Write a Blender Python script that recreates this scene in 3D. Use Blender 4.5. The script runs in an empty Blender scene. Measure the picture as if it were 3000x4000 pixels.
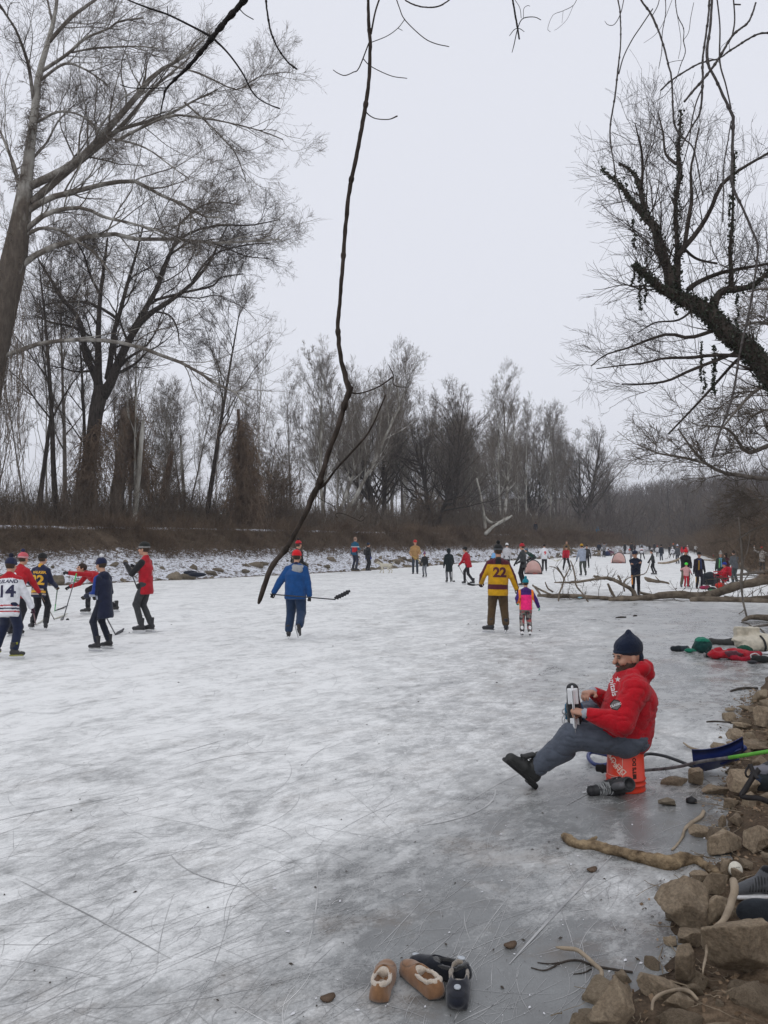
import bpy, bmesh, math, random
import numpy as np
from mathutils import Vector, Matrix
from mathutils.bvhtree import BVHTree

S = bpy.context.scene
C = S.collection
R = math.radians

# ---------------------------------------------------------------- camera, light
F = 3235.0            # focal length in pixels of the 3000x4000 photograph
PITCH = R(2.0)
EYE = 1.92
cam = bpy.data.objects.new('camera', bpy.data.cameras.new('camera'))
C.objects.link(cam)
cam.location = (0, 0, EYE)
cam.rotation_euler = (R(90) + PITCH, 0, 0)
cam.data.sensor_fit = 'VERTICAL'
cam.data.sensor_height = 36
cam.data.lens = F / 4000 * 36
cam.data.clip_end = 3000
cam.data.clip_start = 0.05
S.camera = cam

W = bpy.data.worlds.new('World')
S.world = W
W.use_nodes = True
nt = W.node_tree
nt.nodes.clear()
sky = nt.nodes.new('ShaderNodeTexSky')
sky.sky_type = 'NISHITA'
sky.sun_disc = False
sky.sun_elevation = R(48)
sky.sun_rotation = R(150)
sky.dust_density = 3.0
sky.ozone_density = 1.0
hs = nt.nodes.new('ShaderNodeHueSaturation')
hs.inputs['Saturation'].default_value = 0.25
mxs = nt.nodes.new('ShaderNodeMix'); mxs.data_type = 'RGBA'
mxs.inputs[0].default_value = 0.90                      # the overcast deck hides nearly all of the blue
mxs.inputs[7].default_value = (8.40, 8.62, 9.45, 1)
bg = nt.nodes.new('ShaderNodeBackground'); bg.inputs[1].default_value = 0.10
ow = nt.nodes.new('ShaderNodeOutputWorld')
nt.links.new(sky.outputs[0], hs.inputs['Color'])
nt.links.new(hs.outputs[0], mxs.inputs[6])
nt.links.new(mxs.outputs[2], bg.inputs[0])
nt.links.new(bg.outputs[0], ow.inputs[0])

sun = bpy.data.objects.new('sun', bpy.data.lights.new('sun', 'SUN'))
C.objects.link(sun)
sun.data.energy = 0.55
sun.data.angle = R(60)
sun.data.color = (1.0, 0.98, 0.95)
sun.rotation_euler = (R(42), 0, R(150 - 180))
S.view_settings.view_transform = 'Standard'
S.view_settings.look = 'None'
S.view_settings.exposure = 0.0
S.view_settings.gamma = 1.0
S.cycles.max_bounces = 5
S.cycles.diffuse_bounces = 3
S.cycles.glossy_bounces = 2
S.cycles.transparent_max_bounces = 8

# ---------------------------------------------------------------- photo pixel <-> place
cp, sp = math.cos(PITCH), math.sin(PITCH)
def ray(u, v):
    x, y, z = (u - 1500) / F, 1.0, (2000 - v) / F
    return np.array((x, y * cp - z * sp, y * sp + z * cp))
def G(u, v, z=0.0):                       # where the sight line meets height z
    d = ray(u, v)
    t = (z - EYE) / d[2]
    return np.array((0, 0, EYE)) + d * t
def P(u, v, Y):                           # the point at depth Y on the sight line
    d = ray(u, v)
    return np.array((0, 0, EYE)) + d * (Y / d[1])
def pxm(Y):                               # pixels of the photograph per metre at depth Y
    return F / Y

# ---------------------------------------------------------------- numpy noise
def _h(ix, iy, iz, seed):
    n = (ix * 73856093) ^ (iy * 19349663) ^ (iz * 83492791) ^ (seed * 2654435)
    n = (n ^ (n >> 13)) * 1274126177
    n = n & 0x7fffffff
    n = (n ^ (n >> 11)) * 668265263
    return ((n & 0xffffff) / float(0xffffff)) * 2 - 1
def vnoise(p, f, seed=0):
    q = np.asarray(p, float) * f
    i = np.floor(q).astype(np.int64)
    t = q - i
    t = t * t * (3 - 2 * t)
    o = 0
    for dx in (0, 1):
        wx = t[..., 0] if dx else 1 - t[..., 0]
        for dy in (0, 1):
            wy = t[..., 1] if dy else 1 - t[..., 1]
            for dz in (0, 1):
                wz = t[..., 2] if dz else 1 - t[..., 2]
                o = o + wx * wy * wz * _h(i[..., 0] + dx, i[..., 1] + dy, i[..., 2] + dz, seed)
    return o
def fbm(p, f, octs=3, seed=0):
    o = 0; a = 1.0; s = 0
    for k in range(octs):
        o = o + a * vnoise(p, f * 2 ** k, seed + k * 17); s += a; a *= 0.5
    return o / s
def sstep(a, b, x):
    t = np.clip((x - a) / (b - a), 0, 1)
    return t * t * (3 - 2 * t)

# ---------------------------------------------------------------- objects
def tag(o, label=None, cat=None, group=None, kind=None):
    if label: o['label'] = label
    if cat: o['category'] = cat
    if group: o['group'] = group
    if kind: o['kind'] = kind
    return o
def empty(name, loc=(0, 0, 0), rz=0.0):
    o = bpy.data.objects.new(name, None)
    o.empty_display_size = 0.1
    C.objects.link(o)
    o.location = tuple(loc); o.rotation_euler = (0, 0, rz)
    return o
def mesh_np(name, V, faces=None, quads=None, tris=None, smooth=True):
    me = bpy.data.meshes.new(name)
    V = np.asarray(V, np.float32)
    parts = []
    if quads is not None and len(quads): parts.append(np.asarray(quads, np.int32))
    if tris is not None and len(tris): parts.append(np.asarray(tris, np.int32))
    me.vertices.add(len(V)); me.vertices.foreach_set('co', V.ravel())
    tot = np.concatenate([np.full(len(p), p.shape[1], np.int32) for p in parts])
    idx = np.concatenate([p.ravel() for p in parts])
    st = np.concatenate(([0], np.cumsum(tot)[:-1])).astype(np.int32)
    me.loops.add(len(idx)); me.loops.foreach_set('vertex_index', idx)
    me.polygons.add(len(tot)); me.polygons.foreach_set('loop_start', st)
    try: me.polygons.foreach_set('loop_total', tot)
    except Exception: pass
    if smooth: me.polygons.foreach_set('use_smooth', np.ones(len(tot), bool))
    me.update(calc_edges=True)
    return me
def add(name, me, mat=None, parent=None):
    o = bpy.data.objects.new(name, me)
    C.objects.link(o)
    if mat is not None:
        for m in (mat if isinstance(mat, (list, tuple)) else [mat]): me.materials.append(m)
    if parent is not None: o.parent = parent
    return o
def vattr(me, name, arr):
    arr = np.asarray(arr, np.float32)
    if arr.ndim == 1:
        a = me.attributes.new(name, 'FLOAT', 'POINT'); a.data.foreach_set('value', arr)
    else:
        if arr.shape[1] == 3: arr = np.concatenate([arr, np.ones((len(arr), 1), np.float32)], 1)
        a = me.attributes.new(name, 'FLOAT_COLOR', 'POINT'); a.data.foreach_set('color', arr.ravel())
def copy_tree(o, parent=None):
    c = o.copy(); C.objects.link(c)
    if parent is not None: c.parent = parent
    for ch in KIDS.get(o.name, ()): copy_tree(ch, c)
    return c
KIDS = {}
def reg(o):                                # remember the children of a thing that will be copied
    KIDS[o.name] = [c for c in C.objects if c.parent == o]
    for c in KIDS[o.name]: KIDS[c.name] = [d for d in C.objects if d.parent == c]

# ---------------------------------------------------------------- materials
def lin(r, g, b):
    f = lambda c: (c / 255 / 12.92) if c / 255 <= 0.04045 else ((c / 255 + 0.055) / 1.055) ** 2.4
    return (f(r), f(g), f(b))
class Mat:
    def __init__(s, name, rough=0.8, spec=0.3):
        s.m = bpy.data.materials.new(name); s.m.use_nodes = True
        s.t = s.m.node_tree; s.t.nodes.clear()
        s.b = s.n('ShaderNodeBsdfPrincipled'); s.o = s.n('ShaderNodeOutputMaterial')
        s.l(s.b.outputs[0], s.o.inputs[0])
        s.b.inputs['Roughness'].default_value = rough
        s.b.inputs['Specular IOR Level'].default_value = spec
    def n(s, t, **k):
        x = s.t.nodes.new(t)
        for a, b in k.items(): setattr(x, a, b)
        return x
    def l(s, a, b): s.t.links.new(a, b)
    def put(s, sock, v):
        if hasattr(v, 'is_output') or isinstance(v, bpy.types.NodeSocket): s.l(v, sock)
        elif isinstance(v, (tuple, list)): sock.default_value = tuple(v) + ((1,) if len(v) == 3 and len(sock.default_value) == 4 else ())
        else: sock.default_value = v
    def noise(s, scale, detail=4, rough=0.55, coord='Object', stretch=None, rot=None, dist=0.0, ntype='FBM'):
        tc = s.n('ShaderNodeTexCoord'); v = tc.outputs[coord]
        if stretch or rot:
            mp = s.n('ShaderNodeMapping', vector_type='TEXTURE' if rot else 'POINT')
            if stretch: mp.inputs['Scale'].default_value = [1 / q for q in stretch] if rot else stretch
            if rot: mp.inputs['Rotation'].default_value = [-q for q in rot]
            s.l(v, mp.inputs[0]); v = mp.outputs[0]
        x = s.n('ShaderNodeTexNoise'); s.l(v, x.inputs['Vector'])
        x.inputs['Scale'].default_value = scale; x.inputs['Detail'].default_value = detail
        x.inputs['Roughness'].default_value = rough; x.inputs['Distortion'].default_value = dist
        return x.outputs[0]
    def ramp(s, fac, *st):
        r = s.n('ShaderNodeValToRGB'); s.l(fac, r.inputs[0])
        e = r.color_ramp.elements
        while len(e) < len(st): e.new(0.5)
        for i, (p, c) in enumerate(st):
            e[i].position = p; e[i].color = (tuple(c) + (1,)) if isinstance(c, (tuple, list)) else (c, c, c, 1)
        return r.outputs[0]
    def mix(s, f, a, b, mode='MIX'):
        x = s.n('ShaderNodeMix', data_type='RGBA', blend_type=mode)
        s.put(x.inputs[0], f); s.put(x.inputs[6], a); s.put(x.inputs[7], b)
        return x.outputs[2]
    def math(s, op, a, b=0.0, clamp=False):
        x = s.n('ShaderNodeMath', operation=op, use_clamp=clamp); s.put(x.inputs[0], a); s.put(x.inputs[1], b)
        return x.outputs[0]
    def attr(s, name, out='Color'):
        return s.n('ShaderNodeAttribute', attribute_name=name).outputs[out]
    def bump(s, h, strength=0.5, dist=0.01):
        x = s.n('ShaderNodeBump'); s.l(h, x.inputs['Height'])
        x.inputs['Strength'].default_value = strength; x.inputs['Distance'].default_value = dist
        s.l(x.outputs[0], s.b.inputs['Normal'])
    def col(s, c): s.put(s.b.inputs['Base Color'], c)

def mottled(name, a, b, scale=8, rough=0.85, spec=0.2, bump=0.3, bd=0.01, bs=None, stretch=None, detail=5, coord='Object'):
    m = Mat(name, rough, spec)
    f = m.noise(scale, detail, 0.6, stretch=stretch, coord=coord)
    m.col(m.ramp(f, (0.32, a), (0.68, b)))
    if bump: m.bump(m.noise(bs or scale * 3, 4, 0.6, stretch=stretch, coord=coord), bump, bd)
    return m.m
def cloth(name='cloth', rough=0.9, bump=0.35, scale=28, fine=600):
    m = Mat(name, rough, 0.12)
    c = m.attr('Col')
    f = m.noise(14, 3, 0.6)
    m.col(m.mix(1.0, c, m.ramp(f, (0.3, 0.82), (0.7, 1.12)), 'MULTIPLY'))
    m.b.inputs['Sheen Weight'].default_value = 0.15
    m.bump(m.noise(scale, 4, 0.65, dist=0.8), bump, 0.02)
    return m.m

# ---------------------------------------------------------------- solids from distance fields
class Field:
    """Union of soft primitives meshed as ONE closed surface."""
    def __init__(s): s.p = []; s.cut = []
    def cone(s, a, b, ra, rb, c=0, n=None, k=1.0, sm=None):
        s.p.append(('c', np.array(a, float), np.array(b, float), ra, rb, c, None if n is None else np.array(n, float) / np.linalg.norm(n), k, sm)); return s
    def ell(s, c0, r, c=0, M=None, sm=None):
        s.p.append(('e', np.array(c0, float), np.array(r, float), np.eye(3) if M is None else np.array(M, float), 0, c, None, 1, sm)); return s
    def box(s, c0, r, c=0, M=None, rd=0.005, sm=None):
        s.p.append(('b', np.array(c0, float), np.array(r, float), np.eye(3) if M is None else np.array(M, float), rd, c, None, 1, sm)); return s
    def sub(s, *a, **k):                  # the last primitive becomes a cut
        s.cut.append(s.p.pop()); return s
    @staticmethod
    def dist(q, X):
        if q[0] == 'c':
            a, b, ra, rb, n, k = q[1], q[2], q[3], q[4], q[6], q[7]
            ba = b - a; L = max(float(ba @ ba), 1e-12)
            pa = X - a
            t = np.clip((pa @ ba) / L, 0, 1)
            w = pa - t[..., None] * ba
            if n is not None: w = w + (w @ n)[..., None] * n * (k - 1)
            return np.sqrt((w * w).sum(-1)) - (ra + (rb - ra) * t)
        if q[0] == 'e':
            w = (X - q[1]) @ q[3].T
            k0 = np.sqrt(((w / q[2]) ** 2).sum(-1)) + 1e-9
            k1 = np.sqrt(((w / q[2] ** 2) ** 2).sum(-1)) + 1e-9
            return k0 * (k0 - 1) / k1
        w = np.abs((X - q[1]) @ q[3].T) - (q[2] - q[4])
        return np.sqrt((np.maximum(w, 0) ** 2).sum(-1)) + np.minimum(w.max(-1), 0) - q[4]
    @staticmethod
    def bounds(q):
        if q[0] == 'c':
            m = max(q[3], q[4])
            if q[6] is not None and q[7] < 1: m = m / q[7]
            return np.minimum(q[1] - m, q[2] - m), np.maximum(q[1] + m, q[2] + m)
        e = np.sqrt(((q[3].T * q[2]) ** 2).sum(1)) if q[0] == 'e' else np.abs(q[3].T) @ q[2]
        return q[1] - e, q[1] + e
    def mesh(s, name, h, sm=0.02, warp=0.0, wf=8.0, cols=None, paint=None, post=None, seed=0):
        bs = [s.bounds(q) for q in s.p]
        mg = max(h * 2.5, sm * 1.0 + h) + warp
        lo = np.min([b[0] for b in bs], 0) - mg; hi = np.max([b[1] for b in bs], 0) + mg
        n = np.ceil((hi - lo) / h).astype(int) + 1
        D = np.full(n, 1e3, np.float64)
        ax = [lo[i] + h * np.arange(n[i]) for i in range(3)]
        for q, (l, u) in zip(s.p, bs):
            k = q[8] if q[8] is not None else sm
            m2 = max(k, h * 2.5) + h + warp
            i0 = np.maximum(0, np.floor((l - m2 - lo) / h).astype(int)); i1 = np.minimum(n, np.ceil((u + m2 - lo) / h).astype(int) + 1)
            sl = tuple(slice(a, b) for a, b in zip(i0, i1))
            X = np.stack(np.meshgrid(ax[0][sl[0]], ax[1][sl[1]], ax[2][sl[2]], indexing='ij'), -1)
            d = s.dist(q, X); o = D[sl]
            if k > 0:
                e = np.maximum(k - np.abs(o - d), 0) / k
                D[sl] = np.minimum(o, d) - np.where(o < 500, e * e * k * 0.25, 0)
            else: D[sl] = np.minimum(o, d)
        for q in s.cut:
            X = np.stack(np.meshgrid(*ax, indexing='ij'), -1)
            d = -s.dist(q, X); k = q[8] if q[8] is not None else 0.004
            e = np.maximum(k - np.abs(D - d), 0) / k
            D = np.maximum(D, d) + e * e * k * 0.25
        if warp:
            X = np.stack(np.meshgrid(*ax, indexing='ij'), -1)
            near = np.abs(D) < mg
            D[near] += warp * fbm(X[near], wf, 3, seed)
        V, Q = surface_nets(D, lo, h)
        if post is not None: V = post(V)
        me = mesh_np(name, V, quads=Q)
        if cols is not None or paint is not None:
            Cc = np.full((len(V), 3), 0.5)
            if cols is not None:
                dd = np.stack([s.dist(q, V) for q in s.p] , 1)
                if s.cut: pass
                w = np.argmin(dd, 1)
                pal = np.array([cols[q[5]] for q in s.p], float)
                Cc = pal[w]
            if paint is not None: Cc = paint(V, Cc)
            vattr(me, 'Col', Cc)
        return me

def surface_nets(D, lo, h):
    sgn = D < 0
    n = D.shape
    c = [sgn[a:n[0] - 1 + a, b:n[1] - 1 + b, d:n[2] - 1 + d] for a in (0, 1) for b in (0, 1) for d in (0, 1)]
    cnt = sum(x.astype(np.int8) for x in c)
    act = (cnt > 0) & (cnt < 8)
    idx = -np.ones(act.shape, np.int64)
    I = np.argwhere(act)
    idx[act] = np.arange(len(I))
    acc = np.zeros((len(I), 3)); k = np.zeros(len(I))
    cor = [(a, b, d) for a in (0, 1) for b in (0, 1) for d in (0, 1)]
    vals = {q: D[I[:, 0] + q[0], I[:, 1] + q[1], I[:, 2] + q[2]] for q in cor}
    for q in cor:
        for a in range(3):
            if q[a] == 0:
                r = list(q); r[a] = 1; r = tuple(r)
                v0, v1 = vals[q], vals[r]
                x = (v0 < 0) != (v1 < 0)
                t = np.where(x, v0 / np.where(x, v0 - v1, 1), 0)
                pt = np.tile(np.array(q, float), (len(I), 1)); pt[:, a] = t
                acc[x] += pt[x]; k[x] += 1
    V = lo + h * (I + acc / k[:, None])
    Q = []
    for a in range(3):
        b, d = (a + 1) % 3, (a + 2) % 3
        sl0 = [slice(None)] * 3; sl1 = [slice(None)] * 3
        sl0[a] = slice(0, n[a] - 1); sl1[a] = slice(1, n[a])
        x = sgn[tuple(sl0)] != sgn[tuple(sl1)]
        E = np.argwhere(x)
        E = E[(E[:, b] > 0) & (E[:, d] > 0) & (E[:, b] < n[b] - 1) & (E[:, d] < n[d] - 1)]
        if not len(E): continue
        def at(ob, od):
            J = E.copy(); J[:, b] -= ob; J[:, d] -= od
            return idx[J[:, 0], J[:, 1], J[:, 2]]
        q = np.stack([at(1, 1), at(0, 1), at(0, 0), at(1, 0)], 1)
        inside = sgn[E[:, 0], E[:, 1], E[:, 2]]
        q[~inside] = q[~inside][:, ::-1]
        Q.append(q)
    Q = np.concatenate(Q)
    return V, Q[(Q >= 0).all(1)]

# ---------------------------------------------------------------- tubes (branches, cords, shafts)
def tube_arrays(Pt, Rd, sides=5, close=True):
    """Pt (M,N,3), Rd (M,N) -> vertices, quads of M tubes."""
    M, N, _ = Pt.shape
    T = np.empty_like(Pt)
    T[:, 1:-1] = Pt[:, 2:] - Pt[:, :-2]; T[:, 0] = Pt[:, 1] - Pt[:, 0]; T[:, -1] = Pt[:, -1] - Pt[:, -2]
    T /= np.linalg.norm(T, axis=-1, keepdims=True) + 1e-9
    ref = np.zeros((M, 1, 3)); mt = np.abs(T.mean(1)); ref[np.arange(M), 0, np.argmin(mt, 1)] = 1
    U = np.cross(T, np.broadcast_to(ref, T.shape)); U /= np.linalg.norm(U, axis=-1, keepdims=True) + 1e-9
    Wv = np.cross(T, U)
    a = np.arange(sides) / sides * 2 * math.pi
    V = Pt[:, :, None] + Rd[:, :, None, None] * (np.cos(a)[:, None] * U[:, :, None] + np.sin(a)[:, None] * Wv[:, :, None])
    base = (np.arange(M) * N * sides)[:, None, None]
    j = np.arange(N - 1)[None, :, None] * sides; k = np.arange(sides)[None, None, :]; k2 = (k + 1) % sides
    Q = np.stack(np.broadcast_arrays(base + j + k, base + j + k2, base + j + sides + k2, base + j + sides + k), -1).reshape(-1, 4)
    V = V.reshape(-1, 3)
    if close and sides == 4:
        Q = np.concatenate([Q, (base[:, 0, 0][:, None] + np.array([3, 2, 1, 0])), (base[:, 0, 0][:, None] + (N - 1) * sides + np.array([0, 1, 2, 3]))])
    return V, Q
class Tubes:
    def __init__(s): s.V = []; s.Q = []; s.n = 0; s.A = []
    def add(s, Pt, Rd, sides=5, a=None):
        Pt = np.asarray(Pt, float); Rd = np.asarray(Rd, float)
        if Pt.ndim == 2: Pt = Pt[None]; Rd = Rd[None]
        if not len(Pt): return s
        V, Q = tube_arrays(Pt, Rd, sides)
        s.V.append(V); s.Q.append(Q + s.n); s.n += len(V)
        if sides > 4:                      # round the ends off
            M, N = Rd.shape; b0 = s.n - len(V)
            for e in (0, -1):
                cv = Pt[:, e] + (Pt[:, e] - Pt[:, 1 if e == 0 else -2]) / (np.linalg.norm(Pt[:, e] - Pt[:, 1 if e == 0 else -2], axis=-1, keepdims=True) + 1e-9) * Rd[:, e][:, None] * .6
                k = np.arange(sides)
                st = b0 + np.arange(M)[:, None] * N * sides + (0 if e == 0 else (N - 1) * sides)
                a0 = st + k; a1 = st + (k + 1) % sides
                cc = np.broadcast_to((s.n + np.arange(M))[:, None], a0.shape)
                q = np.stack([a1, a0, cc] if e == 0 else [a0, a1, cc], -1).reshape(-1, 3)
                s.T = getattr(s, 'T', []) + [q]
                s.V.append(cv); s.n += M
        return s
    def mesh(s, name, smooth=True):
        return mesh_np(name, np.concatenate(s.V), quads=np.concatenate(s.Q), tris=np.concatenate(s.T) if getattr(s, 'T', None) else None, smooth=smooth)
def spline(pts, n):
    """Catmull-Rom through pts, n samples; columns beyond xyz are carried along."""
    p = np.asarray(pts, float)
    if len(p) == 2: t = np.linspace(0, 1, n)[:, None]; return p[0] * (1 - t) + p[1] * t
    q = np.vstack([2 * p[0] - p[1], p, 2 * p[-1] - p[-2]])
    L = np.concatenate(([0], np.cumsum(np.linalg.norm(np.diff(p[:, :3], axis=0), axis=1))))
    s = np.linspace(0, L[-1], n); i = np.clip(np.searchsorted(L, s, side='right') - 1, 0, len(p) - 2)
    t = ((s - L[i]) / (L[i + 1] - L[i] + 1e-9))[:, None]
    a, b, c, d = q[i], q[i + 1], q[i + 2], q[i + 3]
    o = 0.5 * ((2 * b) + (-a + c) * t + (2 * a - 5 * b + 4 * c - d) * t ** 2 + (-a + 3 * b - 3 * c + d) * t ** 3)
    if p.shape[1] > 3: o[:, 3:] = np.maximum(b[:, 3:] * (1 - t) + c[:, 3:] * t, 1e-4)
    return o
# ================================================================ the canal and its banks
LP = [(0, 2296), (170, 2291), (620, 2269), (800, 2262), (1150, 2245), (1400, 2231), (1600, 2216), (1834, 2199),
      (2060, 2186), (2250, 2177), (2400, 2168), (2500, 2158), (2570, 2146)]
Lsh = np.array([G(u, v)[:2] for u, v in LP])
Lsh = np.vstack([[-60, -30], [-34, 8], Lsh, Lsh[-1] + [10, 60], Lsh[-1] + [-20, 200]])
RP = [(2250, 4000), (2480, 3830), (2600, 3700), (2570, 3580), (2600, 3480), (2720, 3400), (2830, 3320), (2810, 3200),
      (2800, 3080), (2830, 2950), (2840, 2860), (2880, 2760), (2960, 2660), (3040, 2560), (3060, 2470), (3020, 2400),
      (3060, 2330), (3000, 2262), (2900, 2225), (2810, 2195), (2740, 2170), (2700, 2152)]
Rsh = np.array([G(u, v)[:2] for u, v in RP])
Rsh = np.vstack([[-20, -40], [-6, -6], [-1.2, 0.6], [0.2, 2.4], Rsh, Rsh[-1] + [14, 60], Rsh[-1] + [-20, 200]])
def seg_dist(X, poly):
    best = np.full(len(X), 1e9); sa = np.zeros(len(X)); acc = 0
    for a, b in zip(poly[:-1], poly[1:]):
        ba = b - a; L = ba @ ba
        t = np.clip(((X - a) @ ba) / L, 0, 1)
        d = np.linalg.norm(X - a - t[:, None] * ba, axis=1)
        m = d < best
        best[m] = d[m]; sa[m] = acc + t[m] * math.sqrt(L)
        acc += math.sqrt(L)
    return best, sa
POLY = np.vstack([Lsh, Rsh[::-1]])
def in_canal(X):
    ins = np.zeros(len(X), bool); x, y = X[:, 0], X[:, 1]
    for a, b in zip(POLY, np.roll(POLY, -1, 0)):
        c = (a[1] > y) != (b[1] > y)
        xi = a[0] + (y - a[1]) / np.where(b[1] == a[1], 1e-9, b[1] - a[1]) * (b[0] - a[0])
        ins ^= c & (x < xi)
    return ins
LPROF = np.array([(0, -.03), (.6, .16), (1.8, .55), (3.2, 1.05), (4.4, 1.75), (5.4, 2.4), (6.0, 2.56), (7.2, 2.70), (10, 2.74), (11.5, 2.5), (15, 2.0), (60, 2.0), (110, 2.2), (160, 4.0), (230, 8), (500, 14)])
RPROF = np.array([(0, -.03), (.15, .05), (.5, .13), (1.2, .32), (2.5, .75), (5, 1.6), (9, 2.8), (15, 4.6), (30, 9.5), (60, 17), (120, 26), (400, 40)])
def land(X):
    """height, left distance, right distance, snow share, path share of ground points X (n,2)"""
    X = np.asarray(X, float)
    dl, sl = seg_dist(X, Lsh); dr, sr = seg_dist(X, Rsh)
    ins = in_canal(X)
    P3 = np.column_stack([X, np.zeros(len(X))])
    left = np.where(X[:, 1] > 60, X[:, 0] < np.interp(X[:, 1], Lsh[:, 1], Lsh[:, 0]) + 2, dl < dr)
    zl = np.interp(dl, LPROF[:, 0], LPROF[:, 1])
    zr = np.interp(dr, RPROF[:, 0], RPROF[:, 1])
    zr = zr * np.where(X[:, 1] < 14, 0.75 + 0.25 * sstep(6, 14, X[:, 1]), 1)
    n1 = fbm(P3, .5, 3, 3); n2 = fbm(P3, 3.0, 3, 5); n3 = fbm(P3, 12.0, 3, 9)
    z = np.where(left, zl + n1 * .12 * sstep(0, 3, dl) * (1 - .8 * sstep(6, 7, dl) * (1 - sstep(10, 11, dl))) + n2 * .09 * sstep(0, .8, dl) * (1 - sstep(6, 6.6, dl)),
                 zr + n1 * .15 * sstep(0, 2, dr) + n2 * .10 * sstep(0, .5, dr) + n3 * .035 * sstep(0, .12, dr) * (X[:, 1] < 14))
    z = np.where(ins, -.05 - .3 * np.minimum(dl, dr).clip(0, 1), z)
    snow = np.where(left, sstep(.0, .4, dl) * (1 - sstep(3.1, 4.4, dl)), 0)
    path = np.where(left, sstep(5.9, 6.2, dl) * (1 - sstep(9.4, 10, dl)), 0)
    return z, np.where(ins, -dl, dl), np.where(ins, -dr, dr), np.where(ins, 0, snow), np.where(ins, 0, path)
def gz(x, y): return float(max(land([[x, y]])[0][0], 0.0)) if True else 0
def GG(u, v, h=0.0):
    p = G(u, v, h)
    for _ in range(6): p = G(u, v, gz(p[0], p[1]) + h)
    return p
def lines(*seg):
    o = []
    for a, b, s in seg: o += list(np.arange(a, b, s))
    return np.array(o)
gx = lines((-420, -150, 15), (-150, -40, 3), (-40, .3, .4), (.3, 4.2, .05), (4.2, 40, .4), (40, 150, 2.2), (150, 500, 15))
gy = lines((-40, 1.5, 1.2), (1.5, 9.5, .055), (9.5, 70, .36), (70, 170, 1.2), (170, 420, 5), (420, 900, 30))
GX, GY = np.meshgrid(gx, gy, indexing='ij')
XY = np.column_stack([GX.ravel(), GY.ravel()])
gzv, gdl, gdr, gsn, gpa = land(XY)
nx, ny = len(gx), len(gy)
ii = np.arange(nx * ny).reshape(nx, ny)
gq = np.stack([ii[:-1, :-1], ii[1:, :-1], ii[1:, 1:], ii[:-1, 1:]], -1).reshape(-1, 4)
keep = ~((gdl[gq] < -2) & (gdr[gq] < -2)).all(1)
gme = mesh_np('ground', np.column_stack([XY, gzv]), quads=gq[keep])
vattr(gme, 'snow', gsn); vattr(gme, 'track', gpa)
vattr(gme, 'wet', np.maximum((1 - sstep(0, .5, np.maximum(gdr, 0))) * (XY[:, 1] < 40), np.maximum(sstep(12, 30, gdl) * (gdl < gdr), np.maximum(sstep(6, 20, gdr) * (XY[:, 1] > 20), sstep(90, 140, XY[:, 1])))))  # damp shore strip; wood floor, right slope and far ground only darkened
m = Mat('soil', 0.95, 0.15)
base = m.ramp(m.noise(2.2, 8, 0.7), (0.3, (.085, .060, .041)), (0.5, (.165, .120, .083)), (0.72, (.27, .205, .145)))
fine = m.ramp(m.noise(38, 6, 0.75), (0.35, (.35, .33, .3)), (0.62, (1.25, 1.2, 1.12)))
base = m.mix(0.8, base, fine, 'MULTIPLY')
base = m.mix(m.math('MULTIPLY', m.attr('wet', 'Fac'), 0.55), base, (.045, .036, .028))
sn = m.noise(4.6, 9, 0.78, stretch=(1, 1, 2.2))
snf = m.math('MULTIPLY', m.ramp(m.math('ADD', sn, m.math('MULTIPLY', m.attr('snow', 'Fac'), 0.14)), (0.58, 0.0), (0.63, 1.0)), m.ramp(m.attr('snow', 'Fac'), (0.05, 0.0), (0.4, 1.0)))
pf = m.math('MULTIPLY', m.attr('track', 'Fac'), m.ramp(m.noise(.4, 8, 0.7), (0.42, 0.0), (0.5, 1.0)))
f = m.math('MAXIMUM', snf, pf)
m.col(m.mix(f, base, (.68, .70, .75)))
m.bump(m.noise(24, 8, 0.8), 0.9, 0.03)
M_SOIL = m.m
tag(add('ground', gme, M_SOIL), kind='structure', label='brown soil, snow dusted bank and gravel path beside the frozen canal')

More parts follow.
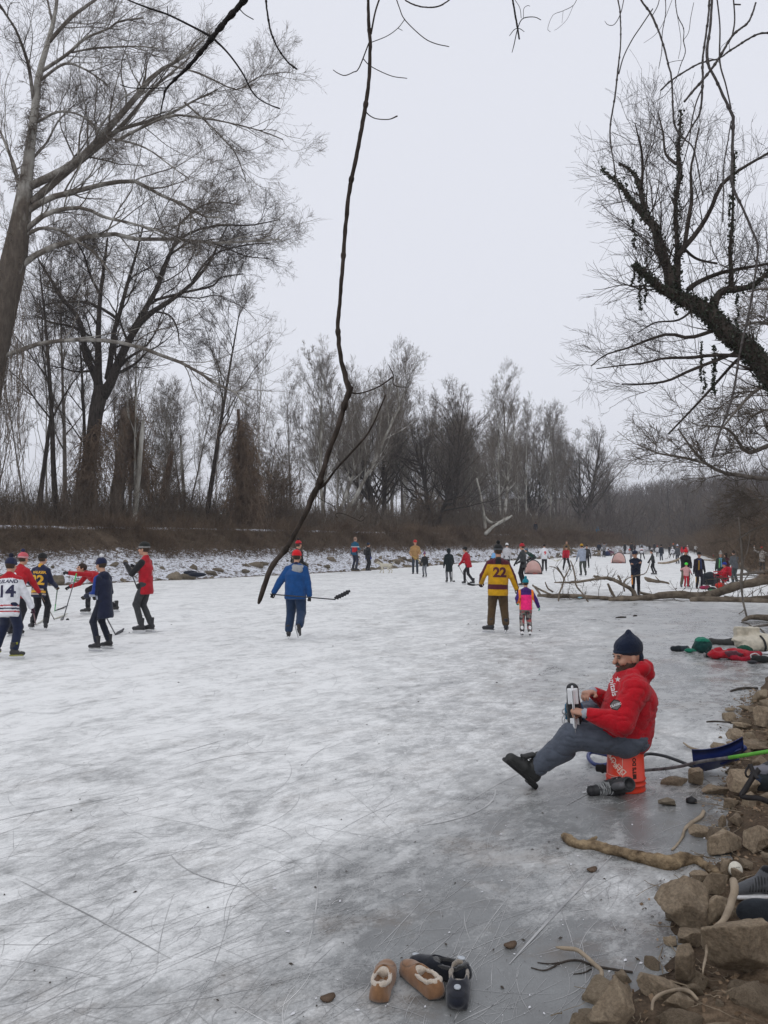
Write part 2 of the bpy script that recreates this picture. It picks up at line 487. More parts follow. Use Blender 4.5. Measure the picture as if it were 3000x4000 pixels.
# ================================================================ ice
samples = [(600, 2330, 205), (1200, 2330, 200), (1800, 2330, 198), (2400, 2300, 204), (2800, 2240, 200), (2350, 2220, 215), (2000, 2280, 205),
 (0, 2450, 208), (700, 2450, 208), (1300, 2450, 203), (1700, 2450, 196), (1950, 2420, 176), (2200, 2400, 148), (2600, 2420, 114), (2900, 2430, 86),
 (0, 2650, 212), (700, 2650, 212), (1300, 2650, 200), (1800, 2650, 166), (2200, 2650, 140), (2600, 2650, 114), (2900, 2620, 98),
 (0, 2850, 203), (700, 2850, 198), (1300, 2850, 190), (1800, 2850, 176), (2100, 2870, 182), (2600, 2800, 128), (2300, 2780, 146), (2620, 2900, 178), (2750, 2900, 185),
 (0, 3050, 190), (700, 3050, 182), (1300, 3050, 185), (1700, 3000, 190), (2000, 3050, 160), (2300, 3120, 110), (2600, 3050, 108), (2500, 3250, 96),
 (0, 3250, 190), (500, 3250, 176), (900, 3220, 190), (1300, 3250, 192), (1500, 3200, 188), (1750, 3220, 150), (2000, 3250, 128), (2300, 3250, 98), (2650, 3250, 100),
 (0, 3450, 200), (300, 3470, 165), (600, 3480, 172), (900, 3430, 197), (1200, 3420, 190), (1500, 3450, 134), (1800, 3450, 124), (1650, 3540, 118), (2150, 3400, 165), (2350, 3370, 196), (2450, 3450, 184), (2600, 3430, 130),
 (0, 3600, 186), (400, 3560, 205), (700, 3600, 198), (950, 3620, 186), (1200, 3620, 134), (1600, 3600, 112), (2000, 3600, 124), (2300, 3580, 158), (2480, 3650, 128),
 (0, 3750, 170), (500, 3760, 196), (900, 3760, 168), (1300, 3750, 150), (1500, 3740, 108), (1900, 3750, 112), (2200, 3780, 100),
 (0, 3950, 148), (400, 3950, 160), (900, 3930, 150), (1150, 3900, 172), (1300, 3900, 192), (1400, 3960, 175), (1600, 3930, 108), (2000, 3950, 104), (2200, 3900, 96)]
SG = np.array([G(u, v)[:2] for u, v, g in samples]); SV = np.array([g for *_, g in samples], float)
def frost(X):
    num = np.zeros(len(X)); den = np.zeros(len(X))
    for (sx, sy), g in zip(SG, SV):
        sc = max(1.0, math.hypot(sx, sy) / 4.2)
        w = np.exp(-((X[:, 0] - sx) ** 2 + ((X[:, 1] - sy) / max(1, sy / 6)) ** 2) / (0.55 * sc * .55 * sc)) + 1e-7 / (1 + (X[:, 0] - sx) ** 2 + (X[:, 1] - sy) ** 2)
        num += w * g; den += w
    return num / den
ix = lines((-110, -20, 4), (-20, -6, .5), (-6, 6, .11), (6, 20, .5), (20, 130, 4))
iy = lines((-34, 2, 2), (2, 14, .11), (14, 50, .6), (50, 120, 3), (120, 460, 12))
IX, IY = np.meshgrid(ix, iy, indexing='ij')
IXY = np.column_stack([IX.ravel(), IY.ravel()])
iz = np.arange(len(IXY)).reshape(len(ix), len(iy))
iq = np.stack([iz[:-1, :-1], iz[1:, :-1], iz[1:, 1:], iz[:-1, 1:]], -1).reshape(-1, 4)
di, _ = seg_dist(IXY, POLY[np.r_[0:len(POLY), 0]]); ok = in_canal(IXY) | (di < 3.0)
iq = iq[ok[iq].all(1)]
fr = frost(IXY)
rng = np.random.default_rng(4)
KA = math.atan2(39, 70)                                  # the canal runs this far to the right of the view
# skate cuts: thin flat ribbons in the surface
def cuts(n, ymin, ymax, wpx, seed, spread=.5, lmin=.4, lmax=3.2):
    r = np.random.default_rng(seed); N = 14
    y = ymin * (ymax / ymin) ** r.random(n); x = (r.random(n) * 1.35 - .75) * y * .72
    if ymin < 6: x = np.clip(x, -9, 3.4)
    a = np.where(r.random(n) < .72, KA + r.normal(0, spread * .5, n) + .35 * r.random(n), r.random(n) * math.pi * 2)
    L = lmin + (lmax - lmin) * r.random(n) ** 2.2; cur = np.where(r.random(n) < .4, r.normal(0, 1.3, n) * np.minimum(1, 1.2 / L), r.normal(0, .3, n))
    t = np.linspace(-.5, .5, N)
    th = a[:, None] + cur[:, None] * t
    dx = np.sin(th) * (L / N)[:, None]; dy = np.cos(th) * (L / N)[:, None]
    px = x[:, None] + np.cumsum(dx, 1); py = y[:, None] + np.cumsum(dy, 1)
    w = (wpx * (.35 + .65 * r.random(n)) * np.maximum(1, y / 7))[:, None] * (np.sin(np.linspace(0.12, math.pi - .12, N)) ** .6)[None]
    nxv, nyv = np.cos(th), -np.sin(th)
    A = np.stack([px - nxv * w, py - nyv * w, np.full_like(px, .0016)], -1); B = np.stack([px + nxv * w, py + nyv * w, np.full_like(px, .0016)], -1)
    inside = in_canal(np.column_stack([px[:, 7], py[:, 7]])) & in_canal(np.column_stack([px[:, 0], py[:, 0]])) & in_canal(np.column_stack([px[:, -1], py[:, -1]]))
    A, B = A[inside], B[inside]; k = len(A)
    V = np.stack([A, B], 2).reshape(-1, 3)
    b = np.arange(k)[:, None] * 2 * N + np.arange(N - 1)[None] * 2
    Q = np.stack([b, b + 1, b + 3, b + 2], -1).reshape(-1, 4)
    return V, Q
V0 = np.column_stack([IXY, np.zeros(len(IXY))])
sets = [(V0, iq, 0)]
v, q = cuts(900, 3.2, 34, .0020, 1, spread=.7, lmax=1.5); sets.append((v, q, 1))
v, q = cuts(230, 3.0, 22, .0014, 2, spread=.9, lmin=.1, lmax=.8); v[:, 2] = .0024; sets.append((v, q, 2))
v, q = cuts(2600, 3.1, 16, .0015, 5, spread=.9, lmin=.05, lmax=.5); v[:, 2] = .0020; sets.append((v, q, 1))
v, q = cuts(14, 3.4, 9, .008, 3, spread=.3, lmin=.8, lmax=2.6); v[:, 2] = .003; sets.append((v, q, 1))
AV, AQ, AM, off = [], [], [], 0
for v, q, mi in sets: AV.append(v); AQ.append(q + off); AM.append(np.full(len(q), mi)); off += len(v)
ime = mesh_np('ice', np.concatenate(AV), quads=np.concatenate(AQ))
ime.polygons.foreach_set('material_index', np.concatenate(AM).astype(np.int32))
vattr(ime, 'frost', np.concatenate([(fr - 110) / 105, np.full(off - len(fr), .5)]))
m = Mat('ice', 0.4, 0.5)
rot = (0, 0, KA)                                         # streaks run along the canal
fa = m.attr('frost', 'Fac')
n1 = m.noise(1.15, 9, 0.66, stretch=(1.25, .6, 1), rot=rot, dist=.9)
n2 = m.noise(5.5, 9, 0.74, stretch=(1.15, .7, 1), rot=(0, 0, KA + .3), dist=.8)
n3 = m.noise(60, 5, 0.75)
n4 = m.noise(20.0, 7, 0.75, stretch=(1.2, .5, 1), rot=(0, 0, KA + .15))
s = m.math('ADD', m.math('MULTIPLY', m.math('SUBTRACT', n1, .5), 1.15), m.math('MULTIPLY', m.math('SUBTRACT', n2, .5), 1.2))
s = m.math('ADD', s, m.math('MULTIPLY', m.math('SUBTRACT', n3, .5), .75))
s = m.math('ADD', s, m.math('MULTIPLY', m.math('SUBTRACT', n4, .5), .7))
s = m.math('MULTIPLY', s, m.math('ADD', m.math('MULTIPLY', fa, .40), .54))
s = m.math('ADD', s, fa)
n5 = m.noise(3.2, 10, .78, stretch=(1.2, .8, 1), rot=rot)
s = m.math('ADD', s, m.math('MULTIPLY', m.math('SUBTRACT', m.ramp(n5, (.42, 0.0), (.56, 1.0)), .55), m.math('ADD', m.math('MULTIPLY', fa, .06), .14)))
fac = m.ramp(s, (0.22, 0.0), (0.48, .34), (0.72, .70), (.98, 1.0))
clear = m.ramp(m.noise(2.4, 6, 0.65), (.3, (.135, .137, .134)), (.7, (.205, .212, .210)))
warm = m.ramp(m.noise(1.1, 7, .7), (.52, 0.0), (.64, 1.0))
clear = m.mix(m.math('MULTIPLY', warm, .75), clear, (.13, .105, .08))
m.col(m.mix(fac, clear, (.81, .815, .80)))
m.put(m.b.inputs['Roughness'], m.ramp(fac, (0.0, .17), (.35, .40), (.8, .80)))
m.put(m.b.inputs['Specular IOR Level'], m.ramp(fac, (0.0, .38), (.5, .22), (1.0, .12)))
m.bump(m.math('ADD', m.math('MULTIPLY', s, .6), m.math('MULTIPLY', n3, .4)), 0.28, 0.012)
M_ICE = m.m
m2 = Mat('ice_cut', 0.45, .4); m2.col(m2.ramp(m2.noise(3, 4, .6), (.35, (.26, .26, .26)), (.65, (.50, .50, .49))))
m3 = Mat('ice_shavings', 0.9, .2); m3.col(m3.ramp(m3.noise(3, 4, .6), (.35, (.55, .55, .54)), (.65, (.80, .79, .77))))
for mm in (M_ICE, m2.m, m3.m): ime.materials.append(mm)
tag(add('ice', ime), kind='structure', label='grey and white skated ice of the canal')
print('land done')

# ================================================================ bark and growth
M_DARK = mottled('bark_dark', (.028, .023, .020), (.085, .072, .062), 9, .95, .1, .8, .02, stretch=(1, 1, .25))
M_MID = mottled('bark_grey', (.10, .088, .074), (.215, .192, .168), 7, .95, .1, .8, .02, stretch=(1, 1, .3))
M_BROWN = mottled('bark_brown', (.070, .048, .034), (.150, .108, .078), 7, .95, .1, .8, .02, stretch=(1, 1, .3))
m = Mat('bark_pale', .85, .15)
m.col(m.ramp(m.noise(1.3, 6, .6, stretch=(1, 1, .35)), (.40, (.10, .085, .070)), (.50, (.26, .245, .21)), (.64, (.50, .49, .45))))
m.bump(m.noise(9, 5, .7), .5, .02); M_PALE = m.m
m = Mat('bark_sycamore', .9, .12)                       # dark plated foot, pale peeling limbs
gn = m.n('ShaderNodeNewGeometry'); sx = m.n('ShaderNodeSeparateXYZ'); m.l(gn.outputs[0], sx.inputs[0])
hz = m.math('MULTIPLY', m.math('SUBTRACT', sx.outputs[2], 19), .045)
m.col(m.mix(m.ramp(m.math('ADD', m.noise(1.1, 6, .62, stretch=(1, 1, .4)), m.math('MINIMUM', hz, .20)), (.50, 0.0), (.66, 1.0)),
            m.ramp(m.noise(6, 5, .7, stretch=(1, 1, .3)), (.3, (.060, .048, .038)), (.7, (.135, .112, .090))), (.36, .345, .31)))
m.bump(m.noise(9, 5, .7), .6, .02); M_SYC = m.m
m = Mat('bark_limb', .9, .12)
m.col(m.mix(m.ramp(m.noise(.9, 7, .65, stretch=(1, 1, .6)), (.46, 0.0), (.60, 1.0)), m.ramp(m.noise(6, 5, .7), (.3, (.075, .062, .050)), (.7, (.16, .138, .115))), (.37, .355, .32)))
m.bump(m.noise(9, 5, .7), .5, .02); M_SYCL = m.m
M_TWIG = mottled('twig_grey', (.085, .070, .056), (.19, .160, .132), 3, .95, .1, 0)
M_TWIGD = mottled('twig_dark', (.038, .032, .028), (.100, .084, .073), 3, .95, .1, 0)
M_TWIGP = mottled('twig_pale', (.12, .102, .084), (.25, .222, .188), 3, .95, .1, 0)
M_TWIGB = mottled('twig_brown', (.088, .070, .055), (.205, .168, .132), 2.0, .95, .1, 0)
M_TWIGR = mottled('twig_ruddy', (.088, .064, .046), (.21, .158, .115), 1.2, .95, .1, 0)
M_WOOD = mottled('weathered_wood', (.19, .15, .105), (.38, .31, .23), 5, .9, .15, .7, .01, stretch=(1, 1, .2))
M_IVY = mottled('ivy_leaf', (.010, .014, .008), (.040, .052, .028), 20, .5, .4, 0)

def seglen(Pp): return np.linalg.norm(np.diff(Pp, axis=1), axis=2).sum(1)
def sprout(Pp, Rp, k, t0, ang, ratio, N, wig, up, rr, rend, rng, fall=.55, lmin=.0, spread=.25, tmax=1.0, lab=None):
    M, Np, _ = Pp.shape
    if M == 0: return np.zeros((0, N, 3)), np.zeros((0, N))
    t = t0 + (tmax - t0) * rng.random((M, k))
    f = t * (Np - 1); i = np.minimum(f.astype(int), Np - 2); w = (f - i)[..., None]
    m_ = np.arange(M)[:, None]
    pos = Pp[m_, i] * (1 - w) + Pp[m_, i + 1] * w
    T = Pp[m_, i + 1] - Pp[m_, i]; T /= np.linalg.norm(T, axis=-1, keepdims=True) + 1e-9
    rad = Rp[m_, i] * (1 - w[..., 0]) + Rp[m_, i + 1] * w[..., 0]
    X = rng.normal(size=T.shape); X -= (X * T).sum(-1, keepdims=True) * T; X /= np.linalg.norm(X, axis=-1, keepdims=True)
    a = (ang * (1 + spread * rng.normal(size=t.shape)))[..., None]
    d = np.cos(a) * T + np.sin(a) * X
    L = np.maximum(seglen(Pp)[:, None] * ratio, lmin) * (1 - fall * (t - t0) / max(1e-6, 1 - t0)) * (.55 + .9 * rng.random(t.shape))
    pos = pos.reshape(-1, 3); d = d.reshape(-1, 3); L = L.ravel(); r0 = np.minimum(rad.ravel() * rr, 1e9)
    out = np.empty((len(pos), N, 3)); out[:, 0] = pos
    st = (L / (N - 1))[:, None]
    for j in range(1, N):
        d = d + wig * rng.normal(size=d.shape); d[:, 2] += up
        d /= np.linalg.norm(d, axis=-1, keepdims=True)
        out[:, j] = out[:, j - 1] + d * st
    q = np.linspace(0, 1, N) ** .8
    rad = r0[:, None] * (1 - q) + np.minimum(rend, r0)[:, None] * q
    return out, rad

def tree_meshes(seed, H, r0, lean=(0, 0), t0=.3, n1=15, ang=.75, ratio=.42, up=.10, wig=.11, n2=8, n3=8, n4=5, fork=1, twig=.007, curve=.03):
    g = np.random.default_rng(seed)
    N = 12; stems = []
    for k in range(fork):
        p = np.zeros((N, 3)); d = np.array([lean[0] + (g.normal() * .22 if fork > 1 else 0), lean[1] + (g.normal() * .22 if fork > 1 else 0), 1.0])
        hh = H * (1 if k == 0 else .85 + .1 * g.random())
        for j in range(1, N):
            d = d + np.array([g.normal(), g.normal(), 0]) * curve; d[2] += .03; d /= np.linalg.norm(d)
            p[j] = p[j - 1] + d * hh / (N - 1)
        p[0, 2] = -.4
        stems.append(p)
    Pp = np.array(stems); t = np.linspace(0, 1, N)
    Rp = np.tile(r0 * ((1 - t) ** .8 * .92 + .08) * (1 + .5 * np.exp(-t * 16)), (fork, 1)) * np.linspace(1, .7, fork)[:, None]
    P1, R1 = sprout(Pp, Rp, n1, t0, ang, ratio, 9, wig, up, .5, .015, g, fall=.6)
    P2, R2 = sprout(P1, R1, n2, .2, .62, .48, 7, .13, up * .7, .5, .008, g)
    P3, R3 = sprout(P2, R2, n3, .12, .62, .52, 5, .15, up * .6, .55, twig, g)
    P4, R4 = sprout(P3, R3, n4, .1, .6, .6, 4, .16, up * .5, .7, twig * .8, g)
    R3 = np.maximum(R3, twig); R4 = np.maximum(R4, twig * .8)
    tr = Tubes().add(Pp, Rp, 9).add(P1, R1, 5)
    cr = Tubes().add(P2, R2, 4).add(P3, R3, 3).add(P4, R4, 3)
    return tr.mesh('trunk'), cr.mesh('crown')
TP = {}
def proto(key, mats, name, **k):
    TP[key] = (tree_meshes(**k), mats, name)
proto('tall', (M_MID, M_TWIG), 'bare_tree', seed=1, H=21, r0=.20, t0=.3, n1=16, ang=.6, ratio=.38, up=.16)
proto('tall2', (M_DARK, M_TWIG), 'bare_tree', seed=2, H=20, r0=.22, lean=(.12, 0), t0=.35, n1=14, ang=.7, ratio=.42, up=.10)
proto('syc', (M_PALE, M_TWIGP), 'sycamore_tree', seed=3, H=22, r0=.30, t0=.28, n1=18, ang=.72, ratio=.40, up=.13, n4=6, fork=2)
proto('broad', (M_DARK, M_TWIGD), 'spreading_tree', seed=4, H=14, r0=.40, t0=.18, n1=20, ang=.85, ratio=.62, up=.07, wig=.15, n2=7, n3=6, n4=4, fork=3)
proto('round', (M_DARK, M_TWIG), 'round_crowned_tree', seed=14, H=17, r0=.42, t0=.22, n1=17, ang=.72, ratio=.55, up=.10, wig=.13, n2=8, n3=6, n4=4, fork=3, twig=.008)
proto('slim', (M_PALE, M_TWIG), 'slender_tree', seed=5, H=19, r0=.11, t0=.4, n1=12, ang=.5, ratio=.30, up=.18, n2=6, n3=6, n4=4)
proto('slim2', (M_MID, M_TWIGB), 'slender_tree', seed=6, H=17, r0=.10, lean=(-.15, .05), t0=.3, n1=13, ang=.6, ratio=.34, up=.12, n2=6, n3=6, n4=4)
proto('low', (M_BROWN, M_TWIGB), 'small_tree', seed=7, H=8, r0=.10, t0=.12, n1=16, ang=.8, ratio=.5, up=.06, wig=.25, fork=3, n2=7, n3=6, n4=4)
proto('low2', (M_BROWN, M_TWIGR), 'small_tree', seed=8, H=6.5, r0=.08, t0=.08, n1=18, ang=.9, ratio=.5, up=.04, wig=.3, fork=4, n2=7, n3=5, n4=4)
def put_tree(key, x, y, z, sc, rz, label, group=None, sz=None, mats=None, cat='tree'):
    (tm, cm), mt, nm = TP[key]
    o = empty(nm, (x, y, z), rz); o.scale = (sc, sc, sz or sc)
    a = add('trunk', tm, None, o); b = add('crown', cm, None, o)
    if not tm.materials: tm.materials.append(mt[0]); cm.materials.append(mt[1])
    return tag(o, label, cat, group)
# a point at pixel column u, d metres behind the left shore
def behind(u, d):
    Y = np.linspace(25, 330, 1500); X = (u - 1500) / F * Y * 1.0
    dd, _ = seg_dist(np.column_stack([X, Y]), Lsh)
    ins = in_canal(np.column_stack([X, Y]))
    ok = (~ins) & (dd >= d) & (Y > 30)
    k = np.argmax(ok)
    return float(X[k]), float(Y[k])
# ================================================================ hero trees, drawn limb by limb at their own depths
def limb(pts, Y, dy=0.0, n=14, rs=1.0):
    """pts (u, v, radius px) at depth Y, wandering dy metres in depth towards the tip."""
    k = len(pts); o = []
    for i, (u, v, r) in enumerate(pts):
        y = Y + dy * (i / max(1, k - 1)) ** 1.2
        o.append(list(P(u, v, y)) + [r * y / F * rs])
    s = spline(o, n); return s[:, :3], s[:, 3]
def limbs(L, Y, g, spread, n=14, rs=1.0):
    a, b = [], []
    for q in L:
        p, r = limb(q, Y, g.normal() * spread, n, rs); a.append(p); b.append(r)
    return np.array(a), np.array(b)
def branch_out(Pp, Rp, g, spec, twig):
    """spec: list of (k, t0, ang, ratio, N, wig, up, rr, rend, lmin)"""
    out = []; P_, R_ = Pp, Rp
    for (k, t0, ang, ratio, N, wig, up, rr, rend, lmin) in spec:
        P_, R_ = sprout(P_, R_, k, t0, ang, ratio, N, wig, up, rr, rend, g, lmin=lmin)
        R_ = np.maximum(R_, twig); out.append((P_, R_))
    return out
g = np.random.default_rng(11)
YS = 44
trunk1 = [(-150, 2060, 62), (-110, 1900, 56), (-75, 1700, 54), (-38, 1450, 53), (5, 1230, 53), (40, 1080, 50), (62, 980, 46), (74, 900, 39), (90, 800, 34), (103, 700, 25), (115, 600, 19), (132, 460, 16), (142, 380, 14),
          (150, 300, 13), (170, 226, 11), (196, 135, 9), (218, 38, 7), (232, -120, 4)]
L1 = [[(120, 727, 16), (249, 663, 15), (331, 603, 14), (422, 505, 13), (527, 384, 11), (603, 290, 9), (663, 256, 6), (723, 218, 5), (800, 150, 3)],
      [(125, 790, 15), (226, 700, 14), (301, 640, 12), (422, 542, 10), (512, 452, 8), (595, 347, 6), (678, 279, 4), (740, 226, 3)],
      [(422, 527, 7), (497, 497, 7), (603, 467, 6), (678, 437, 5), (761, 392, 3.5), (850, 350, 2.5)],
      [(452, 553, 6), (512, 520, 6), (603, 475, 5), (680, 450, 4.5), (790, 460, 4), (905, 482, 3), (1020, 512, 2.5), (1105, 545, 2)],
      [(100, 830, 13), (188, 776, 12), (301, 746, 10), (422, 716, 9), (527, 708, 8), (573, 731, 7), (640, 768, 6), (716, 799, 5), (791, 844, 4), (866, 851, 3)],
      [(90, 910, 11), (166, 844, 10), (249, 817, 9), (331, 814, 7), (414, 851, 6), (490, 866, 5), (573, 889, 4), (678, 919, 3)],
      [(70, 1050, 12), (166, 980, 12), (286, 942, 11), (422, 912, 9), (527, 934, 8), (678, 934, 7), (829, 949, 6), (980, 942, 4), (1092, 934, 3)],
      [(95, 925, 8), (151, 893, 7), (226, 897, 6), (301, 942, 5), (377, 995, 4), (430, 1070, 3)],
      [(-10, 1400, 10), (45, 1381, 10), (136, 1347, 9), (226, 1332, 8), (339, 1326, 8), (422, 1332, 8), (527, 1350, 7), (640, 1392, 7), (738, 1430, 6), (829, 1490, 5), (919, 1535, 4), (972, 1588, 3)],
      [(132, 400, 8), (113, 264, 7), (90, 188, 6), (60, 113, 5), (15, 45, 4), (-30, -30, 3)],
      [(85, 800, 8), (60, 663, 7), (38, 603, 6), (0, 512, 4), (-40, 440, 3)],
      [(160, 280, 7), (264, 211, 6), (331, 151, 5), (422, 113, 4), (467, 83, 3.5), (560, 70, 3)],
      [(190, 165, 8), (271, 75, 7), (339, 23, 6), (400, -20, 5), (500, -90, 4)],
      [(140, 480, 5), (226, 437, 5), (301, 445, 4), (362, 482, 3.5), (400, 520, 3)],
      [(280, 205, 4), (377, 188, 4), (527, 181, 3), (625, 188, 2)],
      [(663, 256, 4), (760, 280, 4), (850, 320, 3), (930, 350, 3), (1010, 300, 2), (1120, 280, 1.6)],
      [(720, 400, 4), (800, 470, 4), (870, 540, 3), (920, 600, 2.4), (960, 700, 2)],
      [(150, 320, 6), (250, 250, 5), (330, 270, 4), (420, 330, 3)],
      [(205, 90, 5), (190, 20, 4), (170, -60, 3)], [(110, 640, 5), (180, 560, 4), (230, 470, 3), (300, 400, 2)],
      [(640, 768, 4), (720, 800, 4), (760, 860, 3), (800, 905, 2)], [(430, 540, 4), (520, 560, 4), (590, 590, 3), (670, 650, 3), (740, 700, 2)]]
tp, tr_ = limb(trunk1, YS, 0, 30)
lp, lr = limbs(L1, YS, g, 3.0)
sets_ = branch_out(lp, lr, g, [(9, .12, .7, .46, 12, .13, .04, .38, .010, 3.2), (7, .15, .6, .50, 9, .15, .03, .45, .007, 1.7), (6, .12, .6, .5, 6, .18, .02, .6, .0048, .8), (3, .1, .6, .5, 4, .2, .02, .8, .0042, .4)], .0042)
# tips: dense fans at limb ends
tipsP, tipsR = sprout(lp, lr, 4, .6, .45, .3, 9, .13, .02, .6, .009, g, lmin=3.4)
tset = branch_out(tipsP, tipsR, g, [(6, .1, .6, .5, 7, .17, .02, .5, .006, 1.3), (5, .1, .6, .5, 5, .2, .02, .7, .0045, .55)], .0042)
o = empty('sycamore_tree', (float(tp[0, 0]), YS, 0))
tag(o, 'huge pale barked sycamore leaning in from the left with long limbs reaching over the path', 'tree')
def local(me, o):
    me.transform(Matrix.Translation(-o.location)); return me
tb = Tubes().add(tp, tr_, 16)
add('trunk', local(tb.mesh('trunk'), o), M_SYC, o)
tb = Tubes().add(lp, lr, 8)
for a, b in ((tipsP, tipsR), sets_[0]): tb.add(a, b, 5)
add('limbs', local(tb.mesh('limbs'), o), M_SYCL, o)
cr = Tubes()
for a, b in sets_[1:]: cr.add(a, b, 3)
for a, b in tset: cr.add(a, b, 3)
add('crown', local(cr.mesh('crown'), o), M_TWIG, o)
# vines hanging about its trunk
vp, vr = sprout(tp[None, 6:24], tr_[None, 6:24], 150, 0, 1.2, .05, 5, .35, .1, .25, .012, g, lmin=1.2)
v2 = branch_out(vp, np.minimum(vr, .02), g, [(5, .1, 1.0, .6, 5, .4, -.12, .8, .007, .8), (4, .1, .9, .6, 4, .4, -.05, .8, .006, .3)], .006)
hb = Tubes().add(vp, np.minimum(vr, .02), 3)
for a, b in v2: hb.add(a, b, 3)
# long hanging strands at the left edge
n = 70; s0 = np.array([P(g.uniform(-40, 110), g.uniform(1050, 1500), YS + g.uniform(-1.5, 1)) for _ in range(n)])
st = np.zeros((n, 12, 3)); st[:, 0] = s0; ln = g.uniform(4, 9, n)
for j in range(1, 12): st[:, j] = st[:, j - 1] + np.column_stack([g.normal(0, .10, n), g.normal(0, .1, n), -ln / 11])
hb.add(st, np.full((n, 12), .012), 3)
hv = add('climbing_vine', hb.mesh('climbing_vine'), M_TWIGB)
tag(hv, 'tangle of bare vines climbing and hanging on the big sycamore trunk', 'vine')

YO = 53
trunk2 = [(330, 2050, 34), (335, 2000, 31), (339, 1867, 28), (362, 1716, 26), (377, 1603, 27), (398, 1515, 30)]
L2 = [[(385, 1530, 20), (377, 1482, 15), (332, 1377, 12), (324, 1301, 10), (301, 1234, 9), (249, 1173, 8), (211, 1113, 6), (151, 1015, 4)],
      [(390, 1530, 20), (384, 1482, 16), (384, 1377, 14), (384, 1301, 11), (392, 1151, 8), (407, 1038, 6), (420, 930, 4)],
      [(402, 1545, 24), (430, 1500, 20), (467, 1407, 18), (512, 1316, 14), (565, 1241, 12), (678, 1166, 9), (753, 1105, 7), (821, 1023, 5), (836, 985, 4), (890, 880, 2.5)],
      [(420, 1480, 14), (430, 1422, 12), (445, 1301, 10), (467, 1226, 9), (500, 1100, 7), (530, 1000, 5), (560, 880, 3)],
      [(512, 1300, 12), (588, 1173, 10), (625, 1098, 8), (655, 1015, 7), (690, 930, 5), (705, 850, 3)],
      [(603, 1173, 6), (716, 1143, 5), (829, 1117, 4), (867, 1083, 3), (950, 1070, 2)],
      [(450, 1240, 7), (407, 1211, 6), (339, 1181, 5), (264, 1181, 4), (188, 1188, 3), (143, 1226, 2)],
      [(542, 1226, 5), (603, 1218, 4), (663, 1233, 4), (693, 1286, 3), (700, 1346, 2)],
      [(618, 1092, 7), (678, 964, 6), (753, 905, 5), (866, 880, 4), (980, 880, 3), (1080, 860, 2)],
      [(753, 1095, 5), (829, 1000, 4), (942, 960, 3), (1055, 950, 2)],
      [(320, 1290, 6), (260, 1270, 5), (200, 1260, 4), (140, 1230, 3)],
      [(390, 1150, 6), (350, 1070, 5), (330, 1000, 4), (290, 930, 2)],
      [(655, 1000, 5), (760, 940, 4), (860, 960, 3), (960, 1000, 2.4), (1050, 1010, 2)],
      [(700, 880, 4), (760, 820, 3), (840, 790, 2.4), (940, 800, 2)]]
tp, tr_ = limb(trunk2, YO, 0, 18); lp, lr = limbs(L2, YO, g, 3.0)
s2 = branch_out(lp, lr, g, [(9, .12, .75, .46, 12, .16, .03, .42, .013, 3.2), (8, .12, .65, .48, 9, .18, .02, .5, .009, 1.7), (6, .1, .65, .5, 6, .2, .01, .65, .006, .85), (3, .1, .6, .5, 4, .2, .02, .8, .0052, .4)], .0054)
o = empty('oak_tree', (float(tp[0, 0]), YO, 1.9))
tag(o, 'dark spreading tree with forked trunk and twisted limbs, crown overlapping the sycamore', 'tree')
add('trunk', local(Tubes().add(tp, tr_, 14).mesh('trunk'), o), M_DARK, o)
tb = Tubes().add(lp, lr, 8).add(*s2[0], 5); add('limbs', local(tb.mesh('limbs'), o), M_DARK, o)
cr = Tubes()
for a, b in s2[1:]: cr.add(a, b, 3)
add('crown', local(cr.mesh('crown'), o), M_TWIGD, o)

# ---- ivy clad tree leaning from the right bank
def ivy(Pp, Rp, n, g, size=.045, spread=.07, hang=0.0, name='ivy'):
    """small five sided leaves over the limbs Pp"""
    M, N, _ = Pp.shape; Ls = seglen(Pp); w = Ls * Rp.mean(1); w /= w.sum()
    mi = g.choice(M, n, p=w); t = g.random(n) * (N - 1); i = np.minimum(t.astype(int), N - 2); f = (t - i)[:, None]
    c = Pp[mi, i] * (1 - f) + Pp[mi, i + 1] * f; r = Rp[mi, i]
    d = g.normal(size=(n, 3)); d /= np.linalg.norm(d, axis=1, keepdims=True)
    c = c + d * (r + spread * g.random(n) ** 1.5)[:, None]
    if hang: c[:, 2] -= hang * g.random(n) ** 3
    a = g.normal(size=(n, 3)); a /= np.linalg.norm(a, axis=1, keepdims=True)
    b = np.cross(a, g.normal(size=(n, 3))); b /= np.linalg.norm(b, axis=1, keepdims=True); e = np.cross(a, b)
    s = (size * (.6 + .8 * g.random(n)))[:, None, None]
    k = np.arange(5) / 5 * 2 * math.pi
    V = c[:, None] + s * (np.cos(k)[None, :, None] * b[:, None] + np.sin(k)[None, :, None] * e[:, None] * .8 + (np.array([0.25, 0, .2, 0, .2]))[None, :, None] * a[:, None])
    q = np.arange(n)[:, None] * 5
    return mesh_np(name, V.reshape(-1, 3), tris=np.concatenate([q + [0, 1, 2], q + [0, 2, 3], q + [0, 3, 4]]), smooth=False)
YI = 17.0
trunk3 = [(3330, 2020, 46), (3260, 1860, 46), (3160, 1670, 44), (3080, 1560, 43), (3000, 1459, 40), (2928, 1368, 37), (2838, 1300, 36), (2770, 1224, 34), (2702, 1183, 28), (2643, 1156, 22), (2616, 1120, 19)]
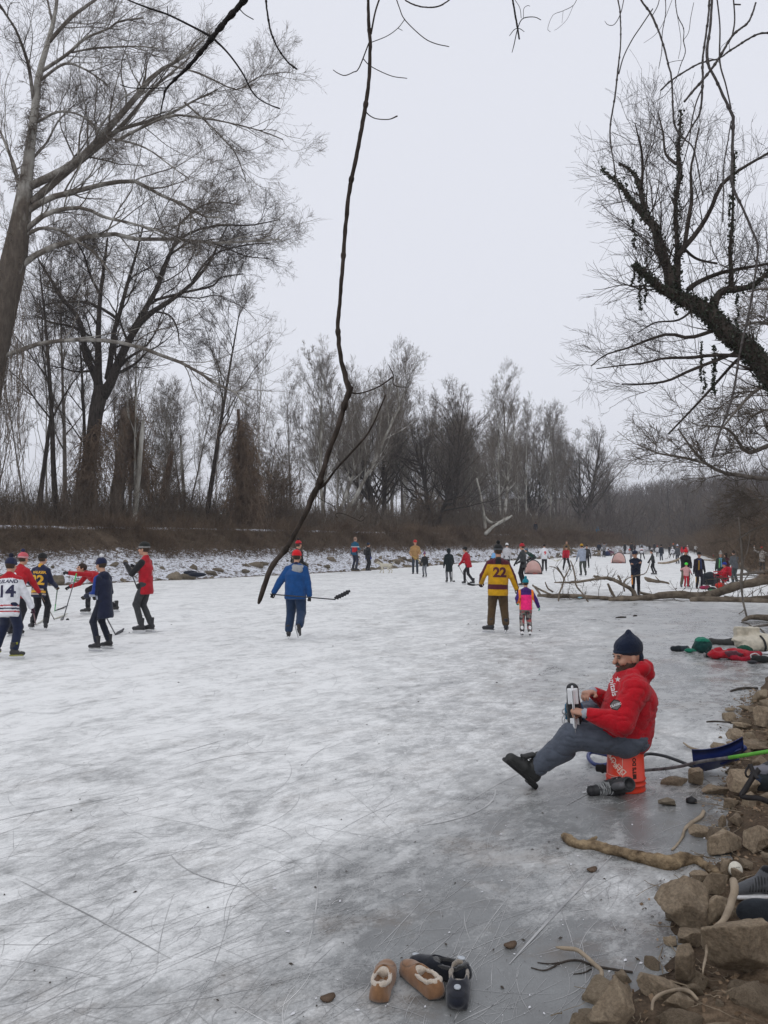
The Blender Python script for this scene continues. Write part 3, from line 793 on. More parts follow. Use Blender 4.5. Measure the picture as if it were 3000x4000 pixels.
L3 = [[(2625, 1140, 22), (2602, 1029, 19), (2575, 984, 17), (2562, 894, 17), (2521, 849, 15), (2494, 817, 11), (2449, 758, 8), (2404, 704, 5), (2348, 662, 3)],
      [(2530, 850, 11), (2517, 817, 10), (2503, 749, 9), (2490, 704, 8), (2467, 668, 6), (2422, 638, 3.5)],
      [(2643, 1156, 22), (2585, 1129, 17), (2539, 1088, 14), (2503, 1057, 11), (2480, 1038, 8)],
      [(2643, 1140, 18), (2643, 1052, 14), (2648, 1007, 12), (2643, 916, 8), (2639, 781, 8), (2657, 690, 9), (2648, 600, 8), (2655, 530, 5), (2660, 430, 2)],
      [(2770, 1230, 17), (2815, 1142, 15), (2883, 1129, 13), (2942, 1115, 10), (3000, 1066, 8), (3080, 1020, 6)],
      [(2856, 1140, 11), (2856, 1052, 9), (2851, 984, 7), (2860, 871, 5), (2865, 735, 4), (2870, 600, 3)],
      [(2605, 1040, 10), (2590, 960, 9), (2562, 894, 8)],
      [(2500, 740, 6), (2508, 713, 6), (2510, 659, 5), (2508, 609, 5), (2500, 560, 4), (2480, 480, 2)],
      [(2650, 1000, 11), (2657, 984, 11), (2702, 934, 10), (2747, 871, 9), (2783, 803, 8), (2815, 727, 8), (2883, 668, 6), (2973, 614, 5), (3050, 570, 4)],
      [(2690, 1130, 11), (2702, 1120, 11), (2738, 1097, 9), (2815, 1066, 8), (2883, 1052, 7), (3000, 1030, 5)],
      [(2670, 985, 9), (2693, 835, 8), (2702, 781, 7), (2698, 668, 5), (2711, 600, 4), (2730, 500, 3)],
      [(2790, 1290, 8), (2693, 1319, 7), (2612, 1305, 6), (2521, 1332, 5), (2453, 1359, 4), (2363, 1387, 3), (2310, 1430, 2)],
      [(2900, 1390, 8), (2793, 1387, 7), (2702, 1396, 6), (2589, 1400, 5), (2521, 1418, 4), (2431, 1427, 3), (2330, 1440, 2)],
      [(2870, 1380, 7), (2702, 1445, 6), (2612, 1486, 5), (2521, 1500, 4), (2430, 1500, 3)],
      [(2890, 1400, 7), (2862, 1423, 6), (2762, 1536, 5), (2669, 1635, 4), (2610, 1695, 3)],
      [(2720, 1200, 5), (2650, 1250, 4), (2560, 1260, 3), (2490, 1300, 2)],
      [(2640, 640, 7), (2600, 600, 5), (2590, 520, 4), (2570, 440, 2)], [(2660, 960, 6), (2720, 1010, 5), (2800, 1030, 4)]]
g = np.random.default_rng(21)
tp, tr_ = limb(trunk3, YI, 0, 26); lp, lr = limbs(L3, YI, g, .8)
o = empty('ivy_clad_tree', (float(tp[0, 0]), YI, gz(tp[0, 0], YI)))
tag(o, 'dark tree leaning out from the right bank, trunk and stubs wrapped in ivy', 'tree')
add('trunk', local(Tubes().add(tp, tr_, 14).add(lp, lr, 9).mesh('trunk'), o), M_DARK, o)
s3 = branch_out(lp, lr, g, [(7, .15, .8, .34, 10, .12, .06, .30, .005, 1.3), (7, .12, .65, .48, 8, .15, .03, .5, .004, .75), (4, .1, .6, .5, 5, .18, .02, .7, .0028, .4)], .0025)
# straight water sprouts
w1, wr1 = sprout(lp[:11], lr[:11], 8, .1, 1.0, .3, 8, .05, .28, .16, .003, g, lmin=1.6)
w2, wr2 = sprout(tp[None, 8:], tr_[None, 8:], 20, 0, 1.1, .2, 8, .10, .12, .15, .003, g, lmin=1.3)
cr = Tubes()
for a, b in s3: cr.add(a, b, 3)
for a, b in ((w1, wr1), (w2, wr2)):
    cr.add(a, np.clip(b, .003, .02), 3)
    a2, b2 = sprout(a, b, 4, .2, .45, .4, 5, .12, .06, .6, .0025, g); cr.add(a2, np.maximum(b2, .0025), 3)
add('crown', local(cr.mesh('crown'), o), M_TWIGD, o)
iv = ivy(np.concatenate([lp[:7]]), lr[:7], 3800, g, .026, .055, .0)
add('ivy', local(iv, o), M_IVY, o)
iv = ivy(tp[None, 2:], tr_[None, 2:], 7500, g, .026, .07, 0); add('ivy', local(iv, o), M_IVY, o)
# hanging ivy streamers
ks = []
for (u, v, L, w) in [(2495, 1060, 150, 22), (2478, 1050, 70, 14), (2520, 1090, 90, 14), (2470, 860, 110, 16), (2530, 940, 90, 10), (2740, 1330, 160, 14), (2790, 1350, 190, 26), (2750, 1450, 90, 14), (2880, 1150, 130, 12), (2656, 800, 60, 10), (2640, 1170, 60, 12), (2440, 690, 40, 6), (2850, 760, 250, 7)]:
    q = [P(u + g.normal() * 7 * (.3 + t), v + L * t, YI + g.normal() * .12) for t in np.linspace(0, 1, 6)]
    ks.append((np.array(q), np.full(6, w * YI / F * .5), int(L * w * .05)))
for q, r, n_ in ks: add('ivy', local(ivy(q[None], r[None] * .15, n_ * 1 + 8, g, .026, float(r[0])), o), M_IVY, o)

# ---- second tree on the right bank: low drooping limbs
L4 = [[(3120, 1700, 12), (3000, 1741, 9), (2921, 1768, 8), (2881, 1721, 6), (2842, 1675, 5), (2742, 1662, 3)],
      [(3150, 1850, 11), (3000, 1870, 9), (2895, 1857, 8), (2828, 1847, 7), (2762, 1814, 6), (2709, 1761, 5), (2649, 1675, 3)],
      [(2760, 1812, 5), (2720, 1800, 5), (2649, 1784, 5), (2563, 1768, 4), (2490, 1735, 2)],
      [(3180, 1560, 10), (3050, 1500, 8), (2960, 1520, 7), (2880, 1600, 5), (2800, 1700, 3)],
      [(3180, 1400, 10), (3060, 1300, 8), (2980, 1260, 6), (2900, 1270, 4)],
      [(3160, 1900, 8), (3040, 1960, 6), (2940, 1950, 5), (2850, 1980, 3)],
      [(3200, 1300, 9), (3080, 1180, 7), (3000, 1130, 5), (2920, 1140, 3)],
      [(3160, 2000, 7), (3060, 2040, 5), (2960, 2060, 4), (2880, 2110, 2)], [(3180, 1750, 9), (3080, 1640, 7), (3000, 1600, 5), (2930, 1630, 3)]]
g = np.random.default_rng(31); YQ = 22
tp, tr_ = limb([(3250, 2080, 40), (3220, 1900, 36), (3200, 1700, 30), (3190, 1500, 24), (3190, 1250, 16), (3150, 1000, 9), (3130, 800, 5)], YQ, 0, 16)
lp, lr = limbs(L4, YQ, g, 1.6)
s4 = branch_out(np.concatenate([lp]), lr, g, [(13, .15, .8, .42, 10, .15, -.01, .38, .008, 1.5), (8, .12, .75, .45, 7, .2, -.01, .6, .006, .7), (6, .1, .7, .45, 5, .22, .0, .7, .004, .35)], .0035)
o = empty('bankside_tree', (float(tp[0, 0]), YQ, gz(tp[0, 0], YQ)))
tag(o, 'bare tree at the right edge whose thin limbs droop low over the ice', 'tree')
add('trunk', local(Tubes().add(tp, tr_, 12).add(lp, lr, 7).mesh('trunk'), o), M_MID, o)
cr = Tubes()
for a, b in s4: cr.add(a, b, 3)
add('crown', local(cr.mesh('crown'), o), M_TWIG, o)

# ================================================================ the woods behind the path
g = np.random.default_rng(5)
rnd = random.Random(5)
GL = 'bare trees in the wood behind the path'
def named(key, u, d, sc, label, rz=0., group=None, sz=None):
    x, y = behind(u, d); return put_tree(key, x, y, gz(x, y), sc, rz, label, group, sz)
named('syc', 1275, 17, .86, 'tall pale sycamore with a rounded crown, behind the hanging vine', 1.0)
named('syc', 1960, 15, .95, 'white limbed sycamore standing right of the darker leaning tree', 2.2)
named('syc', 2035, 26, .95, 'pale twin stemmed sycamore behind the white limbed one', .4)
named('broad', 1690, 13, .9, 'dark leaning tree arching to the right near the middle of the wood', .3)
named('round', 2270, 14, 1.3, 'broad dark crowned tree at the far bend of the bank', 1.4)
named('round', 2385, 15, 1.25, 'broad dark tree right of its twin at the far bend', 3.0)
named('tall2', 800, 13, .85, 'grey tree leaning right with forked top beside the vine covered stump', 0.1)
named('slim', 530, 12.5, .8, 'slender white barked tree beside the broken pale trunk', .2)
named('slim', 1000, 16, .85, 'thin grey tree just right of the vine tower', 1.9)
kinds = ['tall', 'tall2', 'slim', 'slim2', 'tall', 'syc', 'slim', 'syc', 'slim2', 'round', 'tall', 'slim']
LT = {'round': 'round crowned dark stemmed tree deep in the wood behind the path', 'tall': 'straight grey bare tree in the wood behind the path', 'tall2': 'dark slightly leaning bare tree in the wood behind the path',
      'slim': 'slender pale stemmed tree in the wood behind the path', 'slim2': 'slender brown twigged tree in the wood behind the path',
      'syc': 'pale limbed sycamore deep in the wood behind the path', 'broad': 'dark spreading tree deep in the wood behind the path',
      'low': 'brown many stemmed small tree at the edge of the wood', 'low2': 'ruddy low branching small tree at the edge of the wood'}
GT = {k: v + ', all alike' for k, v in {'round': 'round crowned trees deep in the wood', 'tall': 'straight grey bare trees of the wood', 'tall2': 'dark leaning bare trees of the wood', 'slim': 'slender pale trees of the wood', 'slim2': 'slender brown trees of the wood',
      'syc': 'pale sycamores deep in the wood', 'broad': 'dark spreading trees deep in the wood', 'low': 'brown small trees at the wood edge', 'low2': 'ruddy small trees at the wood edge'}.items()}
cumL = np.concatenate(([0], np.cumsum(np.linalg.norm(np.diff(Lsh, axis=0), axis=1))))
def shore_pt(s, d, sh=Lsh, side=-1):
    cl = np.concatenate(([0], np.cumsum(np.linalg.norm(np.diff(sh, axis=0), axis=1))))
    i = min(np.searchsorted(cl, s, side='right') - 1, len(sh) - 2); a, b = sh[i], sh[i + 1]
    t = (b - a) / np.linalg.norm(b - a); nrm = np.array([t[1], -t[0]]) * side
    return a + t * (s - cl[i]) + nrm * d
s_vis = cumL[2]
for i in range(175):
    s = s_vis - 14 + (rnd.random() ** 1.15) * 250; d = 12.5 + rnd.random() ** 1.1 * 52
    x, y = shore_pt(s, d)
    k = rnd.choice(kinds if d > 18 else kinds[:4] + ['slim', 'slim2'])
    if k == 'round' and not (y > 95 and d < 30): k = 'tall2'
    sc = rnd.uniform(.70, .98) * (.86 if k == 'syc' else 1) * (1 + max(0, y - 65) / 330)
    if abs((x / y) * F + 1500 - 780) < 260: sc *= .90
    put_tree(k, x, y, gz(x, y), sc, rnd.uniform(0, 6.28), LT[k], GT[k])
for i in range(60):
    s = s_vis - 14 + (rnd.random() ** 1.1) * 240; d = 11.5 + rnd.random() * 20
    x, y = shore_pt(s, d); k = rnd.choice(['low', 'low2'])
    put_tree(k, x, y, gz(x, y), rnd.uniform(.55, 1.0), rnd.uniform(0, 6.28), LT[k], GT[k], cat='small tree')
# right bank woods on the rising slope
cr_ = np.concatenate(([0], np.cumsum(np.linalg.norm(np.diff(Rsh, axis=0), axis=1))))
RS0 = cr_[20]
for i in range(175):
    s = RS0 - 22 + (rnd.random() ** 1.35) * 285; d = 5 + rnd.random() ** 1.2 * 50
    x, y = shore_pt(s, d, Rsh, 1)
    if y < 27 or abs(x) > 160: continue
    k = rnd.choice(['tall', 'slim2', 'low', 'low2', 'low2', 'low', 'tall2'])
    sc = rnd.uniform(.55, .88) * (1.2 if k.startswith('low') else 1)
    put_tree(k, x, y, gz(x, y), sc, rnd.uniform(0, 6.28), {'tall': 'straight grey tree on the wooded slope beyond the fallen tree', 'tall2': 'dark leaning tree on the wooded slope beyond the fallen tree', 'slim2': 'slender brown tree on the wooded slope beyond the fallen tree', 'low': 'brown many stemmed small tree on the slope beyond the fallen tree', 'low2': 'ruddy low small tree on the slope beyond the fallen tree'}[k],
             {'tall': 'straight grey trees on the far right slope', 'tall2': 'dark leaning trees on the far right slope', 'slim2': 'slender brown trees on the far right slope', 'low': 'brown small trees on the far right slope', 'low2': 'ruddy small trees on the far right slope'}[k])
# stuff: brush as crossed ribbons and thin stems
def stems(pts, h, lean, w, seed, N=4, kids=2, wig=.12):
    q = np.random.default_rng(seed); n = len(pts)
    st = np.zeros((n, N, 3)); st[:, 0] = pts
    d = np.column_stack([q.normal(0, lean, n), q.normal(0, lean, n), np.ones(n)]); d /= np.linalg.norm(d, axis=1, keepdims=True)
    for j in range(1, N):
        d = d + q.normal(0, wig, (n, 3)); d /= np.linalg.norm(d, axis=1, keepdims=True)
        st[:, j] = st[:, j - 1] + d * (h / (N - 1))[:, None]
    r = w[:, None] * np.linspace(1, .35, N)[None]
    t = Tubes().add(st, r, 3)
    if kids:
        a, b = sprout(st, r, kids, .2, .6, .5, 4, .25, .03, .7, .3, q); b = np.minimum(b, np.repeat(w, kids)[:, None] * .7)
        t.add(a, b, 3)
    return t
def scatter(n, s0, s1, d0, d1, sh=Lsh, side=-1, seed=0, pw=1.0):
    q = np.random.default_rng(seed)
    s = s0 + q.random(n) ** 1.25 * (s1 - s0); d = d0 + q.random(n) ** pw * (d1 - d0)
    p = np.array([shore_pt(a, b, sh, side) for a, b in zip(s, d)])
    z = np.maximum(land(p)[0], 0)
    return np.column_stack([p, z])
def stuff(name, tubes, mat, label):
    tag(add(name, tubes.mesh(name), mat), label, None, None, 'stuff')
q = np.random.default_rng(2)
p = scatter(26000, s_vis - 16, s_vis + 230, 11, 42, seed=1, pw=1.25); sc = 1 + .004 * p[:, 1]
stuff('thicket', stems(p, q.uniform(1.2, 4.2, len(p)), .25, (.011 + .00016 * p[:, 1]) * q.uniform(.6, 1.3, len(p)), 2, 5, 3), M_TWIGB, 'brown leafless thicket filling the foot of the wood')
p = scatter(15000, s_vis - 16, s_vis + 200, 10.5, 34, seed=3, pw=1.2)
stuff('undergrowth', stems(p, q.uniform(.6, 2.4, len(p)), .5, (.010 + .00014 * p[:, 1]) * q.uniform(.6, 1.3, len(p)), 4, 4, 4, .3), M_TWIGR, 'ruddy brambles along the far side of the path')
p = scatter(32000, s_vis - 18, s_vis + 180, 3.0, 5.8, seed=5)
p3_ = scatter(8000, s_vis - 18, s_vis + 170, 4.6, 5.9, seed=55); p = np.vstack([p, p3_]); p2 = scatter(3000, s_vis - 18, s_vis + 150, 9.9, 11.5, seed=6); p2b = scatter(1300, s_vis - 18, s_vis + 120, .3, 3.2, seed=66); p = np.vstack([p, p2, p2b])
qc = np.random.default_rng(70); cc_ = []
for a_ in range(95):
    c_ = shore_pt(s_vis - 14 + qc.random() * 190, qc.uniform(4.3, 6.3)); k_ = 110; pp_ = c_ + qc.normal(0, qc.uniform(.3, .75), (k_, 2)) * [1.4, .8]; cc_.append(np.column_stack([pp_, land(pp_)[0]]))
cc_ = np.vstack(cc_)
stuff('bushes', stems(cc_, qc.uniform(.45, 1.25, len(cc_)), .5, (.005 + .0001 * cc_[:, 1]) * qc.uniform(.6, 1.3, len(cc_)), 71, 5, 4, .3), mottled('bush_twig', (.075, .052, .038), (.20, .145, .100), .6, .95, .1, 0), 'scruffy dry bushes along the edge of the path')
stuff('dry_brush', stems(p, q.uniform(.18, .62, len(p)), .75, (.005 + .0001 * p[:, 1]) * q.uniform(.6, 1.3, len(p)), 6, 4, 3, .35), M_TWIGR, 'dry brown brush along the top of the far bank')
p = scatter(20000, RS0 - 22, RS0 + 250, .4, 40, Rsh, 1, 7, 1.6); uu_ = p[:, 0] / p[:, 1] * F + 1500; p = p[(p[:, 1] > 19) & ((p[:, 1] > 52) | (uu_ > 3110))]
stuff('slope_thicket', stems(p, q.uniform(.8, 3.6, len(p)), .4, (.010 + .00014 * p[:, 1]) * q.uniform(.6, 1.3, len(p)), 8, 5, 4, .25), M_TWIGR, 'brown thicket covering the right hand slope beyond the fallen tree')
# distant wooded ridge
qn = 34000; q = np.random.default_rng(9)
pts = np.column_stack([q.uniform(-330, 420, qn), q.uniform(150, 430, qn)])
zz, dl_, dr_, *_ = land(pts); ok = ~in_canal(pts) & (np.minimum(np.abs(dl_), np.abs(dr_)) > 1.5) & (np.abs(pts[:, 0] / pts[:, 1]) < .75)
pts = pts[ok]; zz = zz[ok]; nn = len(pts)
stuff('distant_woods', stems(np.column_stack([pts, zz]), q.uniform(4, 9, nn), .12, q.uniform(.05, .12, nn), 10, 5, 4, .2), mottled('far_twigs', (.075, .062, .055), (.15, .128, .115), .2, .95, .05, 0), 'far off leafless woods closing the end of the canal')
print('trees done')
# ================================================================ people
M_CLOTH = cloth('cloth'); M_KNIT = cloth('knit', .95, .6, 70)
m = Mat('skin', .55, .3); m.col(m.attr('Col')); m.b.inputs['Subsurface Weight'].default_value = .08
m.b.inputs['Subsurface Radius'].default_value = (.01, .004, .002); M_SKIN = m.m
m = Mat('leather', .5, .35); m.col(m.attr('Col')); m.bump(m.noise(60, 3, .6), .2, .004); M_LEATHER = m.m
m = Mat('plastic_white', .4, .4); m.col((.70, .71, .72)); M_HOLDER = m.m
m = Mat('steel', .25, .5); m.col((.55, .56, .58)); m.b.inputs['Metallic'].default_value = .9; M_STEEL = m.m
def plain(name, c, rough=.7, spec=.3):
    m = Mat(name, rough, spec); m.col(m.mix(1.0, c, m.ramp(m.noise(30, 4, .6), (.3, .82), (.7, 1.1)), 'MULTIPLY')); return m.m

SKIN = (.50, .28, .19); SKIND = (.33, .18, .12)
def rotm(yaw=0, pitch=0, roll=0):
    """yaw about z (ccw), pitch: + tips the front down, roll: + leans to the figure's right"""
    cy, sy, cx, sx_, cr, sr = math.cos(R(yaw)), math.sin(R(yaw)), math.cos(-R(pitch)), math.sin(-R(pitch)), math.cos(R(roll)), math.sin(R(roll))
    Rz = np.array([[cy, -sy, 0], [sy, cy, 0], [0, 0, 1]]); Rx = np.array([[1, 0, 0], [0, cx, -sx_], [0, sx_, cx]]); Ry = np.array([[cr, 0, sr], [0, 1, 0], [-sr, 0, cr]])
    return Rz @ Rx @ Ry
def ik(a, c, l1, l2, pole):
    a = np.array(a, float); c = np.array(c, float); d = c - a; L = np.linalg.norm(d)
    if L > (l1 + l2) * .999: c = a + d / L * (l1 + l2) * .999; d = c - a; L = np.linalg.norm(d)
    x = (l1 * l1 - l2 * l2 + L * L) / (2 * L); h = math.sqrt(max(l1 * l1 - x * x, 0)); u = d / L
    p = np.array(pole, float); p = p - (p @ u) * u; n = np.linalg.norm(p); p = p / n if n > 1e-6 else np.array([0, 0, 1.])
    return a + u * x + p * h, c
def hand(f, w, d, up, side, key, grip=.6, s=1.0, fat=1.0):
    """palm, four jointed fingers of unequal length and a thumb from the side of the palm; d points along the hand, up is the back of the hand"""
    w = np.array(w, float); d = np.array(d, float) / np.linalg.norm(d); up = np.array(up, float); up = up - (up @ d) * d; up /= np.linalg.norm(up)
    x = np.cross(d, up) * side                                # towards the thumb
    f.cone(w, w + d * .045 * s, .024 * s * fat, .026 * s * fat, key, up, 1.35, sm=.012)
    f.cone(w + d * .03 * s, w + d * .085 * s, .034 * s * fat, .036 * s * fat, key, up, 2.2, sm=.012)
    for i, (o, L) in enumerate(((.028, .070), (.010, .078), (-.009, .072), (-.026, .056))):
        b = w + d * (.085 - .004 * abs(i - 1.3)) * s + x * o * s; a0 = R(25 + 65 * grip); a1 = a0 + R(12 + 75 * grip); a2 = a1 + R(8 + 50 * grip)
        pts = [b]
        for a_, q in ((a0 * .5, .45), (a1 * .75, .32), (a2 * .85, .25)):
            pts.append(pts[-1] + (d * math.cos(a_) - up * math.sin(a_)) * L * q * s)
        r = .0088 * s * fat
        for j in range(3): f.cone(pts[j], pts[j + 1], r * (1 - .08 * j), r * (.93 - .08 * j), key, sm=.004)
    t0 = w + d * .03 * s + x * .026 * s - up * .006 * s; t1 = t0 + (d * .6 + x * .7 - up * .35 * (1 + grip)) * .036 * s; t2 = t1 + (d * .85 + x * (.25 - .5 * grip) - up * .5 * grip) * .030 * s
    f.cone(t0, t1, .013 * s * fat, .0105 * s * fat, key, sm=.008); f.cone(t1, t2, .0105 * s * fat, .0088 * s * fat, key, sm=.004)

_cache = {}
def cached(key, fn):
    if key not in _cache: _cache[key] = fn()
    return _cache[key]
def head_prims(f, c, Mh, beard=None, s=1.0):
    q = lambda x, y, z: c + Mh @ (np.array([x, y, z]) * s)
    Mi = Mh.T
    f.ell(q(0, -.012, .028), np.array([.074, .094, .092]) * s, 'skin', Mi, sm=.02)
    f.ell(q(0, .022, -.045), np.array([.056, .062, .062]) * s, 'beard' if beard else 'skin', Mi, sm=.025)
    f.ell(q(0, .058, -.082), np.array([.026, .024, .020]) * s, 'beard' if beard else 'skin', Mi, sm=.02)
    f.cone(q(0, .080, .022), q(0, .107, -.018), .008 * s, .0135 * s, 'skin', sm=.012)
    f.ell(q(0, .074, .036), np.array([.050, .018, .010]) * s, 'skin', Mi, sm=.012)
    for i in (-1, 1):
        f.ell(q(i * .036, .066, -.018), np.array([.024, .022, .022]) * s, 'skin', Mi, sm=.02)
        f.ell(q(i * .030, .083, .016), np.array([.013, .008, .007]) * s, 'eye', Mi, sm=.004)
        f.ell(q(i * .031, .086, .033), np.array([.019, .008, .004]) * s, 'brow', Mi, sm=.004)
        f.ell(q(i * .077, -.006, -.004), np.array([.010, .019, .029]) * s, 'skin', Mi, sm=.008)
    f.ell(q(0, .086, -.047), np.array([.023, .010, .007]) * s, 'lip', Mi, sm=.006)
def hat_mesh(kind, c1, c2, c3, h):
    f = Field(); cols = {0: c1, 1: c2, 2: c3}
    if kind in ('beanie', 'pom'):
        f.ell((0, -.014, .062), (.088, .106, .088), 0); f.ell((0, -.010, .048), (.094, .112, .036), 1, sm=.008)
        f.box((0, 0, -.12), (.3, .3, .135)); f.sub()
        if kind == 'pom': f.ell((0, -.03, .178), (.040, .040, .038), 2, sm=.006)
        paint = None
        if kind == 'pom':
            def paint(V, Cc): return Cc
    elif kind == 'helmet':
        f.ell((0, -.012, .045), (.102, .125, .105), 0); f.ell((0, -.1, .05), (.06, .03, .06), 1); f.box((0, 0, -.14), (.3, .3, .14)); f.sub()
        for i in (-.04, .04): f.cone((i, -.08, .14), (i, .07, .14), .012, .012); f.sub()
    elif kind == 'cap':
        f.ell((0, -.012, .05), (.086, .104, .082), 0); f.ell((0, .10, .045), (.065, .07, .008), 1, sm=.01); f.box((0, 0, -.12), (.3, .3, .15)); f.sub()
    elif kind == 'brim':
        f.ell((0, -.01, .07), (.085, .10, .085), 0); f.ell((0, 0, .05), (.135, .15, .012), 0, sm=.015); f.box((0, 0, -.12), (.3, .3, .15)); f.sub()
    elif kind == 'hood':
        f.ell((0, -.022, .015), (.108, .118, .135), 0); f.ell((0, .115, -.005), (.078, .085, .10)); f.sub(sm=.01)
    elif kind == 'hair':
        f.ell((0, -.02, .040), (.084, .100, .092), 0); f.box((0, .12, -.03), (.2, .07, .075)); f.sub(); f.box((0, 0, -.17), (.3, .3, .12)); f.sub()
    elif kind == 'longhair':
        f.ell((0, -.02, .040), (.086, .102, .094), 0); f.cone((0, -.05, .0), (0, -.07, -.14), .075, .05, 0); f.box((0, .12, -.04), (.2, .075, .085)); f.sub()
    return f.mesh('hat', h, .01, .004, 30, cols)
def skate_mesh(kind, c, c2, h):
    f = Field(); K = {0: c, 1: c2, 2: (.75, .75, .76)}
    if kind == 'skate':
        f.cone((0, -.008, .115), (0, -.004, 0), .052, .047, 0); f.cone((0, -.03, -.045), (0, .05, -.05), .046, .044, 0)
        f.cone((0, .05, -.055), (0, .155, -.068), .043, .034, 0, (1, 0, 0), .95); f.box((0, .045, -.098), (.036, .12, .008), 1, rd=.006, sm=.006)
        f.cone((0, .045, .135), (0, .04, .06), .022, .020, 1, sm=.015)
        if h < .012:
            for i in range(6):
                t = i / 5; f.cone((-.028, .045 + .06 * t, .07 - .095 * t), (.028, .045 + .06 * t, .07 - .095 * t), .005, .005, 2, sm=.003)
        f.box((0, -.01, .185), (.2, .2, .05)); f.sub()
    elif kind == 'figure':
        f.cone((0, -.008, .125), (0, -.004, 0), .047, .042, 0); f.cone((0, -.03, -.045), (0, .05, -.05), .042, .040, 0); f.cone((0, .05, -.055), (0, .145, -.070), .038, .028, 0)
        f.box((0, .045, -.098), (.032, .11, .012), 1, rd=.006, sm=.006); f.box((0, -.05, -.098), (.028, .03, .018), 1, rd=.006, sm=.006)
    else:                                                    # boot or shoe
        tall = .13 if kind == 'boot' else .04
        f.cone((0, -.008, tall), (0, -.004, 0), .052, .05, 0); f.cone((0, -.035, -.05), (0, .06, -.055), .046, .044, 0); f.cone((0, .06, -.06), (0, .165, -.072), .042, .034, 0)
        f.box((0, .05, -.096), (.042, .135, .010), 1, rd=.008, sm=.004)
    return f.mesh('boot', h, .015, .0, 10, K)
def holder_mesh():
    f = Field(); f.box((0, .05, -.128), (.009, .13, .011), 0, rd=.006); f.box((0, -.045, -.112), (.014, .032, .018), 0, rd=.008); f.box((0, .125, -.112), (.014, .036, .018), 0, rd=.008)
    return f.mesh('holder', .006, .012)
def blade_mesh():
    bm = bmesh.new(); pr = [(-.10, -.138), (.19, -.138), (.185, -.152), (.165, -.160), (-.075, -.160), (-.098, -.152)]
    a = [bm.verts.new((-.0022, y, z)) for y, z in pr]; b = [bm.verts.new((.0022, y, z)) for y, z in pr]
    bm.faces.new(a[::-1]); bm.faces.new(b)
    for i in range(6): j = (i + 1) % 6; bm.faces.new((a[i], a[j], b[j], b[i]))
    me = bpy.data.meshes.new('blade'); bm.to_mesh(me); bm.free(); return me
def footwear(parent, at, yaw, pitch, kind, c, c2, h, roll=0, name=None):
    hh = .009 if h < .012 else h * .8
    me = cached(('foot', kind, c, c2, round(hh, 3)), lambda: skate_mesh(kind, c, c2, hh))
    o = add(name or {'skate': 'skate', 'figure': 'skate', 'boot': 'boot', 'shoe': 'shoe'}[kind], me, None, parent)
    if not me.materials: me.materials.append(M_LEATHER)
    o.location = tuple(at); o.rotation_euler = Matrix(rotm(yaw, pitch, roll).tolist()).to_euler()
    if kind in ('skate', 'figure') and h < .022:
        hm = cached('holder', holder_mesh); bmh = cached('blade', blade_mesh)
        if not hm.materials: hm.materials.append(M_HOLDER); bmh.materials.append(M_STEEL)
        if kind == 'skate': add('blade_holder', hm, None, o)
        add('blade', bmh, None, o)
    elif kind in ('skate', 'figure'):
        bmh = cached('blade', blade_mesh)
        if not bmh.materials: bmh.materials.append(M_STEEL)
        add('blade', bmh, None, o)
    return o
def text_mesh(txt, size, bold=.0, shear=0.0):
    cu = bpy.data.curves.new('t', 'FONT'); cu.body = txt; cu.size = size; cu.align_x = 'CENTER'; cu.align_y = 'CENTER'; cu.offset = bold; cu.shear = shear
    ob = bpy.data.objects.new('t', cu); me = bpy.data.meshes.new_from_object(ob)
    bm = bmesh.new(); bm.from_mesh(me); bmesh.ops.triangulate(bm, faces=bm.faces)
    for _ in range(2):
        le = [e for e in bm.edges if e.calc_length() > size * .12]
        if le: bmesh.ops.subdivide_edges(bm, edges=le, cuts=1); bmesh.ops.triangulate(bm, faces=bm.faces)
    bm.to_mesh(me); bm.free(); bpy.data.objects.remove(ob); bpy.data.curves.remove(cu)
    return me
def poly(rad, rot=0):
    bm = bmesh.new(); n = len(rad); c = bm.verts.new((0, 0, 0)); vs = [bm.verts.new((r * math.sin(R(rot) + 2 * math.pi * i / n), r * math.cos(R(rot) + 2 * math.pi * i / n), 0)) for i, r in enumerate(rad)]
    for i in range(n): bm.faces.new((c, vs[(i + 1) % n], vs[i]))
    bmesh.ops.subdivide_edges(bm, edges=bm.edges[:], cuts=2, use_grid_fill=True); me = bpy.data.meshes.new('poly'); bm.to_mesh(me); bm.free(); return me
def decal(target, txt, o, xd, yd, size, mat, parent, name='number', bold=.0, off=.004, cast=.4, sx=1.0, shear=0.0):
    """lettering laid on the surface of mesh TARGET: o is a point outside it, xd the reading direction, yd up"""
    me = txt if not isinstance(txt, str) else text_mesh(txt, size, bold, shear); o = Vector(o); xd = Vector(xd).normalized(); yd = Vector(yd).normalized(); nd = xd.cross(yd)
    bvh = BVHTree.FromPolygons([v.co for v in target.vertices], [tuple(p.vertices) for p in target.polygons])
    for v in me.vertices:
        p = o + xd * v.co.x * sx + yd * v.co.y
        hit = bvh.ray_cast(p, -nd, cast)
        v.co = (hit[0] if hit[0] is not None else p - nd * .1) + nd * off
    me.update()
    return add(name, me, mat, parent)

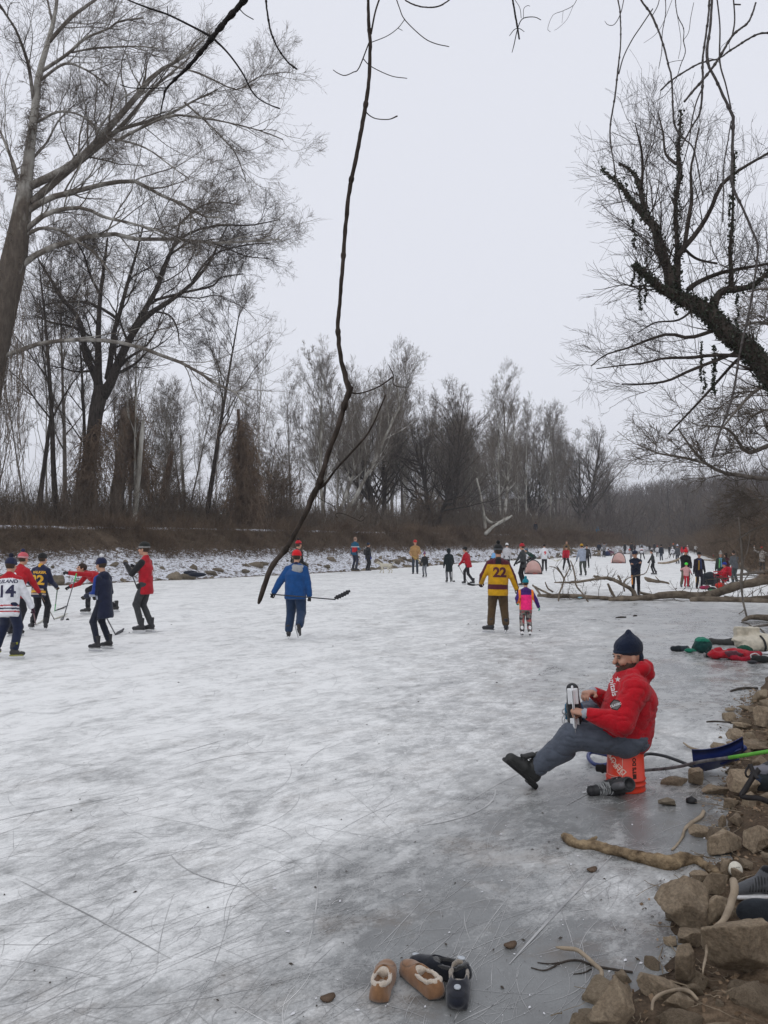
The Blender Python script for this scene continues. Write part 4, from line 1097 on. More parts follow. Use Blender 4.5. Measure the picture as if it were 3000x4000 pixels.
def person(label, u, v, top, face, jacket=(.1, .1, .1), pants=(.03, .03, .035), hat=None, skin=SKIN, hair=(.05, .035, .025), foot=('skate', (.025, .025, .028), (.05, .05, .05)),
           hip=(0, 0, .94), lean=4, side=0, twist=0, hR=(.26, .06, .82), hL=(-.26, .06, .82), fR=(.11, .0, .10), fL=(-.11, .0, .10), yawR=-8, yawL=8, pR=0, pL=0,
           head=(0, 0), gloves=(.02, .02, .025), bulk=1.0, hem=.10, sleeve=None, collar=None, Yz=0.0, legs=1.0, paint=None, ppaint=None, grip=.7, H=None, group=None, scarf=None, elbow=(0, -1, -.3), kneeR=(0, 1, 0), kneeL=(0, 1, 0), warp=.008, X0=None, hood=None, backpack=None, cuff=None):
    p0 = G(u, v, Yz) if X0 is None else np.array(X0, float)
    Y = p0[1]; near = Y < 24
    h = .0105 if Y < 20 else (.014 if Y < 34 else (.020 if Y < 70 else .028))
    up = .08 if foot[0] in ('skate', 'figure') else .0
    U = np.array([0, 0, up])
    hip = np.array(hip, float) + U
    Mt = rotm(twist, lean, side)
    T = lambda x, y, z: hip + Mt @ np.array([x, y, z])
    waist, chest, neck = T(0, 0, .13), T(0, .0, .34), T(0, -.015, .50)
    shR, shL = T(.172, 0, .42), T(-.172, 0, .42)
    Mh = rotm(twist + head[0], lean * .35 + head[1], 0)
    hc = T(0, .01, .60) + Mh @ np.array([0, .02, .08])
    fR = np.array(fR, float) + U; fL = np.array(fL, float) + U
    hipR, hipL = hip + np.array([.085, 0, -.02]), hip + np.array([-.085, 0, -.02])
    kR, fR2 = ik(hipR, fR, .43, .43, kneeR); kL, fL2 = ik(hipL, fL, .43, .43, kneeL)
    eR, wR = ik(shR, np.array(hR, float) + U, .285, .25, Mt @ np.array([elbow[0] + .35, elbow[1], elbow[2]])); eL, wL = ik(shL, np.array(hL, float) + U, .285, .25, Mt @ np.array([-elbow[0] - .35, elbow[1], elbow[2]]))
    htop = hc[2] + .12 + (.035 if hat and hat[0] == 'beanie' else .08 if hat and hat[0] == 'pom' else .03)
    Hm = H if H else (v - top) / F * Y
    s = Hm / htop
    o = empty('person', p0, R(face)); o.scale = (s, s, s)
    tag(o, label, 'person', group)
    # body
    f = Field(); b = .78
    head_prims(f, hc, Mh, s=1.07)
    f.cone(hc + Mh @ np.array([0, -.02, -.06]), neck, .052, .056, 'skin', sm=.02)
    f.cone(hip + np.array([0, 0, -.02]), waist, .10, .095, 'skin', Mt[:, 0], .72); f.cone(waist, chest, .095, .11, 'skin', Mt[:, 0], .72); f.cone(shR, shL, .045, .045, 'skin')
    for a, e, w in ((shR, eR, wR), (shL, eL, wL)): f.cone(a, e, .042, .035, 'skin'); f.cone(e, w, .035, .025, 'skin')
    for a, k, w in ((hipR, kR, fR2), (hipL, kL, fL2)): f.cone(a, k, .07, .05, 'skin'); f.cone(k, w + np.array([0, 0, 0.02]), .05, .033, 'skin')
    for e, w, sd in ((eR, wR, 1), (eL, wL, -1)):
        d = w - e; hd = d / np.linalg.norm(d)
        upv = np.array([sd * .9, .2, .4]) if abs(hd[2]) > .7 else np.array([sd * .3, 0, 1.0])
        hand(f, w, hd, upv, -sd, 'skin', grip, 1.0, 1.0 if h < .012 else 1.15)
    cols = {'skin': skin, 'eye': (.05, .035, .03), 'lip': (skin[0] * .85, skin[1] * .55, skin[2] * .6), 'brow': tuple(c * .8 for c in hair), 'beard': tuple(c * 1.2 for c in hair)}
    hb = h * .8 if near else h
    bme = f.mesh('body', hb, .012, 0, 1, cols)
    add('body', bme, M_SKIN, o)
    # upper garment
    q = bulk; f = Field()
    hz_ = T(0, 0, -hem)
    f.cone(hz_, T(0, 0, .08), .130 * q, .122 * q, 't', Mt[:, 0], .80, sm=.03); f.cone(T(0, 0, .08), T(0, 0, .30), .122 * q, .126 * q, 't', Mt[:, 0], .78, sm=.03)
    f.cone(T(0, 0, .30), T(0, -.01, .43), .126 * q, .078 * q, 't', Mt[:, 0], .72, sm=.04); f.cone(shR, T(.04, -.01, .50), .052 * q, .058, 'y', sm=.03); f.cone(shL, T(-.04, -.01, .50), .052 * q, .058, 'y', sm=.03)
    f.cone(shR + Mt @ np.array([-.04, 0, -.02]), shL + Mt @ np.array([.04, 0, -.02]), .060 * q, .060 * q, 't', sm=.03); f.cone(neck + (chest - neck) * .2, neck + Mt @ np.array([0, 0, .03]), .066, .060, 'c', sm=.015)
    for i, (a, e, w) in enumerate(((shR, eR, wR), (shL, eL, wL))):
        f.cone(a, e, .060 * q, .054 * q, 's', sm=.03); f.cone(e, w - (w - e) * .03, .054 * q, .043 * q, 's2', sm=.02)
    if hood: f.ell(T(0, -.085, .47), (.095, .055, .085), 'h', Mt.T, sm=.02); f.cone(T(-.07, -.01, .48), T(.07, -.01, .48), .05, .05, 'h', sm=.03)
    f.box(T(0, 0, -hem - .5), (.5, .5, .44), 't', Mt.T); f.sub()
    jc = {'t': jacket, 'y': jacket, 's': sleeve or jacket, 's2': (sleeve or jacket), 'c': collar or jacket, 'h': hood or jacket}
    fr_ = (hip, Mt)
    pf = (lambda V, Cc: paint((V - hip) @ Mt, Cc, V)) if paint else None
    jme = f.mesh('jacket', h, .02, warp, 7, jc, pf, seed=int(u))
    jo = add('jacket', jme, M_CLOTH, o)
    # trousers
    f = Field()
    f.cone(hip + np.array([0, 0, .06]), hip + np.array([0, 0, -.03]), .118 * q ** .5, .122 * q ** .5, 'p', (1, 0, 0), .76, sm=.03)
    for a, k, w in ((hipR, kR, fR2), (hipL, kL, fL2)):
        f.cone(a, k, .092 * legs, .070 * legs, 'p', sm=.025); d = (w - k); f.cone(k, k + d * (.90 if up else .99), .066 * legs, .060 * legs, 'p', sm=.02)
    pp = (lambda V, Cc: ppaint(V, Cc)) if ppaint else None
    add('trousers', f.mesh('trousers', h, .02, warp, 9, {'p': pants}, pp, seed=int(u) + 3), M_CLOTH, o)
    # head cover
    if hat:
        hh = .007 if near else h * .8; c1 = hat[1]; c2 = hat[2] if len(hat) > 2 else c1; c3 = hat[3] if len(hat) > 3 else c1
        me = cached(('hat', hat, round(hh, 3)), lambda: hat_mesh(hat[0], c1, c2, c3, hh))
        if not me.materials: me.materials.append(M_LEATHER if hat[0] == 'helmet' else M_KNIT)
        ho = add({'helmet': 'helmet', 'hood': 'hood', 'cap': 'cap', 'hair': 'hair', 'longhair': 'hair'}.get(hat[0], 'hat'), me, None, o)
        ho.location = tuple(hc); ho.rotation_euler = Matrix(Mh.tolist()).to_euler(); ho.scale = (1.1, 1.1, 1.1)
    if not hat or hat[0] not in ('hair', 'longhair', 'hood'):
        hh = .008 if near else h * .8; me = cached(('hat', 'hair', hair, round(hh, 3)), lambda: hat_mesh('hair', hair, hair, hair, hh))
        if not me.materials: me.materials.append(M_KNIT)
        ho = add('hair', me, None, o); ho.location = tuple(hc - Mh @ np.array([0, .004, .012])); ho.rotation_euler = Matrix(Mh.tolist()).to_euler(); ho.scale = (1.03,) * 3
    # gloves
    if gloves:
        for e, w, sd in ((eR, wR, 1), (eL, wL, -1)):
            f = Field(); d = w - e; hd = d / np.linalg.norm(d); upv = np.array([sd * .9, .2, .4]) if abs(hd[2]) > .7 else np.array([sd * .3, 0, 1.0])
            hand(f, w, hd, upv, -sd, 0, grip, 1.0, 1.32); f.cone(w - hd * .04, w + hd * .02, .043, .036, 1, sm=.01)
            add('glove', f.mesh('glove', .0075 if near else h * .75, .006, 0, 1, {0: gloves, 1: cuff or gloves}), M_CLOTH, o)
    footwear(o, fR2, yawR, pR, foot[0], foot[1], foot[2], h); footwear(o, fL2, yawL, pL, foot[0], foot[1], foot[2], h)
    if scarf:
        f = Field(); f.cone(T(-.05, .06, .47), T(.05, .06, .47), .045, .045, 0, sm=.02); f.cone(T(-.05, -.03, .48), T(.05, -.03, .48), .045, .045, 0, sm=.02)
        f.cone(T(-.04, .13, .42), T(-.05, .165, .05), .032, .035, 0); f.cone(T(.04, .13, .42), T(.06, .165, .0), .032, .035, 1)
        add('scarf', f.mesh('scarf', h * .8, .01, .004, 20, {0: scarf[0], 1: scarf[1]}), M_KNIT, o)
    if backpack:
        f = Field(); f.box(T(0, -.19, .22), (.13, .07, .19), 0, Mt.T, rd=.05); f.box(T(0, -.26, .14), (.09, .03, .09), 1, Mt.T, rd=.03); f.cone(T(-.1, -.1, .42), T(-.1, .1, .40), .02, .02, 0); f.cone(T(.1, -.1, .42), T(.1, .1, .40), .02, .02, 0)
        add('backpack', f.mesh('backpack', h, .01, .004, 12, {0: backpack, 1: tuple(c * 1.6 for c in backpack)}), M_CLOTH, o)
    Mw = Matrix.Rotation(R(face), 3, 'Z')
    wp = lambda q_: np.array(Mw @ Vector(np.array(q_) * s)) + p0
    return dict(o=o, j=jme, T=T, Mt=Mt, hip=hip, s=s, p0=p0, wR=wp(wR + (wR - eR) / np.linalg.norm(wR - eR) * .07), wL=wp(wL + (wL - eL) / np.linalg.norm(wL - eL) * .07), wp=wp, Mh=Mh, hc=hc)

def stick(label, A, B, tip, shaft=(.02, .02, .022), blade=(.03, .03, .032), grip=None, r=.0125, two=None, name='hockey_stick'):
    """A butt end, B heel, tip = end of the blade (world points)"""
    A, B, tip = map(lambda q: np.array(q, float), (A, B, tip))
    o = empty(name, (A + B) / 2); tag(o, label, 'hockey stick')
    c0 = np.array(o.location)
    t = Tubes().add(np.array([A, A + (B - A) * .5, B]) - c0, np.full(3, r), 6)
    add('shaft', t.mesh('shaft'), plain('stick_shaft', shaft, .45), o)
    if two: add('shaft_end', Tubes().add(np.array([B + (A - B) * two[1], B + (A - B) * .0]) - c0, np.full(2, r * 1.12), 6).mesh('shaft_end'), plain('stick_lower', two[0], .45), o)
    d = tip - B; sd = (B - A) / np.linalg.norm(B - A); w = np.cross(d, sd); w /= np.linalg.norm(w) + 1e-9
    upb = np.cross(w, d); upb /= np.linalg.norm(upb) + 1e-9
    if upb @ sd > 0: upb = -upb
    f = Field(); N = 6; h_ = .036
    for i in range(N):
        a, b = i / N, (i + 1) / N; cv = lambda t: B + d * t + w * .035 * t * t + upb * (.028 * (1 - t) + .035 * t * t)
        f.cone(cv(a) - c0, cv(b) - c0, .010, .010, 0, upb, .36, sm=.03)
    add('blade', f.mesh('blade', .010 if c0[1] < 26 else .018, .006), plain('stick_blade', blade, .7), o)
    if grip: add('grip_tape', Tubes().add(np.array([A, A + (B - A) * grip[1]]) - c0, np.full(2, r * 1.15), 6).mesh('grip_tape'), plain('tape', grip[0], .8), o)
    return o
K = (.018, .018, .022); NAVY = (.016, .022, .05); GREY = (.16, .165, .18); RED = (.40, .014, .022); SK = ('skate', (.022, .022, .025), (.10, .10, .10))
WHITE = (.70, .71, .74)
MT_NAVY = plain('print_navy', (.03, .03, .07)); MT_GOLD = plain('print_gold', (.75, .42, .04)); MT_MAROON = plain('print_maroon', (.085, .018, .028)); MT_RED = plain('print_red', (.60, .03, .04)); MT_WHITE = plain('print_white', (.75, .75, .76))
def bands(*bs):
    """horizontal stripes on a jersey: (z0, z1, colour) in torso height"""
    def f(Q, Cc, V):
        for z0, z1, c in bs:
            m_ = (Q[:, 2] > z0) & (Q[:, 2] < z1) & (np.abs(Q[:, 0]) < .24); Cc[m_] = c
        return Cc
    return f
# ---- the hockey players at the left
def jw(Q, Cc, V):
    for z0, z1, c in ((-.155, -.13, RED), (-.105, -.075, NAVY), (-.05, -.025, RED)):
        Cc[(Q[:, 2] > z0) & (Q[:, 2] < z1) & (np.abs(Q[:, 0]) < .22)] = c
    yk = (Q[:, 2] > .45 - .25 * np.maximum(0, np.abs(Q[:, 0]) - .10)) & (np.abs(Q[:, 0]) < .25) & (Q[:, 2] > .42); Cc[yk] = RED
    return Cc
a = person('boy in a white hockey jersey numbered 14, seen from behind at the left edge', 36, 2577, 2172, -4, WHITE, NAVY, ('pom', (.02, .025, .06), (.02, .025, .06), (.012, .014, .03)), foot=('skate', (.03, .03, .03), (.25, .25, .02)),
           hip=(-.04, 0, .90), lean=10, side=-3, hR=(.30, .22, .80), hL=(-.34, .28, .84), fR=(.10, -.03, .10), fL=(-.30, .10, .12), yawR=-75, bulk=1.22, hem=.16, legs=1.25, paint=jw, gloves=(.05, .015, .03), warp=.010, head=(0, 6))
decal(a['j'], '14', a['T'](.03, -.4, .20), a['Mt'][:, 0], a['Mt'][:, 2], .29, MT_NAVY, a['o'], bold=.010)
decal(a['j'], 'CLELAND', a['T'](.01, -.4, .385), a['Mt'][:, 0], a['Mt'][:, 2], .088, MT_NAVY, a['o'], name='name_lettering', bold=.003)
stick('stick of the boy in jersey 14, brown shaft and pale blade', a['wR'], G(140, 2440), G(172, 2424), (.14, .04, .05), (.62, .62, .56))
f = Field(); f.ell((0, 0, 0), (.094, .112, .020), 0)
b_ = add('hat_band', f.mesh('hat_band', .007, .004, 0, 1, {0: WHITE}), M_KNIT, a['o']); b_.location = tuple(a['hc'] + a['Mh'] @ np.array([0, -.01, .078])); b_.rotation_euler = Matrix(a['Mh'].tolist()).to_euler()
a = person('player in a red jersey and snowflake patterned hat, behind the white jersey', 62, 2490, 2152, -20, RED, K, ('pom', (.62, .12, .14), (.60, .35, .36), (.02, .025, .07)), hip=(0, 0, .92), lean=14, hR=(.25, .40, .85), hL=(-.28, .35, .9), bulk=1.18, fR=(.02, 0, .1), fL=(-.16, 0, .1))
decal(a['j'], '20', a['T'](-.06, -.4, .26), a['Mt'][:, 0], a['Mt'][:, 2], .24, MT_WHITE, a['o'], bold=.008)
stick('wooden shafted stick with a white blade, nearest the puck', a['wR'], G(212, 2419), G(262, 2405), (.10, .06, .04), (.60, .60, .52), two=((.05, .05, .05), .07))
def jn(Q, Cc, V):
    G_ = (.70, .38, .05)
    for z0, z1, c in ((-.165, -.13, (.5, .42, .36)), (-.115, -.06, G_), (-.045, -.02, (.5, .42, .36))): Cc[(Q[:, 2] > z0) & (Q[:, 2] < z1) & (np.abs(Q[:, 0]) < .2)] = c
    return Cc
a = person('player in a navy and gold jersey numbered 32, seen from behind', 151, 2464, 2162, -14, (.018, .022, .055), K, ('beanie', (.018, .018, .018), (.022, .022, .022)), hip=(0, 0, .92), lean=8, hR=(.20, .36, .95), hL=(-.30, .16, .98), fR=(.20, -.02, .10), fL=(-.22, .06, .10),
           bulk=1.14, hem=.15, paint=jn, collar=(.70, .38, .05), gloves=(.08, .04, .02), yawR=30, yawL=60, legs=1.1)
decal(a['j'], '32', a['T'](.02, -.4, .17), a['Mt'][:, 0], a['Mt'][:, 2], .30, MT_GOLD, a['o'], bold=.011)
decal(a['j'], 'WALKER', a['T'](.02, -.4, .36), a['Mt'][:, 0], a['Mt'][:, 2], .085, MT_GOLD, a['o'], name='name_lettering', bold=.003)
f = Field()
stick('stick with a bright green lower shaft and black blade', a['wR'], G(214, 2386), G(262, 2372), (.03, .10, .05), (.02, .02, .022), two=((.04, .42, .10), .35))
a = person('bending boy in a red pullover reaching down to the puck', 352, 2403, 2189, 118, RED, K, ('hair', (.035, .022, .016)), hip=(0, -.34, .74), lean=66, hR=(.10, .46, .62), hL=(-.34, .62, .98), fR=(.02, .05, .10), fL=(.05, -.62, .12), head=(10, -34), bulk=1.08, hem=.05, yawR=-20,
           foot=('skate', (.03, .03, .03), (.45, .45, .45)), elbow=(0, -.4, -1), H=1.36)
stick('thin dark stick held by the bending boy, green at the top', P(299, 2240, 20.6), G(246, 2421), G(232, 2424), (.10, .10, .11), (.25, .25, .25), grip=((.06, .5, .12), .18))
f = Tubes().add([[0, 0, 0.0], [0, 0, .0254]], [.038, .038], 24); o = add('puck', f.mesh('puck', False), plain('rubber', (.012, .012, .013), .5)); o.location = tuple(G(264, 2422)); tag(o, 'black puck on the ice by the stick blades at the left', 'puck')
def jb(Q, Cc, V):
    r_ = (V[:, 0] < -.15) | (V[:, 0] > .15)
    e_ = r_ & (V[:, 1] > .02) & (V[:, 1] < .16) & (V[:, 2] > 1.02); Cc[e_] = (.015, .04, .20); Cc[e_ & (V[:, 2] < 1.12)] = (.40, .43, .50); return Cc
a = person('boy in a long navy hoodie and red and white pompom hat, facing left', 405, 2543, 2172, 72, (.014, .018, .040), (.016, .019, .032), ('pom', (.015, .02, .055), (.015, .02, .055), (.75, .75, .76)), hip=(0, 0, .92), lean=5, hR=(.17, .26, .98), hL=(-.17, .30, 1.0), fR=(.17, .0, .10), fL=(-.17, .02, .10), hem=.30, bulk=1.12,
           paint=jb, gloves=(.04, .035, .03), cuff=(.5, .5, .5), head=(-10, 4), hood=(.014, .018, .04), foot=('skate', (.022, .022, .025), (.16, .16, .16)), yawR=8, yawL=10)
f = Field(); f.cone((-.02, .0, 0), (.03, -.06, .0), .012, .012, 0); f.ell((0, -.01, 0), (.09, .108, .017), 0)
b_ = add('hat_band', f.mesh('hat_band', .007, .004, 0, 1, {0: (.55, .03, .04)}), M_KNIT, a['o']); b_.location = tuple(a['hc'] + a['Mh'] @ np.array([0, -.018, .115])); b_.rotation_euler = Matrix(a['Mh'].tolist()).to_euler(); b_.scale = (.8, .8, 1)
stick('dark stick of the boy in the navy hoodie, blade low behind his legs', a['wR'], G(452, 2480), G(488, 2466), (.03, .03, .04), (.10, .10, .11))
def jr(Q, Cc, V):
    m_ = (np.abs(Q[:, 0]) > .155); Cc[m_] = (.02, .02, .022); return Cc
a = person('tall man in a red jacket with black sleeves and grey topped beanie, facing left', 568, 2474, 2119, 80, (.40, .014, .025), (.045, .047, .050), ('beanie', (.02, .022, .02), (.26, .26, .25)), hip=(0, 0, .93), lean=2, hR=(.16, .30, 1.24), hL=(-.14, .34, 1.28), fR=(.09, -.08, .10), fL=(-.08, .05, .10), hem=.16, bulk=1.08, sleeve=(.020, .020, .022),
           yawR=4, yawL=10, head=(0, 0), grip=1.0)
decal(a['j'], 'I', a['T'](.0, -.4, .2), a['Mt'][:, 0], a['Mt'][:, 2], .16, MT_WHITE, a['o'], name='back_print')
f = Field(); f.box((-.02, .145, .90), (.055, .006, .07), 0, rd=.004); f.box((-.02, .152, .865), (.05, .004, .02), 1, rd=.003); add('badge', f.mesh('badge', .006, .002, 0, 1, {0: (.7, .7, .7), 1: (.05, .35, .55)}), M_CLOTH, a['o'])
stick('short black stick held upright by the man in the red jacket', P(514, 2240, 17.3), P(536, 2298, 17.2), P(541, 2292, 17.1), (.015, .015, .017), (.02, .02, .02))
# ---- the man in blue
a = person('man in a bright blue jacket and red beanie skating away with a stick behind him', 1148, 2500, 2150, -4, (.010, .062, .20), (.020, .040, .085), ('beanie', (.62, .015, .022), (.66, .02, .028)), hip=(.03, 0, .93), lean=10, hR=(.33, -.04, .80), hL=(-.44, -.04, .84), fR=(.17, -.34, .24), fL=(-.11, .0, .10),
           yawR=-20, pR=62, yawL=6, hem=.13, bulk=1.38, legs=1.4, collar=(.02, .025, .06), elbow=(.6, -.6, 0), hood=None, kneeR=(0, 1, 0), gloves=(.015, .015, .018))
f = Field(); T_ = a['T']; f.ell(T_(.045, -.135, .40), (.115, .035, .075), 0, a['Mt'].T); f.cone(T_(-.03, -.08, .47), T_(.12, -.05, .46), .05, .05, 0)
add('hood', f.mesh('hood', .0105, .03, .006, 12, {0: (.30, .31, .32)}), M_CLOTH, a['o'])
stick('black stick carried level behind the man in the blue jacket, blade turned up', a['wL'] + np.array([-.04, 0, .02]), P(1310, 2342, 15.5), P(1366, 2316, 15.35), (.025, .027, .032), (.02, .02, .022))
# ---- number 22 and the girl
def jg(Q, Cc, V):
    M_ = (.085, .018, .028)
    Cc[(Q[:, 2] > -.10) & (Q[:, 2] < .0) & (np.abs(Q[:, 0]) < .26)] = M_
    sh = (Q[:, 2] > .41) & (np.abs(Q[:, 0]) > .06); Cc[sh] = M_
    Cc[np.abs(Q[:, 0]) > .225 + .42 * np.maximum(0, .40 - Q[:, 2])] = M_
    return Cc
a = person('man in a yellow and maroon hockey jersey numbered 22, seen from behind', 1946, 2475, 2119, -6, (.55, .30, .012), (.085, .056, .030), ('pom', (.02, .02, .02), (.10, .11, .12), (.01, .01, .01)), hip=(0, 0, .93), lean=3, side=1, hR=(.38, .03, .86), hL=(-.34, .18, .96), fR=(.16, .0, .10), fL=(-.15, .04, .10), yawR=-10, yawL=70, bulk=1.30, hem=.17, legs=1.30,
           paint=jg, collar=(.02, .02, .022), hood=(.018, .016, .02), gloves=(.05, .02, .02))
decal(a['j'], '22', a['T'](.03, -.4, .24), a['Mt'][:, 0], a['Mt'][:, 2], .27, MT_MAROON, a['o'], bold=.012)
stick('stick held by the man in jersey 22, black taped blade to the left', a['wL'], P(1858, 2285, 16.3), P(1832, 2287, 16.2), (.12, .11, .10), (.02, .02, .022))
def jp(Q, Cc, V):
    O = (.85, .22, .02); Pp_ = (.055, .018, .14); Cc[(Q[:, 2] > .33)] = Pp_
    s_ = np.abs(Q[:, 0]) > .165; Cc[s_] = O; Cc[(np.abs(Q[:, 0]) > .235 + .25 * np.maximum(0, .25 - Q[:, 2]))] = Pp_; return Cc
def pc(V, Cc):
    n_ = fbm(V, 16, 2, 5); Cc[:] = (.13, .12, .11); Cc[n_ > .1] = (.26, .24, .22); Cc[(n_ < -.16)] = (.045, .045, .05); Cc[fbm(V, 14, 2, 9) > .28] = (.40, .09, .09); return Cc
a = person('small girl in a pink, orange and purple jacket with a teal knitted hat', 2055, 2489, 2256, -4, (.90, .028, .20), (.2, .19, .18), ('pom', (.008, .20, .27), (.010, .23, .30), (.01, .22, .28)), hip=(0, 0, .90), lean=2, hR=(.40, .12, .86), hL=(-.26, .05, 1.0), fR=(.12, 0, .10), fL=(-.12, 0, .10), yawR=-4, yawL=8, bulk=1.25, hem=.08, legs=1.25, paint=jp, ppaint=pc,
           hood=(.055, .018, .14), collar=(.055, .018, .14), foot=('figure', (.78, .78, .78), (.02, .02, .02)), gloves=(.10, .50, .36), grip=.2, group=None)
# ---- behind: between the branch and number 22
person('figure in black with a red and black pompom hat behind the hanging branch', 1156, 2330, 2097, -40, (.014, .014, .016), K, ('pom', (.50, .02, .03), (.02, .02, .02), (.02, .02, .02)), hR=(.2, .25, .95), hL=(-.2, .25, .95), lean=8, H=1.98)
def j9(Q, Cc, V): Cc[(Q[:, 2] > .0) & (Q[:, 2] < .26) & (np.abs(Q[:, 0]) < .16)] = (.45, .02, .03); Cc[(Q[:, 2] > .26) & (Q[:, 2] < .30)] = (.6, .6, .62); return Cc
person('bald man in a teal jacket with red back panel standing on the far shore', 1385, 2226, 2096, -35, (.015, .09, .16), (.03, .035, .06), None, hair=(.3, .2, .15), foot=('boot', K, K), Yz=.15, paint=j9, gloves=None, hR=(.2, .25, 1.1))
person('dark clad child standing beside the man in teal', 1436, 2229, 2120, -50, (.020, .022, .026), K, ('beanie', (.02, .03, .06), (.02, .03, .06)), foot=('boot', K, K), gloves=(.01, .03, .3), backpack=(.02, .02, .022), Yz=.1)
a = person('bearded man in a tan coat and red hat holding a yellow stick', 1622, 2241, 2109, 176, (.36, .22, .095), (.035, .045, .06), ('beanie', (.45, .02, .02), (.5, .03, .03)), foot=('boot', K, K), hR=(.22, .22, 1.0), hL=(-.2, .3, 1.02), gloves=None, bulk=1.2, hem=.16)
stick('yellow stick held low by the man in the tan coat', a['wR'], P(1632, 2185, 47.5), P(1640, 2190, 47.3), (.50, .36, .05), (.5, .36, .05))
person('child in a dark jacket and purple hat beside the tan coat', 1660, 2256, 2155, 150, (.02, .022, .025), (.17, .18, .20), ('pom', (.16, .06, .14), (.2, .08, .16), (.3, .1, .2)), bulk=1.15, hR=(.2, .3, .95))
def puff(Q, Cc, V): return Cc
a = person('child in a long dark padded coat and grey trousers with a stick', 1754, 2278, 2142, 10, (.012, .018, .020), (.16, .165, .18), ('hood', (.012, .016, .018)), hem=.36, bulk=1.15, hR=(.24, .22, .9))
stick('black stick held upright beside the child in the long coat', a['wR'], G(1768, 2272), G(1776, 2273), (.03, .03, .035), (.02, .02, .02))
a = person('skater in a red jacket and black trousers leaning left', 1826, 2285, 2136, 50, (.38, .012, .025), K, ('beanie', (.02, .02, .02), (.03, .03, .03)), lean=14, hR=(.16, .34, .95), hL=(-.16, .34, .86), fL=(-.1, -.40, .12), fR=(.1, .22, .10), hip=(0, -.05, .88), bulk=1.1)
stick('black stick pushed low by the skater in the red jacket', a['wL'], G(1828, 2278), G(1838, 2282), (.03, .03, .03), (.02, .02, .02))
person('bent skater in a light blue shirt behind jersey 22', 1928, 2262, 2125, -60, (.16, .36, .62), K, ('hair', (.08, .04, .025)), lean=32, hR=(.16, .4, .7), hL=(-.16, .4, .7), hip=(0, -.1, .85), H=1.62)
person('skater in a white cap mostly hidden behind the hat of jersey 22', 1980, 2240, 2118, -20, (.5, .5, .52), K, ('beanie', (.7, .7, .7), (.7, .7, .7)), H=1.8)
a = person('tall man in a charcoal jacket, black tights and red beanie facing left', 2045, 2292, 2119, 55, (.045, .048, .05), (.012, .012, .014), ('pom', (.40, .02, .03), (.42, .03, .04), (.02, .02, .02)), hR=(.14, .30, .95), hL=(-.14, .32, .9), hem=.14)
person('player in dark green and grey cap crouching behind the near net', 2078, 2222, 2128, 100, (.015, .05, .04), K, ('beanie', (.10, .15, .20), (.12, .17, .22)), lean=55, hip=(0, -.1, .72), hR=(.1, .62, .85), hL=(-.3, .6, .9), fL=(-.3, -.15, .1), fR=(.25, .1, .1), head=(-10, -30), H=1.42, sleeve=(.03, .06, .05))
a = person('player in a white jersey numbered 9 and black trousers', 2127, 2235, 2124, -8, WHITE, K, ('hair', (.025, .018, .015)), lean=6, hR=(.34, .2, .85), hL=(-.3, .2, .98), bulk=1.2, hem=.12, gloves=(.25, .03, .03), legs=1.05)
decal(a['j'], '9', a['T'](.04, -.4, .20), a['Mt'][:, 0], a['Mt'][:, 2], .30, MT_RED, a['o'], bold=.012)
stick('pale stick stretched out between jersey 9 and the red jersey', a['wR'], P(2172, 2192, 50), P(2192, 2184, 50), (.45, .40, .25), (.5, .45, .25))
a = person('player in a red and white jersey bending forward with a stick', 2212, 2231, 2137, 172, (.42, .015, .035), K, ('beanie', (.02, .02, .02), (.02, .02, .02)), lean=24, hR=(.24, .42, .82), hL=(-.1, .45, .78), fL=(-.26, -.1, .1), fR=(.2, .12, .1), hip=(0, -.08, .86), bulk=1.15, H=1.62, paint=bands((-.08, -.03, (.6, .55, .55))))
stick('stick of the player in the red and white jersey, slanting left', a['wR'], G(2162, 2231), G(2154, 2233), (.12, .11, .10), (.5, .5, .5))
person('tall onlooker in a tan coat on the shore behind the red jersey', 2213, 2198, 2112, 178, (.16, .10, .05), (.08, .06, .04), ('hair', (.12, .08, .05)), foot=('boot', K, K), Yz=.3, gloves=None)
a = person('player in a pale grey hoodie and mustard hat, back to us', 2276, 2252, 2124, 8, (.30, .34, .42), (.065, .075, .065), ('beanie', (.42, .24, .03), (.46, .26, .03)), lean=9, hR=(.2, .25, .82), hL=(-.24, .35, .74), fR=(.15, -.1, .1), fL=(-.04, .12, .1), hood=(.30, .34, .42), bulk=1.15)
stick('stick of the player in the pale hoodie, slanting down to the left', a['wL'], G(2222, 2250), G(2212, 2252), (.12, .11, .10), (.3, .3, .3))
person('dark haired boy looking over the shoulder of the pale hoodie', 2294, 2222, 2128, 160, (.04, .04, .04), K, ('hair', (.02, .015, .012)), lean=20, hR=(.2, .4, .8))
# ---- on the far ice
def far(label, u, v, top, face=0, c=(.03, .03, .035), p=(.03, .03, .035), hat=None, **k):
    k.setdefault('foot', SK); return person(label, u, v, top, face, c, p, hat, **k)
BT = ('boot', K, K)
far('man in a dark jacket and khaki trousers standing by the rocks', 2340, 2176, 2117, -20, (.02, .025, .04), (.24, .18, .10), ('cap', (.1, .1, .1)), foot=BT)
far('man in a grey top and black trousers lifting a camera', 2359, 2177, 2119, -30, (.17, .17, .18), K, ('hair', (.03, .02, .02)), foot=BT, hR=(.12, .35, 1.5), hL=(-.12, .35, 1.5), gloves=None)
far('person in purple crouching on the shore rocks', 2388, 2172, 2143, 90, (.10, .04, .07), (.22, .10, .13), ('hair', (.04, .03, .02)), foot=BT, lean=60, hip=(0, -.2, .45), fR=(.1, 0, .1), hR=(.1, .5, .35), hL=(-.1, .5, .35), H=.95)
